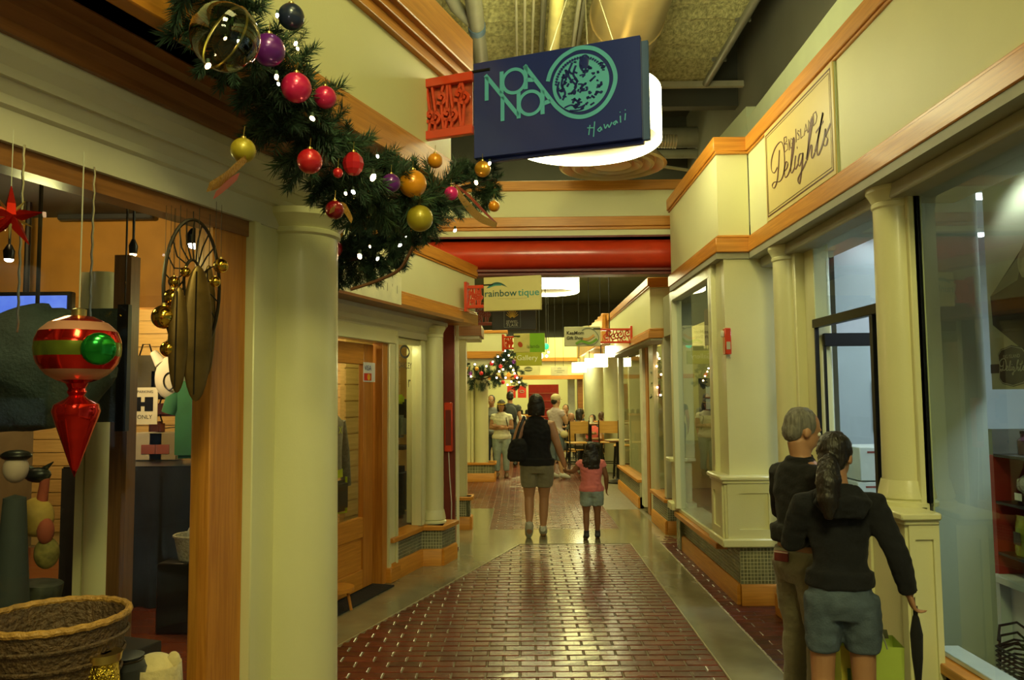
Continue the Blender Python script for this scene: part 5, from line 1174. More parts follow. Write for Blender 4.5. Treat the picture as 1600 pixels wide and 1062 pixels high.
for i, (px, py, w_, h_, c, nm, lb) in enumerate(((230, 582, .14, .16, (.07, .065, .04), 'handbag', 'dark olive handbag on the slat wall above the poster'), (252, 600, .09, .14, (.02, .02, .02), 'handbag', 'black handbag half behind the olive one'), (262, 640, .12, .06, (.12, .03, .03), 'folded_shirts', 'dark red folded shirts under the white tee'), (245, 670, .06, .07, (.14, .03, .02), 'red_pouch', 'small dark red pouch on the slat wall'))):
    p = at(px, py, 7.2); t = thing(nm, lb, 'bag' if 'shirt' not in nm else 'clothes', p)
    B().box(p.x-w_, p.x+w_*.8, 7.15, 7.28, p.z-h_, p.z+h_).build('body', mat('goods_%s' % 'abcd'[i], c, .7, var=.3), t, bevel=.02, seg=2)
    B().tube([p+Vector((-.06, -.03, h_)), p+Vector((-.03, -.03, h_+.10)), p+Vector((.03, -.03, h_+.10)), p+Vector((.06, -.03, h_))], .008, 6).build('handle', BLACKM, t)
    B().tube([(p.x, 7.2, p.z), (p.x, 8.92, p.z)], .006, 5).build('hook', BLACKM, t)
p = at(230, 633, 7.0); t = thing('poster', 'white printed notice card with bold black marks on the slat wall', 'poster', p)
B().box(p.x-.12, p.x+.10, 6.98, 6.99, p.z-.17, p.z+.16).build('sheet', mat('poster_white', (.7, .7, .6), .6), t)
pf2 = lambda a, z, h: Vector((p.x-.01+a, 6.978-h, p.z+z))
text('HI', .15, BLACKM, lambda a, z, h: pf2(a, z-.04, h), t, bold=.012); text('PARKING', .035, BLACKM, lambda a, z, h: pf2(a, z+.11, h), t); text('ONLY', .05, BLACKM, lambda a, z, h: pf2(a, z-.12, h), t)
B().tube([(p.x, 6.99, p.z+.1), (p.x, 8.92, p.z+.1)], .006, 5).build('hook', BLACKM, t)
t = thing('dark_counter', 'long dark draped counter below the slat wall', 'counter', at(270, 800, 6.4))
q0, q1 = at(205, 860, 6.2), at(332, 860, 6.2)
b = B(); n = 40; vs = []
for i in range(n+1):
    x = q0.x-.6+(q1.x-q0.x+1.0)*i/n
    for (dy, z) in ((.03*sin(i*1.3), .01), (.015*sin(i*1.3), .5), (0, 1.10)): vs.append((x, 6.25+dy, z))
b.add(vs, [(3*i+j, 3*i+3+j, 3*i+4+j, 3*i+1+j) for i in range(n) for j in range(2)]); b.build('drape', mat('black_drape', (.018, .02, .022), .85, var=.3), t)
B().box(q0.x-.6, q1.x+.4, 6.27, 7.0, 1.06, 1.11).build('top', BLACKM, t); B().box(q0.x-.55, q1.x+.35, 6.32, 6.95, .01, 1.06).build('core', BLACKM, t)
p = at(303, 845, 5.7); base = Vector((p.x, p.y, 1.65-(865-618)/1220*5.7-.0)); st = .46
t = thing('low_stand', 'low dark stand under the small white basket', 'stand', (p.x, p.y, 0)); B().box(p.x-.2, p.x+.2, p.y-.15, p.y+.15, .004, base.z-.003).build('block', BLACKM, t, bevel=.01)
t = thing('white_basket', 'small white wicker basket holding a pale ball', 'basket', base)
B().lathe([(0, 0), (.10, 0), (.135, .17), (.125, .17), (.09, .012), (0, .012)], base, 26).build('basket_body', mat('pale_wicker', (.42, .38, .26), .6, var=.3, scale=40, bump=.7), t)
B().tube([base+Vector((.135*cos(a), .135*sin(a), .17)) for a in [2*pi*i/36 for i in range(37)]], .010, 6).build('rim', MATS['pale_wicker'], t)
t = thing('pale_ball', 'round pale ball lying in the white basket', 'ball', base+Vector((.03, 0, .11))); B().ell(base+Vector((.03, 0, .18)), .075, 20, 14).build('ball', mat('pale_ball', (.62, .62, .56), .5), t)
B().tube([base+Vector((.03+.0755*cos(a), .0755*sin(a)*.3, .18+.0755*sin(a))) for a in [2*pi*i/30 for i in range(31)]], .002, 5).build('seam', DW, t)
# products on the low slat shelves of the left shop
for i, (px, py, c, h_) in enumerate(((218, 700, (.02, .22, .05), .12), (240, 700, (.5, .48, .42), .08), (262, 700, (.3, .25, .15), .08))):
    p = at(px, py, 6.9); t = thing('boxed_gift', ['green tinsel tree on the counter end', 'pale framed gift box on the counter', 'tan slatted gift box on the counter'][i], 'gift', p)
    if i == 0: b = B(); b.lathe([(.06, 0), (.045, .05), (.05, .06), (.03, .13), (.033, .14), (.0, .24)], (p.x, p.y, 1.115), 12); b.build('tree', mat('green_tinsel', c, .3, metal=.6, bump=1), t, smooth=0); B().cyl((p.x, p.y), .02, 1.112, 1.118, 10).build('foot', BLACKM, t)
    else: B().box(p.x-.12, p.x+.12, 6.8, 6.95, 1.115, 1.115+h_*3).build('box', mat('gift_%d' % i, c, .6, var=.1), t, bevel=.006); B().box(p.x-.06, p.x+.06, 6.795, 6.80, 1.17, 1.17+h_).build('panel', mat('gift_panel', (.3, .08, .06), .6), t)
# ---- second shop: jacket and bags behind the door glass, board with goods behind its window
p = SL(-1.62, -.45, 1.30); t = thing('grey_jacket', 'grey jacket with lime waist pouch displayed behind the oak door', 'jacket', Vector((p.x, p.y, .1)))
JK = mat('grey_marl', (.19, .19, .17), .85, var=.25, scale=40, sheen=.2); LM = mat('lime_trim', (.55, .75, .02), .5)
f = lambda u, v, z: SL(-.84+u, -.55+v, z); f0 = lambda u, v, z: SL(-1.42+u, -.55+v, z)
b = B(); b.tube([f(0, 0, .95), f(0, 0, 1.15), f(0, 0, 1.42), f(0, 0, 1.50)], [(.17, .10), (.16, .10), (.19, .11), (.08, .06)], 20, side=SL.d); b.build('torso', JK, t)
for s_ in (-1, 1): B().tube([f(s_*.18, 0, 1.42), f(s_*.24, .02, 1.15), f(s_*.26, .04, .82)], [.065, .055, .045], 12).build('sleeve', JK, t)
B().tube([f(0, 0, .92), f(0, 0, .99)], [(.178, .11), (.175, .108)], 20, side=SL.d).build('lime_waist', LM, t)
b = B(); b.box(-.15, .10, .09, .16, .62, .90, f); b.build('pouch', mat('dark_marl', (.07, .07, .065), .8), t, bevel=.03, seg=2)
B().tube([f(-.16, .12, .90), f(-.16, .12, .62), f(.11, .12, .60), f(.11, .12, .92)], .012, 6).build('piping', LM, t)
B().cyl((0, 0), .015, .02, .95, 10, fr=f).build('stand_pole', BLACKM, t); B().cyl((0, 0), .14, .005, .02, 20, fr=f).build('stand_base', BLACKM, t)
text('X', .09, LM, lambda a, z, h: f(-.02+a, .13+h, 1.32+z), t, name='print')
t = thing('backpack', 'dark backpack hanging above the jacket behind the door', 'bag', f0(-.05, -.5, 1.55)); b = B(); b.ell(f0(.05, -.4, 1.62), (.16, .12, .15), 16, 12); b.build('pack', mat('pack_black', (.03, .03, .028), .8, var=.4, bump=.5), t); B().tube([f0(.05, -.4, 1.75), f0(.05, -.9, 1.8)], .01, 6).build('hook', BLACKM, t)
t = thing('lime_bag', 'bright lime shopping bag hanging high behind the door glass', 'bag', f0(-.05, -.5, 1.8)); B().box(-.12, .12, -.45, -.38, 1.70, 1.92, f0).build('bag', mat('lime_bag', (.25, .5, .02), .5, var=.2), t, bevel=.01); B().tube([f0(-.05, -.41, 1.92), f0(0, -.41, 1.98), f0(.05, -.41, 1.92)], .006, 6).build('handle', LM, t)
B().box(-.2, 1.9, -.80, -.75, .40, 2.25, SL).build('slat_panel', SLAT, li)
for k in range(11): B().box(-.2, 1.9, -.75, -.735, .46+k*.165, .46+k*.165+.15, SL).build('slat', SLAT, li)
B().box(.98, 1.03, -.73, -.30, .35, 2.2, SL).build('inner_post', mat('tan_panel', (.50, .32, .10), .5), li)
B().box(-.55, 1.0, -.74, -.12, .33, .36, SL).build('display_floor', mat('brown_felt', (.12, .07, .04), .9), li)
for i, (u_, z_, w_, h_, c, lb) in enumerate(((.80, 1.46, .13, .16, (.02, .035, .025), 'dark green folded cap stack in the second shop window'), (.42, 1.62, .09, .05, (.5, .7, .02), 'lime cap on the slat panel'), (.62, 1.1, .14, .02, (.03, .03, .03), 'thin dark goggles on the slat panel'), (.55, .64, .16, .26, (.015, .016, .018), 'tall black bag standing low in the second shop window'), (.50, 1.33, .08, .12, (.12, .14, .10), 'grey green shoe on the slat panel'))):
    t = thing('merchandise', lb, 'goods', SL(u_, -.5, z_-h_), 'goods in the second shop window')
    B().box(u_-w_, u_+w_, -.62, -.42, z_-h_, z_+h_, SL).build('body', mat('merch_%d' % i, c, .7, var=.3), t, bevel=min(h_, w_)*.4, seg=2)
    B().tube([SL(u_, -.735, z_), SL(u_, -.55, z_)], .008, 6).build('peg', BLACKM, t)
# boards stacked: round wooden stool peeping behind the door
t = thing('wood_stool', 'round golden wooden stool top low behind the door edge', 'stool', SL(-1.95, -.0, 0)); q = SL(-1.72, .05, 0)
B().cyl((q.x, q.y), .13, .16, .19, 24).build('seat', OAK, t)
for k in range(3): B().tube([(q.x+.08*cos(k*2.1), q.y+.08*sin(k*2.1), .16), (q.x+.11*cos(k*2.1), q.y+.11*sin(k*2.1), .014)], .012, 8).build('leg', OAKV, t)

# ================================================================ RIGHT SHOP CONTENTS
PW = mat('poster_cream', (.60, .60, .40), .5, var=.03)
pX = 2.66
def rp_(px, py, X=pX): v = ray(px, py); k = X/v.x; return EYE+v*k
a0, a1 = rp_(1510, 300), rp_(1535, 608)
po = thing('hanging_poster', 'tall cream poster with dark chocolate and crest hanging behind the big pane', 'poster', (pX, 3.2, 1.7))
pX = 2.66; P_ = lambda a, h, z: Vector((pX-h, 4.44-a, z))       # a runs towards the camera
B().box(0, 1.4, 0, .012, 1.66, 2.9, P_).build('sheet', PW, po)
DKC = mat('chocolate_print', (.035, .022, .018), .5, var=.3)
b = B(); b.add([P_(x, .014, z) for x, z in ((.03, 2.18), (.35, 2.42), (1.3, 2.5), (1.3, 1.9), (.30, 1.86), (.04, 2.02))], [(0, 1, 2, 3, 4, 5)]); b.build('printed_chocolate', DKC, po, smooth=0)
b = B(); b.add([P_(x, .016, z) for x, z in ((.03, 2.18), (.35, 2.40), (.28, 2.24), (.12, 2.20))], [(0, 1, 2, 3)]); b.build('printed_flap', mat('grey_print', (.20, .20, .15), .5), po, smooth=0)
b = B(); b.ell((0, 0, 0), (.16, .001, .12), 20, 10); b.v = [P_(.45+v.x, .018, 2.33+v.z+.01*sin(v.x*60)) for v in b.v]; b.build('printed_nut', mat('nut_print', (.40, .38, .25), .6, var=.3, scale=20), po, smooth=0)
BAN = mat('slate_ink', (.03, .035, .055), .5)
B().box(.0, 1.4, .013, .015, 1.75, 1.80, P_).build('band', BAN, po)
b = B(); oct_ = [(-.13, .06), (-.10, .085), (0, .10), (.10, .085), (.13, .06), (.12, 0), (.13, -.06), (.10, -.085), (0, -.10), (-.10, -.085), (-.13, -.06), (-.12, 0)]
b.add([P_(.20+x*.95, .017, 1.785+z*1.12) for x, z in oct_]+[P_(.20, .017, 1.785)], [(i, (i+1) % 12, 12) for i in range(12)]); b.build('crest', BAN, po, smooth=0)
CRI = mat('crest_lettering', (.55, .55, .48), .5)
sc_ = .20
strokes([[(.075+(x-.15)*sc_, -.045+(z-.10)*sc_*1.15) for x, z in s] for s in DEL], .0055, CRI, po, lambda a, h, z: P_(a+.02, h, 1.80+z-.02), h0=.019, smooth_=True)
text('BIG ISLAND', .028, CRI, lambda a, z, h: P_(.20+a, .019+h, 1.828+z), po)
strokes([[(.20+x*.9, 1.785+z*1.05) for x, z in oct_+[oct_[0]]]], .004, CRI, po, lambda a, h, z: P_(a, h, z), h0=.0185, name='crest_outline')
for a in (.1, 1.2): B().tube([P_(a, 0, 2.9), P_(a, 0, 3.1)], .004, 5).build('cord', LWHITE, po)
# tall display unit with red back and shelves
SH = lambda x, y, z: Vector((x, y, z))
su = thing('display_shelf', 'white display unit with red back panel and dark shelves behind the big pane', 'shelf', (3.0, 3.8, 0))
RB_ = mat('red_back_panel', (.30, .015, .015), .4, var=.05)
B().box(3.04, 3.08, 2.4, 4.62, .6, 1.28).build('back_panel', RB_, su)
B().box(3.03, 3.09, 2.4, 4.62, 1.28, 1.43).build('mirror_panel', mat('dim_mirror', (.22, .22, .18), .15, metal=.6), su)
B().box(2.74, 3.1, 4.62, 4.66, .56, 1.28).build('end_panel', RB_, su)
B().box(2.74, 3.1, 4.62, 4.66, 1.28, 1.43).build('mirror_panel', MATS['dim_mirror'], su)
B().box(2.74, 3.1, 4.62, 4.66, .003, .56).build('end_panel', IW, su)
for z_ in (1.27, 1.0, .71): B().box(2.74, 3.04, 2.4, 4.62, z_, z_+.018).build('shelf_board', BLACKM, su, bevel=.003)
B().box(2.80, 3.1, 2.4, 4.62, .003, .56).build('base_cabinet', IW, su)
B().box(2.70, 3.1, 2.4, 4.64, .56, .60).build('worktop', IW, su, bevel=.004)
FOIL = mat('olive_foil', (.30, .36, .05), .25, metal=.5, var=.2, scale=14, bump=.4, bscale=30)
def pouch(x, y, z, lab, m=FOIL):
    t = thing('foil_pouch', lab, 'pouch', (x, y, z), 'green foil pouches on the shelf')
    b = B(); b.tube([(x, y, z), (x, y, z+.05), (x, y, z+.16), (x, y, z+.21), (x, y, z+.22)], [(.058, .03), (.062, .032), (.056, .022), (.054, .006), (.054, .004)], 16, side=(0, 1, 0)); b.build('pouch_body', m, t)
    B().box(x-.036, x-.031, y-.03, y+.03, z+.06, z+.13).build('label_panel', DKC, t, bevel=.002)
for i in range(5): pouch(2.80, 4.48-i*.13, .73, ['green foil pouch standing at the panel end of the lower shelf', 'second green foil pouch from the panel end', 'third green foil pouch from the panel end', 'fourth green foil pouch from the panel end', 'fifth green foil pouch from the panel end'][i])
for i in range(3):
    y_ = 4.45-i*.25; t = thing('wrapped_basket', ['gift basket in clear film at the panel end of the middle shelf', 'second film wrapped gift basket on the middle shelf', 'third film wrapped gift basket on the middle shelf'][i], 'gift', (2.82, y_, 1.02), 'wrapped gift baskets')
    B().lathe([(0, 0), (.06, 0), (.085, .05), (.075, .05)], (2.86, y_, 1.02), 16).build('basket_tray', mat('brown_tray', (.12, .06, .03), .6), t)
    b = B(); b.ell((2.86, y_, 1.02+.10), (.08, .105, .065), 14, 10); [setattr(v, 'z', v.z+.02*mnoise.noise(v*30)) for v in b.v]; b.build('film', mat('clear_film', (.50, .50, .44), .12, metal=.4, bump=1, bscale=40), t, smooth=0)
    B().box(2.765, 2.768, y_-.03, y_+.03, 1.04, 1.08).build('tag_card', mat('tag_white', (.75, .75, .7), .5), t)
for i in range(3):
    y_ = 4.5-i*.22; t = thing('jar', ['dark glass jar at the panel end of the top shelf', 'second dark glass jar on the top shelf', 'third dark glass jar on the top shelf'][i], 'jar', (2.85, y_, 1.29), 'dark jars on the top shelf')
    B().lathe([(0, 0), (.035, 0), (.038, .08), (.02, .10), (.02, .12)], (2.85, y_, 1.29), 14).build('jar_body', mat('dark_jar', (.05, .02, .04), .2), t); B().cyl((2.85, y_), .023, 1.408, 1.425, 12).build('lid', BLACKM, t)
for i in range(3):
    t = thing('wire_basket', ['lowest black wire basket of the stack behind the pane', 'middle black wire basket of the stack behind the pane', 'topmost black wire basket of the stack behind the pane'][i], 'basket', (2.48, 3.85, .20+.07*i), 'stacked black wire baskets')
    for k in range(3): z_ = .20+.07*i+k*.022; B().tube([(2.34, 3.65, z_), (2.64, 3.65, z_), (2.66, 4.02, z_), (2.50, 4.12, z_), (2.35, 4.02, z_), (2.34, 3.65, z_)], .006, 5).build('wire_hoop', BLACKM, t)
    B().tube([(2.38, 4.05, .26+.07*i), (2.42, 4.10, .36+.05*i), (2.52, 4.12, .37+.05*i), (2.60, 4.06, .26+.07*i)], .007, 6).build('handle', BLACKM, t)
t = thing('basket_stand', 'dark low stand under the wire baskets', 'stand', (2.5, 3.85, 0)); B().box(2.32, 2.67, 3.62, 4.14, .004, .19).build('block', BLACKM, t, bevel=.01)
# boxes stacked in the doorway
WB_ = mat('white_carton', (.60, .62, .60), .6, var=.04)
for i, (x0, x1, y0, y1, z0, z1) in enumerate(((2.62, 3.02, 6.2, 6.6, .0, .32), (2.62, 3.02, 6.2, 6.6, .325, .64), (2.62, 3.0, 6.2, 6.6, .645, .95), (2.64, 3.0, 6.2, 6.6, .955, 1.22), (3.10, 3.5, 6.15, 6.55, 0, .34), (3.10, 3.5, 6.15, 6.55, .345, .66))):
    t = thing('carton', ['white carton on the floor at the foot of the taller stack', 'second white carton up the taller stack', 'third white carton up the taller stack', 'white carton topping the taller stack behind the door', 'white carton at the foot of the shorter stack', 'white carton topping the shorter stack'][i], 'box', ((x0+x1)/2, (y0+y1)/2, z0), 'white cartons stacked inside the doorway')
    B().box(x0, x1, y0, y1, z0+.004, z1).build('carton_body', WB_, t, bevel=.006)
    B().box(x0+.06, x1-.06, y0-.003, y0, z1-.045, z1-.03).build('printed_line', mat('maroon_ink', (.25, .05, .04), .6), t); B().box(x0+.2, x1-.06, y0-.003, y0, z0+.08, z0+.13).build('printed_line', mat('grey_line', (.25, .25, .25), .6), t)
t = thing('photo_strip', 'strip of small framed photos on the grey partition', 'picture', (2.9, 7.15, 1.2))
for k in range(4): B().box(3.20, 3.28, 7.17, 7.197, 1.30+k*.12, 1.40+k*.12).build('frame', BLACKM, t); B().box(3.215, 3.265, 7.165, 7.17, 1.315+k*.12, 1.385+k*.12).build('photo', PW, t)
# bay window display : pot plant on a dark table
t = thing('side_table', 'dark table standing inside the bay window', 'table', (1.98, 7.0, 0)); B().box(1.80, 2.2, 6.75, 7.25, .80, .83).build('tabletop', BLACKM, t, bevel=.004)
for (x, y_) in ((1.83, 6.78), (2.17, 6.78), (1.83, 7.22), (2.17, 7.22)): B().box(x-.018, x+.018, y_-.018, y_+.018, .003, .80).build('leg', BLACKM, t)
garland('garland', 'small lit garland hanging inside the next shop window on the right', [at(1030, 562, 10.35), at(1032, 590, 10.35), at(1030, 620, 10.35)], .12, 4, n_max=40, group='pine garlands', seed=12)
lt3 = thing('fairy_lights', 'string of lights on the garland inside the next shop window', 'lights', at(1030, 590, 10.2), 'fairy lights')
for px, py in ((1026, 572), (1033, 585), (1027, 605), (1032, 617), (1030, 560)): B().ell(at(px, py, 10.2), .014, 6, 4).build('bulb', GLOW, lt3)
t = thing('potted_plant', 'small leafy plant in red pot on the dark table', 'plant', (1.87, 6.9, .83))
B().lathe([(0, 0), (.045, 0), (.06, .11), (.05, .11), (.045, .09), (0, .09)], (1.87, 6.9, .832), 16).build('pot', mat('red_pot', (.35, .03, .02), .4), t)
rn = random.Random(5)
for k in range(16):
    a = rn.uniform(0, 2*pi); e = rn.uniform(.3, 1.2); d_ = Vector((cos(a)*cos(e), sin(a)*cos(e), sin(e))); p0 = Vector((1.87, 6.9, .93)); L_ = rn.uniform(.09, .17); tip = p0+d_*L_; s_ = d_.cross(Vector((0, 0, 1))).normalized()*.022
    b = B(); b.add([p0, p0+d_*L_*.5+s_, tip, p0+d_*L_*.5-s_, p0+d_*L_*.55+Vector((0, 0, .012))], [(0, 1, 4), (1, 2, 4), (2, 3, 4), (3, 0, 4)]); b.build('leaf', mat('leaf_green', (.07, .25, .05), .5, var=.3), t)
t = thing('wall_plaque', 'pale notice on the dark cabinet behind the bay window', 'sign', (1.9, 6.9, 1.5)); B().box(1.78, 1.98, 7.60, 7.61, 1.50, 1.60).build('sheet', PW, t); B().box(1.78, 1.98, 7.60, 7.61, 1.62, 1.72).build('sheet', PW, t); B().box(1.72, 2.06, 7.61, 7.65, 1.44, 1.80).build('backing', DKC, t); B().box(1.86, 1.90, 7.63, 7.66, .003, 1.5).build('stand_leg', BLACKM, t)
# ================================================================ PEOPLE
SKIN = mat('skin_tan', (.42, .21, .11), .5, var=.06, scale=8); SKIN2 = mat('skin_light', (.50, .29, .17), .5, var=.06, scale=8); SKIND = mat('skin_brown', (.22, .09, .045), .5, var=.06)
HBLK = mat('black_hair', (.012, .008, .006), .45, var=.4, scale=1, stretch=(60, 60, 3), bump=.3, bscale=2); HGREY = mat('grey_hair', (.16, .15, .13), .6, var=.5, scale=1, stretch=(70, 70, 6), bump=.4, bscale=2)
EYEW = mat('eye_white', (.7, .68, .62), .3)
def remeshed(b, name, m, parent, vox, wr=0, ws=9, sm=4, cut=None):
    me = bpy.data.meshes.new('t'); me.from_pydata([tuple(v) for v in b.v], [], b.f)
    bm = bmesh.new(); bm.from_mesh(me); bmesh.ops.recalc_face_normals(bm, faces=bm.faces); bm.to_mesh(me); bm.free()
    to = bpy.data.objects.new('t', me); COL.objects.link(to)
    md = to.modifiers.new('r', 'REMESH'); md.mode = 'VOXEL'; md.voxel_size = vox; md.use_smooth_shade = True
    ms = to.modifiers.new('s', 'SMOOTH'); ms.factor = .5; ms.iterations = sm
    dg = bpy.context.evaluated_depsgraph_get(); r = bpy.data.meshes.new_from_object(to.evaluated_get(dg))
    bpy.data.objects.remove(to)
    if wr:
        ns = [v.normal.copy() for v in r.vertices]
        for v, n in zip(r.vertices, ns):
            c = v.co; v.co = c + n*wr*(mnoise.noise(Vector((c.x*ws, c.y*ws, c.z*ws*.8)))+.6*mnoise.noise(Vector((c.x*ws*2.3, c.y*ws*2.3, c.z*ws*3.2))))
    co = [v.co for v in r.vertices]
    r.name = name; r.materials.clear(); r.materials.append(m); r.shade_smooth()
    ob = bpy.data.objects.new(name, r); COL.objects.link(ob); ob.parent = parent; ORG[ob.name] = Vector((0, 0, 0)); return ob
def hand(b, w_, d, side, s, curl=.5):
    """palm + four fingers + thumb; w_ wrist, d direction, side = across the palm towards the thumb"""
    d = d.normalized(); side = (side-d*side.dot(d)).normalized(); n = d.cross(side)
    b.tube([w_-d*.01*s, w_+d*.02*s, w_+d*.055*s, w_+d*.085*s], [(.021*s, .017*s), (.030*s, .016*s), (.038*s, .015*s), (.036*s, .012*s)], 10, side=side)
    for i, (o, ln) in enumerate(((.027, .070), (.010, .078), (-.008, .072), (-.026, .056))):
        p0 = w_+d*.080*s+side*o*s; c = curl*(.5+.1*i); p1 = p0+(d*cos(c)+n*sin(c))*ln*.45*s; p2 = p1+(d*cos(c*2)+n*sin(c*2))*ln*.32*s; p3 = p2+(d*cos(c*3)+n*sin(c*3))*ln*.25*s
        b.tube([p0-d*.02*s, p0, p1, p2, p3], [.0085*s, .0088*s, .0082*s, .0075*s, .006*s], 7)
    t0 = w_+d*.025*s+side*.022*s; t1 = t0+(side*.7+d*.6+n*.2).normalized()*.035*s; t2 = t1+(d*.9+side*.25+n*.35).normalized()*.03*s
    b.tube([t0, t1, t2], [.011*s, .010*s, .008*s], 7)
def person(label, loc, face, H, J=None, skin=SKIN2, hair=None, hm=HBLK, top=None, bottom=None, shoes=None, vox=.009, wid=1.0, headturn=0, headtilt=0, fat=1.0, seat=False, sleeves='short', legs='long', tophem=.50, bottomhem=None, extra=None, curl=.5, belt=False, group=None):
    t = thing('person', label, 'person', (loc[0], loc[1], loc[2] if len(loc) > 2 else 0), group); t.rotation_euler = (0, 0, radians(face)); ORG[t.name] = Vector((0, 0, 0))
    h = H; V_ = lambda x, y, z: Vector((x*h, y*h, z*h))
    j = dict(hipL=(-.052, 0, .50), hipR=(.052, 0, .50), kneeL=(-.058, .01, .275), kneeR=(.058, .01, .275), ankL=(-.06, -.01, .045), ankR=(.06, -.01, .045), toeL=(-.068, .09, .012), toeR=(.068, .09, .012),
             shL=(-.102*wid, -.004, .787), shR=(.102*wid, -.004, .787), elL=(-.135, -.02, .63), elR=(.135, -.02, .63), wrL=(-.14, .03, .485), wrR=(.14, .03, .485), thL=(0, 1, 0), thR=(0, 1, 0), lean=(0, 0, 0), crouch=0)
    j.update(J or {}); P = {k: (V_(*v) if hasattr(v, '__len__') and k not in ('thL', 'thR', 'lean') else v) for k, v in j.items()}
    ln = Vector(j['lean'])*h; f_ = fat
    X = Vector((1, 0, 0))
    pel = (P['hipL']+P['hipR'])/2; dz = pel.z-.50*h; up = lambda z, y=0: Vector((pel.x+ln.x*(z-.5)/.3, pel.y+y*h+ln.y*(z-.5)/.3, z*h+dz))
    TOR = [(up(.455), .088*f_, .062*f_), (up(.50, -.005), .098*f_*wid, .070*f_), (up(.55, -.002), .092*f_*wid, .064*f_), (up(.61), .078*f_*wid, .055*f_), (up(.68), .086*f_*wid, .060*f_), (up(.74, .003), .093*f_*wid, .064*f_), (up(.79), .098*wid, .052), (up(.822), .070*wid, .042), (up(.842), .036, .034)]
    def torso(b, inf=0, z0=0, z1=2, n=20):
        T = [(p, rx, ry) for p, rx, ry in TOR if z0 <= (p.z-dz)/h <= z1]
        b.tube([p for p, _, _ in T], [(rx*h+inf, ry*h+inf) for _, rx, ry in T], n, side=X)
    def arm(b, s_, inf=0, u0=0, u1=1):
        a, e, w_ = P['sh'+s_]+Vector((0, 0, dz))+ln, P['el'+s_]+Vector((0, 0, dz))+ln, P['wr'+s_]+Vector((0, 0, dz))+ln
        pts = [a+Vector((-.03*h if s_ == 'R' else .03*h, 0, -.002*h)), a, a.lerp(e, .35), a.lerp(e, .7), e, e.lerp(w_, .3), e.lerp(w_, .7), w_]
        rr = [.030, .032, .030, .026, .0235, .0235, .019, .0155]; us = [-.1, 0, .17, .35, .5, .65, .85, 1]
        Q = [(p, r*h*(f_ if f_ > 1 else 1)+inf) for p, r, u in zip(pts, rr, us) if u0-.11 <= u <= u1+.001]
        b.tube([q[0] for q in Q], [q[1] for q in Q], 12); b.ell(Q[-1][0], Q[-1][1]*.98, 12, 8) if inf == 0 else None; return w_, (w_-e).normalized()
    def leg(b, s_, inf=0, z0=0, flare=0):
        hp, k, a = P['hip'+s_]+Vector((0, 0, 0)), P['knee'+s_], P['ank'+s_]
        pts = [hp+V_(0, 0, .02), hp, hp.lerp(k, .33), hp.lerp(k, .66), k, k.lerp(a, .25), k.lerp(a, .55), k.lerp(a, .82), a]
        rr = [.050*f_, .054*f_, .051*f_, .042*f_, .034, .034, .031, .023, .020]; us = [0, 0, .165, .33, .5, .625, .775, .91, 1.0]
        u1 = 1-z0; Q = [(p, r*h+inf+flare*u) for p, r, u in zip(pts, rr, us) if u <= u1+1e-3]
        b.tube([q[0] for q in Q], [q[1] for q in Q], 14)
    # ---- continuous body
    b = B(); torso(b)
    for s_ in 'LR':
        leg(b, s_); w_, d = arm(b, s_); hand(b, w_, d, Vector(j['th'+s_]), h/1.68, curl)
        a, tt = P['ank'+s_], P['toe'+s_]; b.tube([a+V_(0, -.012, 0), a.lerp(tt, .1)+V_(0, 0, -.018), a.lerp(tt, .7), tt], [.022*h, .024*h, .022*h, .015*h], 10)
    nb = up(.842); HC = up(.925, .010)+Matrix.Rotation(radians(headtilt), 3, 'X')@Vector((0, 0, 0))
    RH = Matrix.Rotation(radians(headturn), 3, 'Z')@Matrix.Rotation(radians(headtilt), 3, 'X'); hq = lambda x, y, z: HC+RH@V_(x, y, z)
    b.tube([nb-V_(0, 0, .03), nb, hq(0, -.012, -.03)], [.036*h, .033*h, .033*h], 14)
    b.ell(HC+RH@V_(0, -.004, .018), (.044*h, .056*h, .056*h), 20, 14, RH); b.ell(HC+RH@V_(0, .012, -.018), (.037*h, .042*h, .050*h), 18, 12, RH); b.ell(hq(0, .028, -.052), (.020*h, .018*h, .016*h), 12, 8, RH)
    b.tube([hq(0, .048, .012), hq(0, .058, -.008), hq(0, .062, -.016), hq(0, .050, -.020)], [.006*h, .008*h, .010*h, .007*h], 8)
    b.tube([hq(-.016, .048, -.033), hq(0, .0535, -.032), hq(.016, .048, -.033)], [.004*h, .0065*h, .004*h], 7); b.tube([hq(-.026, .046, .018), hq(0, .052, .020), hq(.026, .046, .018)], [.005*h]*3, 7)
    for s_ in (-1, 1): b.ell(hq(s_*.045, -.004, -.004), (.006*h, .013*h, .019*h), 10, 8, RH)
    remeshed(b, 'body', skin, t, vox)
    for s_ in (-1, 1):
        e = hq(s_*.018, .046, .004); B().ell(e, .0075*h, 10, 8).build('eye', EYEW, t, origin=(0, 0, 0)); B().ell(hq(s_*.018, .0525, .004), .0035*h, 8, 6).build('pupil', BLACKM, t, origin=(0, 0, 0))
    ctx = dict(t=t, h=h, V=V_, up=up, hq=hq, HC=HC, RH=RH, P=P, torso=torso, arm=arm, leg=leg, ln=ln, dz=dz)
    # ---- clothes
    if bottom:
        b = B(); z0 = {'long': .02, 'shorts': bottomhem or .62, 'capri': .28}[legs]
        torso(b, .012, 0, .585)
        for s_ in 'LR': leg(b, s_, .014, z0, .012 if legs == 'shorts' else .004)
        remeshed(b, 'trousers' if legs != 'shorts' else 'shorts', bottom, t, max(vox, .008), .008, 8/h*1.6)
    if belt: B().tube([up(.572), up(.592)], [(.101*h*f_*wid, .078*h*f_)]*2, 28, side=X).build('belt', BLACKM, t, origin=(0, 0, 0))
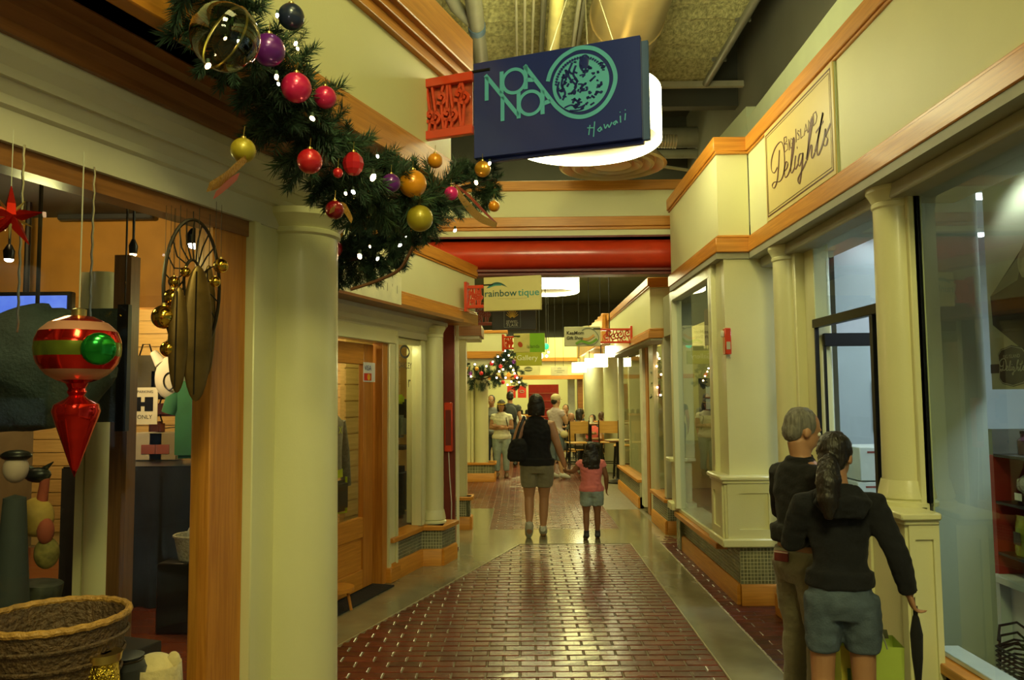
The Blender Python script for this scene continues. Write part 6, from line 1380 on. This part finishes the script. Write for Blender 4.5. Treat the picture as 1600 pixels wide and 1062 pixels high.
    if top:
        b = B(); torso(b, .016, tophem, .835); [b.ell(P['sh'+q_]+Vector((0, 0, dz))+ln+Vector((0, 0, -.012*h)), (.042*h, .042*h, .042*h), 14, 10) for q_ in ('LR' if sleeves != 'none' else '')]; b.tube([up(.79), up(.825), up(.845)], [(.085*h*wid, .050*h), (.062*h, .044*h), (.045*h, .040*h)], 18, side=X); b.tube([up(tophem), up(tophem+.05)], [(.104*h*f_*wid+.012, .077*h*f_+.012)]*2, 20, side=X)
        if sleeves != 'none':
            u1 = {'short': .33, 'long': 1.0, 'half': .5}[sleeves]
            for s_ in 'LR': arm(b, s_, .014 if sleeves != 'long' else .016, 0, u1)
        remeshed(b, 'top', top, t, max(vox, .008), .010, 8/h*1.6, sm=9)
    if shoes:
        for s_ in 'LR':
            b = B(); a, tt = P['ank'+s_], P['toe'+s_]; dd = (tt-a); b.tube([a-dd.normalized()*.035*h, a-dd.normalized()*.01*h, a.lerp(tt, .35), a.lerp(tt, .8), tt+dd.normalized()*.01*h], [.018*h, .030*h, .030*h, .027*h, .016*h], 14)
            for v in b.v: v.z = max(v.z, min(a.z, tt.z)-.030*h+.004) if 1 else v.z
            b.build('shoe', shoes, t, origin=(0, 0, 0))
    if hair: hair(ctx, hm)
    if extra: extra(ctx)
    return t
def hair_short(c, m, fringe=.0, bald=False):
    b = B(); hq, h, RH = c['hq'], c['h'], c['RH']
    b.ell(hq(0, -.014, .026), (.048*h, .054*h, .053*h), 20, 14, RH); b.ell(hq(0, -.034, -.005), (.043*h, .032*h, .040*h), 16, 10, RH)
    for s_ in (-1, 1): b.ell(hq(s_*.038, .002, .016), (.010*h, .022*h, .026*h), 12, 8, RH)
    remeshed(b, 'hair', m, c['t'], .008, .004, 30)
def hair_bob(c, m):
    b = B(); hq, h, RH = c['hq'], c['h'], c['RH']
    b.ell(hq(0, -.012, .026), (.054*h, .060*h, .054*h), 20, 14, RH); b.tube([hq(0, -.020, .03), hq(0, -.024, -.02), hq(0, -.024, -.075)], [(.055*h, .046*h), (.064*h, .046*h), (.060*h, .040*h)], 20, side=RH@Vector((1, 0, 0)))
    remeshed(b, 'hair', m, c['t'], .009, .007, 22)
def hair_long(c, m):
    b = B(); hq, h, RH = c['hq'], c['h'], c['RH']
    b.ell(hq(0, -.012, .026), (.062*h, .068*h, .060*h), 20, 14, RH); b.tube([hq(0, -.022, .03), hq(0, -.032, -.04), hq(0, -.055, -.12), hq(.005, -.062, -.20)], [(.062*h, .048*h), (.080*h, .05*h), (.098*h, .045*h), (.075*h, .03*h)], 20, side=RH@Vector((1, 0, 0)))
    remeshed(b, 'hair', m, c['t'], .009, .012, 20)
def hair_pony(c, m):
    b = B(); hq, h, RH = c['hq'], c['h'], c['RH']
    b.ell(hq(0, -.010, .024), (.051*h, .060*h, .056*h), 22, 14, RH); b.ell(hq(0, -.030, -.008), (.044*h, .036*h, .042*h), 16, 10, RH)
    b.tube([hq(0, -.058, -.012), hq(.004, -.085, -.03), hq(.010, -.105, -.08), hq(.012, -.108, -.14), hq(.012, -.100, -.19)], [.018*h, .030*h, .036*h, .030*h, .010*h], 14)
    remeshed(b, 'hair', m, c['t'], .007, .006, 30); B().tube([hq(0, -.060, -.014), hq(.002, -.070, -.020)], .021*h, 12).build('hair_tie', BLACKM, c['t'], origin=(0, 0, 0))
BLKT = mat('black_cloth', (.004, .004, .005), .9, var=.3, sheen=.03, bump=.15, bscale=90); NVY = mat('navy_hoodie', (.0045, .005, .009), .95, var=.3, sheen=.03, bump=.15, bscale=90)
KHA = mat('khaki_cloth', (.20, .18, .11), .85, var=.12, sheen=.2, bump=.2, bscale=60); DEN = mat('blue_denim', (.07, .10, .14), .85, var=.3, scale=12, bump=.2, bscale=120); LDEN = mat('light_denim', (.26, .32, .32), .85, var=.25, scale=10, bump=.2, bscale=90)
# --- man in black shirt at the doorway
def m_extra(c):
    hq, h, t = c['hq'], c['h'], c['t']; up = c['up']
    B().tube([up(.815), up(.845, -.004)], [(.052*h, .046*h), (.040*h, .040*h)], 18, side=Vector((1, 0, 0)), caps=False).build('collar', BLKT, t, origin=(0, 0, 0))
man = person('elderly man with grey hair in black shirt and khaki trousers at the shop doorway', (1.425, 4.05), -72, 1.57, J=dict(elL=(-.135, .02, .635), elR=(.135, .02, .635), wrL=(-.06, .14, .66), wrR=(.07, .15, .64), thL=(0, 0, 1), thR=(0, 0, 1)), skin=SKIN, hair=hair_short, hm=HGREY, top=BLKT, bottom=KHA, shoes=BLACKM, vox=.007, headtilt=-16, headturn=-12, fat=1.10, sleeves='half', belt=True, extra=m_extra, tophem=.575)
wa = thing('wallet', 'red edged wallet sticking out of the khaki back pocket', 'wallet', (1.30, 3.93, .84)); 
wa.location = (0, 0, 0); ORG[wa.name] = Vector((0, 0, 0))
B().add([Vector((0, 0, 0))], []) 
wb_ = B(); wb_.box(-.035, .035, -.008, .008, 0, .05); o = wb_.build('wallet_body', mat('wallet_maroon', (.20, .03, .03), .5), wa, bevel=.003); o = B().box(-.035, .035, -.009, .009, .042, .048).build('paper_edge', mat('paper_pink', (.6, .45, .4), .6), wa)
wa.location = (1.285, 3.975, .815); wa.rotation_euler = (0, 0, radians(-40))
# --- girl with pony tail and hood
def g_extra(c):
    hq, h, t, up = c['hq'], c['h'], c['t'], c['up']
    b = B(); b.tube([up(.835, -.050), up(.80, -.085), up(.755, -.085)], [(.055*h, .03*h), (.085*h, .038*h), (.055*h, .02*h)], 18, side=Vector((1, 0, 0))); b.ell(up(.815, -.03), (.075*h, .05*h, .028*h), 18, 10)
    remeshed(b, 'hood', NVY, t, .009, .010, 14)
girl = person('young woman with ponytail in dark hooded top and denim shorts beside the elderly man', (1.405, 3.55), -12, 1.47, J=dict(elR=(.150, -.03, .655), wrR=(.188, .0, .530), thR=(0, 1, 0), elL=(-.13, .05, .66), wrL=(-.05, .14, .67), thL=(0, 0, 1)), skin=SKIN, hair=hair_pony, top=NVY, bottom=DEN, shoes=mat('grey_shoe', (.2, .2, .2), .6), vox=.0065, headturn=-25, headtilt=-10, fat=.90, wid=.97, legs='shorts', bottomhem=.60, sleeves='long', tophem=.54, extra=g_extra, curl=.9)
um = thing('folded_umbrella', 'black folded umbrella dangling from the hooded woman', 'umbrella', (1.70, 3.5, .35))
B().lathe([(.004, -.02), (.012, .0), (.022, .10), (.026, .20), (.014, .27), (.010, .28)], (1.705, 3.50, .40), 14).build('canopy', BLKT, um); B().tube([(1.705, 3.50, .68), (1.705, 3.50, .72)], .010, 8).build('handle', BLACKM, um)
B().tube([(1.705, 3.50, .72), (1.70, 3.49, .76), (1.692, 3.50, .72)], .0025, 5).build('wrist_strap', BLACKM, um)
# gift bag
GBY = mat('bag_yellow', (.52, .48, .06), .5, var=.06); GBL = mat('bag_lime', (.42, .55, .09), .5, var=.05)
gb = thing('gift_bag', 'yellow green paper gift bag on the floor beside the hooded woman', 'bag', (1.60, 3.75, 0))
GBF = Fr((1.475, 3.79), 100, 1)
b = B(); vs = [GBF(u, v, z) for z, e in ((.018, 0), (.50, .012)) for u, v in ((-e, -.06-e), (.25+e, -.06-e), (.25+e, .10+e), (-e, .10+e))]
b.add(vs, [(0, 1, 2, 3), (0, 4, 5, 1), (1, 5, 6, 2), (2, 6, 7, 3), (3, 7, 4, 0)]); b.build('bag_body', GBL, gb, smooth=0)
B().add([GBF(-.002, .1015, .02), GBF(.13, .1015, .02), GBF(.135, .1135, .495), GBF(-.012, .1135, .495)], [(0, 1, 2, 3)]).build('printed_panel', GBY, gb, smooth=0)
strokes([[(.10, .04), (.07, .16), (.03, .27), (.02, .40)], [(.06, .03), (.10, .12), (.085, .25), (.12, .36)]], .014, mat('leaf_ink', (.06, .16, .03), .6), gb, lambda a, h_, z: GBF(a, .105+h_+.018*z/.5, z), name='printed_leaf', smooth_=True)
B().tube([GBF(.06, .112, .49), GBF(.08, .11, .60), GBF(.16, .11, .60), GBF(.19, .112, .49)], .0035, 6).build('bag_handle', mat('grey_cord', (.25, .25, .22), .8), gb)
B().add([GBF(.01, -.05, .49), GBF(.24, -.05, .49), GBF(.22, .0, .545), GBF(.04, .02, .56)], [(0, 1, 2, 3)]).build('tissue', mat('grey_tissue', (.30, .28, .22), .8), gb, smooth=0)
# --- woman and child walking away hand in hand
def w_extra(c):
    t, h, V_ = c['t'], c['h'], c['V']
    b = B(); b.tube([V_(-.135, -.05, .69), V_(-.13, -.05, .66), V_(-.13, -.05, .60), V_(-.14, -.05, .545), V_(-.14, -.05, .53)], [(.045*h, .018*h), (.062*h, .03*h), (.075*h, .042*h), (.070*h, .038*h), (.05*h, .02*h)], 18, side=Vector((1, 0, .15))); remeshed(b, 'shoulder_bag', BLKT, t, .010, .010, 10)
    B().tube([V_(-.15, -.06, .66), V_(-.12, -.06, .76), V_(-.085, -.02, .845), V_(-.08, .05, .80), V_(-.10, .06, .70)], [(.010*h, .004*h)]*5, 6).build('bag_strap', BLACKM, t, origin=(0, 0, 0))
    for s_ in 'LR': a = c['P']['ank'+s_]; B().tube([a+V_(0, 0, .005), a+V_(0, 0, .03)], .026*h, 12).build('sock', mat('white_sock', (.6, .6, .55), .8), t, origin=(0, 0, 0))
SNK = mat('pale_sneaker', (.42, .42, .38), .6, var=.3, scale=20)
wom = person('woman with black bob in sleeveless black top and khaki shorts walking away', (.165, 9.25), 0, 1.66, J=dict(kneeL=(-.055, .015, .275), ankL=(-.058, -.075, .085), toeL=(-.062, -.015, .012), kneeR=(.05, .03, .275), ankR=(.040, .02, .045), toeR=(.045, .115, .012), elR=(.150, -.03, .635), wrR=(.195, .0, .500), elL=(-.155, -.04, .645), wrL=(-.125, .06, .72), thR=(0, 1, 0), thL=(0, 0, 1)), skin=SKIN, hair=hair_bob, top=BLKT, bottom=KHA, shoes=SNK, vox=.008, fat=1.14, wid=1.0, legs='shorts', bottomhem=.56, sleeves='none', tophem=.50, extra=w_extra)
def c_extra(c):
    for s_ in 'LR': a = c['P']['ank'+s_]; B().tube([a+c['V'](0, 0, -.005), a+c['V'](0, 0, .05)], .028*c['h'], 12).build('sock', mat('dark_sock', (.03, .03, .04), .8), c['t'], origin=(0, 0, 0))
chi = person('small girl with long black hair in pink tee and pale blue shorts', (.785, 9.06), 0, 1.10, J=dict(elL=(-.19, .01, .70), wrL=(-.235, .05, .70), thL=(0, 0, 1), elR=(.155, -.01, .65), wrR=(.16, .04, .52), ankL=(-.06, -.03, .05), ankR=(.06, .03, .045), toeR=(.066, .13, .012), toeL=(-.066, .07, .012)), skin=SKIND, hair=hair_long, top=mat('pink_tee', (.66, .17, .17), .8, var=.08, sheen=.2), bottom=LDEN, shoes=mat('dark_shoe', (.02, .02, .03), .6), vox=.007, fat=1.12, wid=1.05, legs='shorts', bottomhem=.62, tophem=.50, extra=c_extra)
# --- people further down
def visor(c):
    hq, h, RH, t = c['hq'], c['h'], c['RH'], c['t']
    B().tube([hq(0, .0, .03), hq(0, .0, .05)], [(.052*h, .062*h)]*2, 24, side=RH@Vector((1, 0, 0))).build('visor_band', mat('grey_band', (.15, .15, .13), .7), t, origin=(0, 0, 0))
    b = B(); b.cyl((0, 0), .06*h, 0, .006, 24); b.v = [hq(0, .02, .026)+RH@Vector((v.x, v.y*1.2, v.z-.18*max(0, v.y))) for v in b.v]; b.build('visor_brim', mat('yellow_brim', (.75, .5, .03), .6), t, origin=(0, 0, 0))
    B().tube([c['up'](.76, .066), c['up'](.70, .074)], [(.014, .006), (.018, .006)], 8).build('sunglasses', BLACKM, t, origin=(0, 0, 0))
    B().tube([c['up'](.60)+c['V'](-.10, .06, 0), c['up'](.75)+c['V'](-.07, .075, 0), c['up'](.835)+c['V'](-.055, 0, 0)], .008, 6).build('bag_strap', BLACKM, t, origin=(0, 0, 0))
WTEE = mat('white_tee', (.70, .68, .52), .85, var=.06)
CROSS = dict(elL=(-.14, .02, .64), wrL=(.04, .105, .665), elR=(.14, .02, .64), wrR=(-.04, .115, .64), thL=(0, 0, 1), thR=(0, 0, 1))
person('woman in yellow visor and white tee standing with folded arms', (-.42, 15.9), 175, 1.56, J=CROSS, skin=SKIN, hair=hair_bob, top=WTEE, bottom=mat('faded_jeans', (.28, .35, .34), .85, var=.2), shoes=mat('brown_shoe', (.12, .06, .03), .6), vox=.012, fat=1.15, extra=visor)
person('man in grey shirt and glasses standing behind the woman with the visor', (-.66, 16.9), 170, 1.66, skin=SKIN, hair=hair_short, top=mat('grey_shirt', (.16, .17, .17), .85), bottom=mat('dark_denim', (.05, .07, .09), .85), shoes=BLACKM, vox=.014, fat=1.1)
def pack(c):
    b = B(); b.ell(c['up'](.70, -.10), (.085*c['h'], .055*c['h'], .12*c['h']), 16, 12); b.build('backpack', mat('charcoal_pack', (.03, .035, .04), .8), c['t'], origin=(0, 0, 0))
person('man with dark backpack walking away near the red counter', (-.28, 18.2), 5, 1.74, skin=SKIN, hair=hair_short, top=mat('charcoal_shirt', (.04, .045, .05), .85), bottom=DEN, shoes=BLACKM, vox=.014, extra=pack)
person('child in white shirt with green print between the backpack man and the counter', (-.09, 19.2), -20, 1.42, skin=SKIN, hair=hair_short, top=mat('bright_white', (.72, .75, .70), .85), bottom=mat('rosy_trousers', (.45, .30, .28), .85), shoes=BLACKM, vox=.014)
def cap(c):
    hq, h, RH, t = c['hq'], c['h'], c['RH'], c['t']; m = mat('beige_cap', (.55, .48, .25), .85)
    b = B(); b.ell(hq(0, -.008, .034), (.056*h, .064*h, .052*h), 18, 12, RH); b.build('cap_crown', m, t, origin=(0, 0, 0)); b = B(); b.ell(hq(0, .05, .022), (.038*h, .045*h, .006*h), 14, 8, RH); b.build('cap_brim', m, t, origin=(0, 0, 0))
    B().tube([c['up'](.80)+c['V'](-.08, -.055, 0), c['up'](.66)+c['V'](.02, -.075, 0), c['up'](.56)+c['V'](.12, -.03, 0)], .008, 6).build('bag_strap', m, t, origin=(0, 0, 0)); b = B(); b.ell(c['up'](.53)+c['V'](.135, .01, 0), (.05*h, .05*h, .045*h), 12, 8); b.build('hip_bag', m, t, origin=(0, 0, 0))
person('woman in beige cap and lavender top eating beside the high bar table', (.665, 15.6), -50, 1.66, J=dict(elR=(.13, .05, .66), wrR=(.04, .10, .80), elL=(-.13, .06, .66), wrL=(-.02, .13, .77), thR=(0, 0, 1), thL=(0, 0, 1), ankR=(.07, .03, .045), toeR=(.08, .13, .012)), skin=SKIN2, hair=hair_short, top=mat('lavender_top', (.50, .42, .42), .85), bottom=mat('slate_capri', (.12, .16, .20), .85), shoes=mat('white_shoe', (.6, .6, .55), .6), vox=.012, fat=1.08, legs='capri', sleeves='short', tophem=.53, extra=cap)
SIT = dict(kneeL=(-.07, .27, .50), kneeR=(.07, .27, .50), ankL=(-.07, .27, .25), ankR=(.07, .27, .25), toeL=(-.07, .36, .22), toeR=(.07, .36, .22), elL=(-.15, .05, .66), wrL=(-.05, .18, .66), elR=(.15, .05, .66), wrR=(.05, .18, .66), thL=(0, 0, 1), thR=(0, 0, 1))
def stool(px, py_head, Y, top_z, label, face, H, shirt, hm_=HBLK, sk=SKIN, hr=hair_short, seat_c=None, with_seat=True, lab2=None):
    """seated diner with the chair that carries them; top_z = head height"""
    p = at(px, py_head, Y); sz = top_z-.52*H
    person(label, (p.x, Y, sz-.455*H), face, H, J=SIT, skin=sk, hair=hr, hm=hm_, top=shirt, bottom=mat('dim_trousers', (.04, .045, .05), .85), shoes=BLACKM, vox=.016, fat=1.08, group='seated diners')
    if with_seat: chair(p.x, Y, face, sz, lab2)
WSEAT = wood('chair_ply', (.50, .26, .05), (.62, .35, .08))
def chair(x, y, face, sz, label, group='bar chairs of the food court'):
    t = thing('bar_chair', label, 'chair', (0, 0, 0), group); z = sz
    b = B(); b.box(-.20, .20, -.20, .20, z-.025, z); b.build('seat', WSEAT, t, bevel=.008)
    pts = [(-.19+.38*i/6, -.20-.03*sin(pi*i/6)) for i in range(7)]
    b = B(); vs = []
    for zz in (z+.18, z+.42): vs += [(a, c_, zz) for a, c_ in pts]+[(a, c_+.014, zz) for a, c_ in pts]
    b.add(vs, [(i, i+1, 15+i, 14+i) for i in range(6)]+[(7+i, 21+i, 22+i, 8+i) for i in range(6)]+[(14+i, 15+i, 22+i, 21+i) for i in range(6)]+[(i, 7+i, 8+i, i+1) for i in range(6)]+[(0, 14, 21, 7), (6, 13, 27, 20)])
    b.build('backrest', WSEAT, t, origin=(0, 0, 0))
    for sx_ in (-1, 1):
        B().tube([(sx_*.19, -.20, z-.02), (sx_*.20, -.215, z+.44)], .012, 8).build('back_post', BLACKM, t, origin=(0, 0, 0))
        for sy_ in (-1, 1): B().tube([(sx_*.17, sy_*.17, z-.02), (sx_*.21, sy_*.21, .012)], .013, 8).build('leg', BLACKM, t, origin=(0, 0, 0))
    b = B(); b.tube([(-.195, -.195, z*.4), (.195, -.195, z*.4), (.195, .195, z*.4), (-.195, .195, z*.4), (-.195, -.195, z*.4)], .009, 6); b.build('footrest', BLACKM, t, origin=(0, 0, 0))
    t.location = (x, y, 0); t.rotation_euler = (0, 0, radians(face)); return t
def table(x, y, r, z, label):
    t = thing('bar_table', label, 'table', (x, y, 0), 'round tables of the food court')
    B().cyl((x, y), r, z-.03, z, 32).build('tabletop', mat('pale_tabletop', (.60, .52, .28), .3), t, bevel=0); B().tube([(x+(r+.004)*cos(a), y+(r+.004)*sin(a), z-.015) for a in [2*pi*i/32 for i in range(33)]], .012, 6).build('edge_band', DKOAK, t)
    B().cyl((x, y), .035, .02, z-.03, 14).build('pedestal', BLACKM, t); B().lathe([(.26, .003), (.26, .02), (.05, .06), (.035, .08)], (x, y, 0), 28).build('table_base', BLACKM, t); B().cyl((x, y), .16, z-.05, z-.03, 16).build('top_plate', BLACKM, t)
    return t
pt = at(922, 664, 16.6); table(pt.x, 16.6, .42, 1.06, 'wide high bar table behind the small girl')
pt2 = at(965, 689, 14.9); table(pt2.x, 14.9, .24, .80, 'small lower round table nearest the shop end')
q = at(902, 700, 15.9); chair(q.x, 15.9, 8, .70, 'tall bar chair in front of the wide bar table, left one')
q = at(953, 700, 16.0); chair(q.x, 16.0, -12, .70, 'tall bar chair in front of the wide bar table, right one')
q = at(975, 700, 15.6); chair(q.x, 15.6, 80, .66, 'bar chair tucked beside the small round table')
stool(884, 640, 20.6, 1.36, 'man in black tee sitting with folded arms by the pale post', 170, 1.70, BLKT, lab2='chair under the man in the black tee')
stool(906, 650, 17.3, 1.30, 'woman in pale top seated in profile at the wide bar table', -70, 1.60, mat('pale_top', (.5, .44, .34), .85), hr=hair_bob, lab2='chair under the woman in the pale top')
stool(926, 665, 17.9, 1.16, 'person in coral shirt seated across the wide bar table', 150, 1.60, mat('coral_shirt', (.72, .12, .10), .8), lab2='chair under the person in coral')
stool(893, 652, 19.0, 1.18, 'bald man seated behind the woman in the pale top', 60, 1.66, mat('dark_olive', (.08, .08, .05), .85), hr=None, lab2='chair under the bald man')
stool(940, 657, 18.7, 1.20, 'person with brown hair and dark jacket seated by the further column', 10, 1.62, mat('slate_jacket', (.06, .07, .08), .85), hm_=mat('brown_hair', (.09, .045, .02), .5), lab2='chair under the brown haired diner')
stool(948, 656, 18.3, 1.16, 'person in white shirt seated between the two round columns', 40, 1.58, WTEE, lab2='chair under the diner in white')
stool(908, 652, 21.4, 1.24, 'distant diner in dark top between the pale post and the column', 180, 1.66, mat('deep_blue', (.03, .04, .07), .85), lab2='chair under the distant diner')
for i, (dx, dy) in enumerate(((-.15, .05), (.12, -.10))):
    t = thing('paper_tray', ['white paper food tray on the left of the wide bar table', 'white paper food tray on the right of the wide bar table'][i], 'tray', (pt.x+dx, 16.6+dy, 1.062))
    B().box(pt.x+dx-.10, pt.x+dx+.10, 16.6+dy-.07, 16.6+dy+.07, 1.062, 1.07).build('tray_base', LWHITE, t); B().box(pt.x+dx-.05, pt.x+dx+.05, 16.56+dy, 16.63+dy, 1.07, 1.10).build('food', OAK, t, bevel=.01)
t = thing('paper_cup', 'pale paper cup standing in the middle of the wide bar table', 'cup', (pt.x+.02, 16.5, 1.062)); B().lathe([(0, 0), (.028, 0), (.038, .11), (.035, .11), (.026, .01), (0, .01)], (pt.x+.02, 16.5, 1.062), 14).build('cup_body', mat('cup_white', (.7, .7, .6), .5), t); B().cyl((pt.x+.02, 16.5), .04, 1.17, 1.18, 14).build('lid', mat('cup_lid', (.5, .5, .45), .4), t)
# ---- red counters and shelves at the very end
RC = mat('red_display', (.66, .035, .015), .4, var=.15)
rd = thing('red_display', 'large red display wall with horizontal shelves at the end of the corridor', 'display', (.68, 24.4, 0))
B().box(.20, 1.14, 24.4, 24.5, .02, 1.98).build('back_panel', RC, rd)
for k in range(6): B().box(.22, 1.12, 24.28, 24.4, .5+k*.24, .52+k*.24).build('shelf', mat('red_edge', (.8, .25, .12), .4), rd)
rd2 = thing('red_poster', 'pair of red posters with white rings beside the distant garland', 'poster', (-.2, 22.2, 1.6))
for k, x in enumerate((-.42, -.12)):
    o = B().box(x, x+.24, 22.2, 22.22, 1.58, 1.92).build('sheet', RC, rd2); B().tube([(x+.12+.06*cos(a), 22.19, 1.76+.03*sin(a)) for a in [2*pi*i/20 for i in range(21)]], .008, 5).build('ring', LWHITE, rd2)
    B().tube([(x+.12, 22.21, 1.92), (x+.12, 22.21, 2.15)], .006, 5).build('cord', BLACKM, rd2)
ct = thing('shop_counter', 'dim brown counter with dark goods under the red posters', 'counter', (-.1, 22.6, 0))
B().box(-.7, .5, 22.6, 23.2, .003, 1.05).build('counter_body', DKOAK, ct); B().box(-.75, .55, 22.55, 23.2, 1.05, 1.10).build('counter_top', OAK, ct)
for k in range(8): t = thing('bust_stand', ['dark hat at the left end of the far counter', 'second dark hat from the left on the far counter', 'third dark hat from the left on the far counter', 'fourth dark hat from the left on the far counter', 'fourth dark hat from the right on the far counter', 'third dark hat from the right on the far counter', 'second dark hat from the right on the far counter', 'dark hat at the right end of the far counter'][k], 'hat', (-.62+k*.15, 22.8, 1.102), 'dark hats on the far counter'); B().lathe([(.07, 0), (.075, .015), (.045, .02), (.045, .10), (.02, .13), (0, .135)], (-.62+k*.15, 22.8, 1.102), 14).build('hat_crown', BLKT, t); t.name = 'dark_hat'
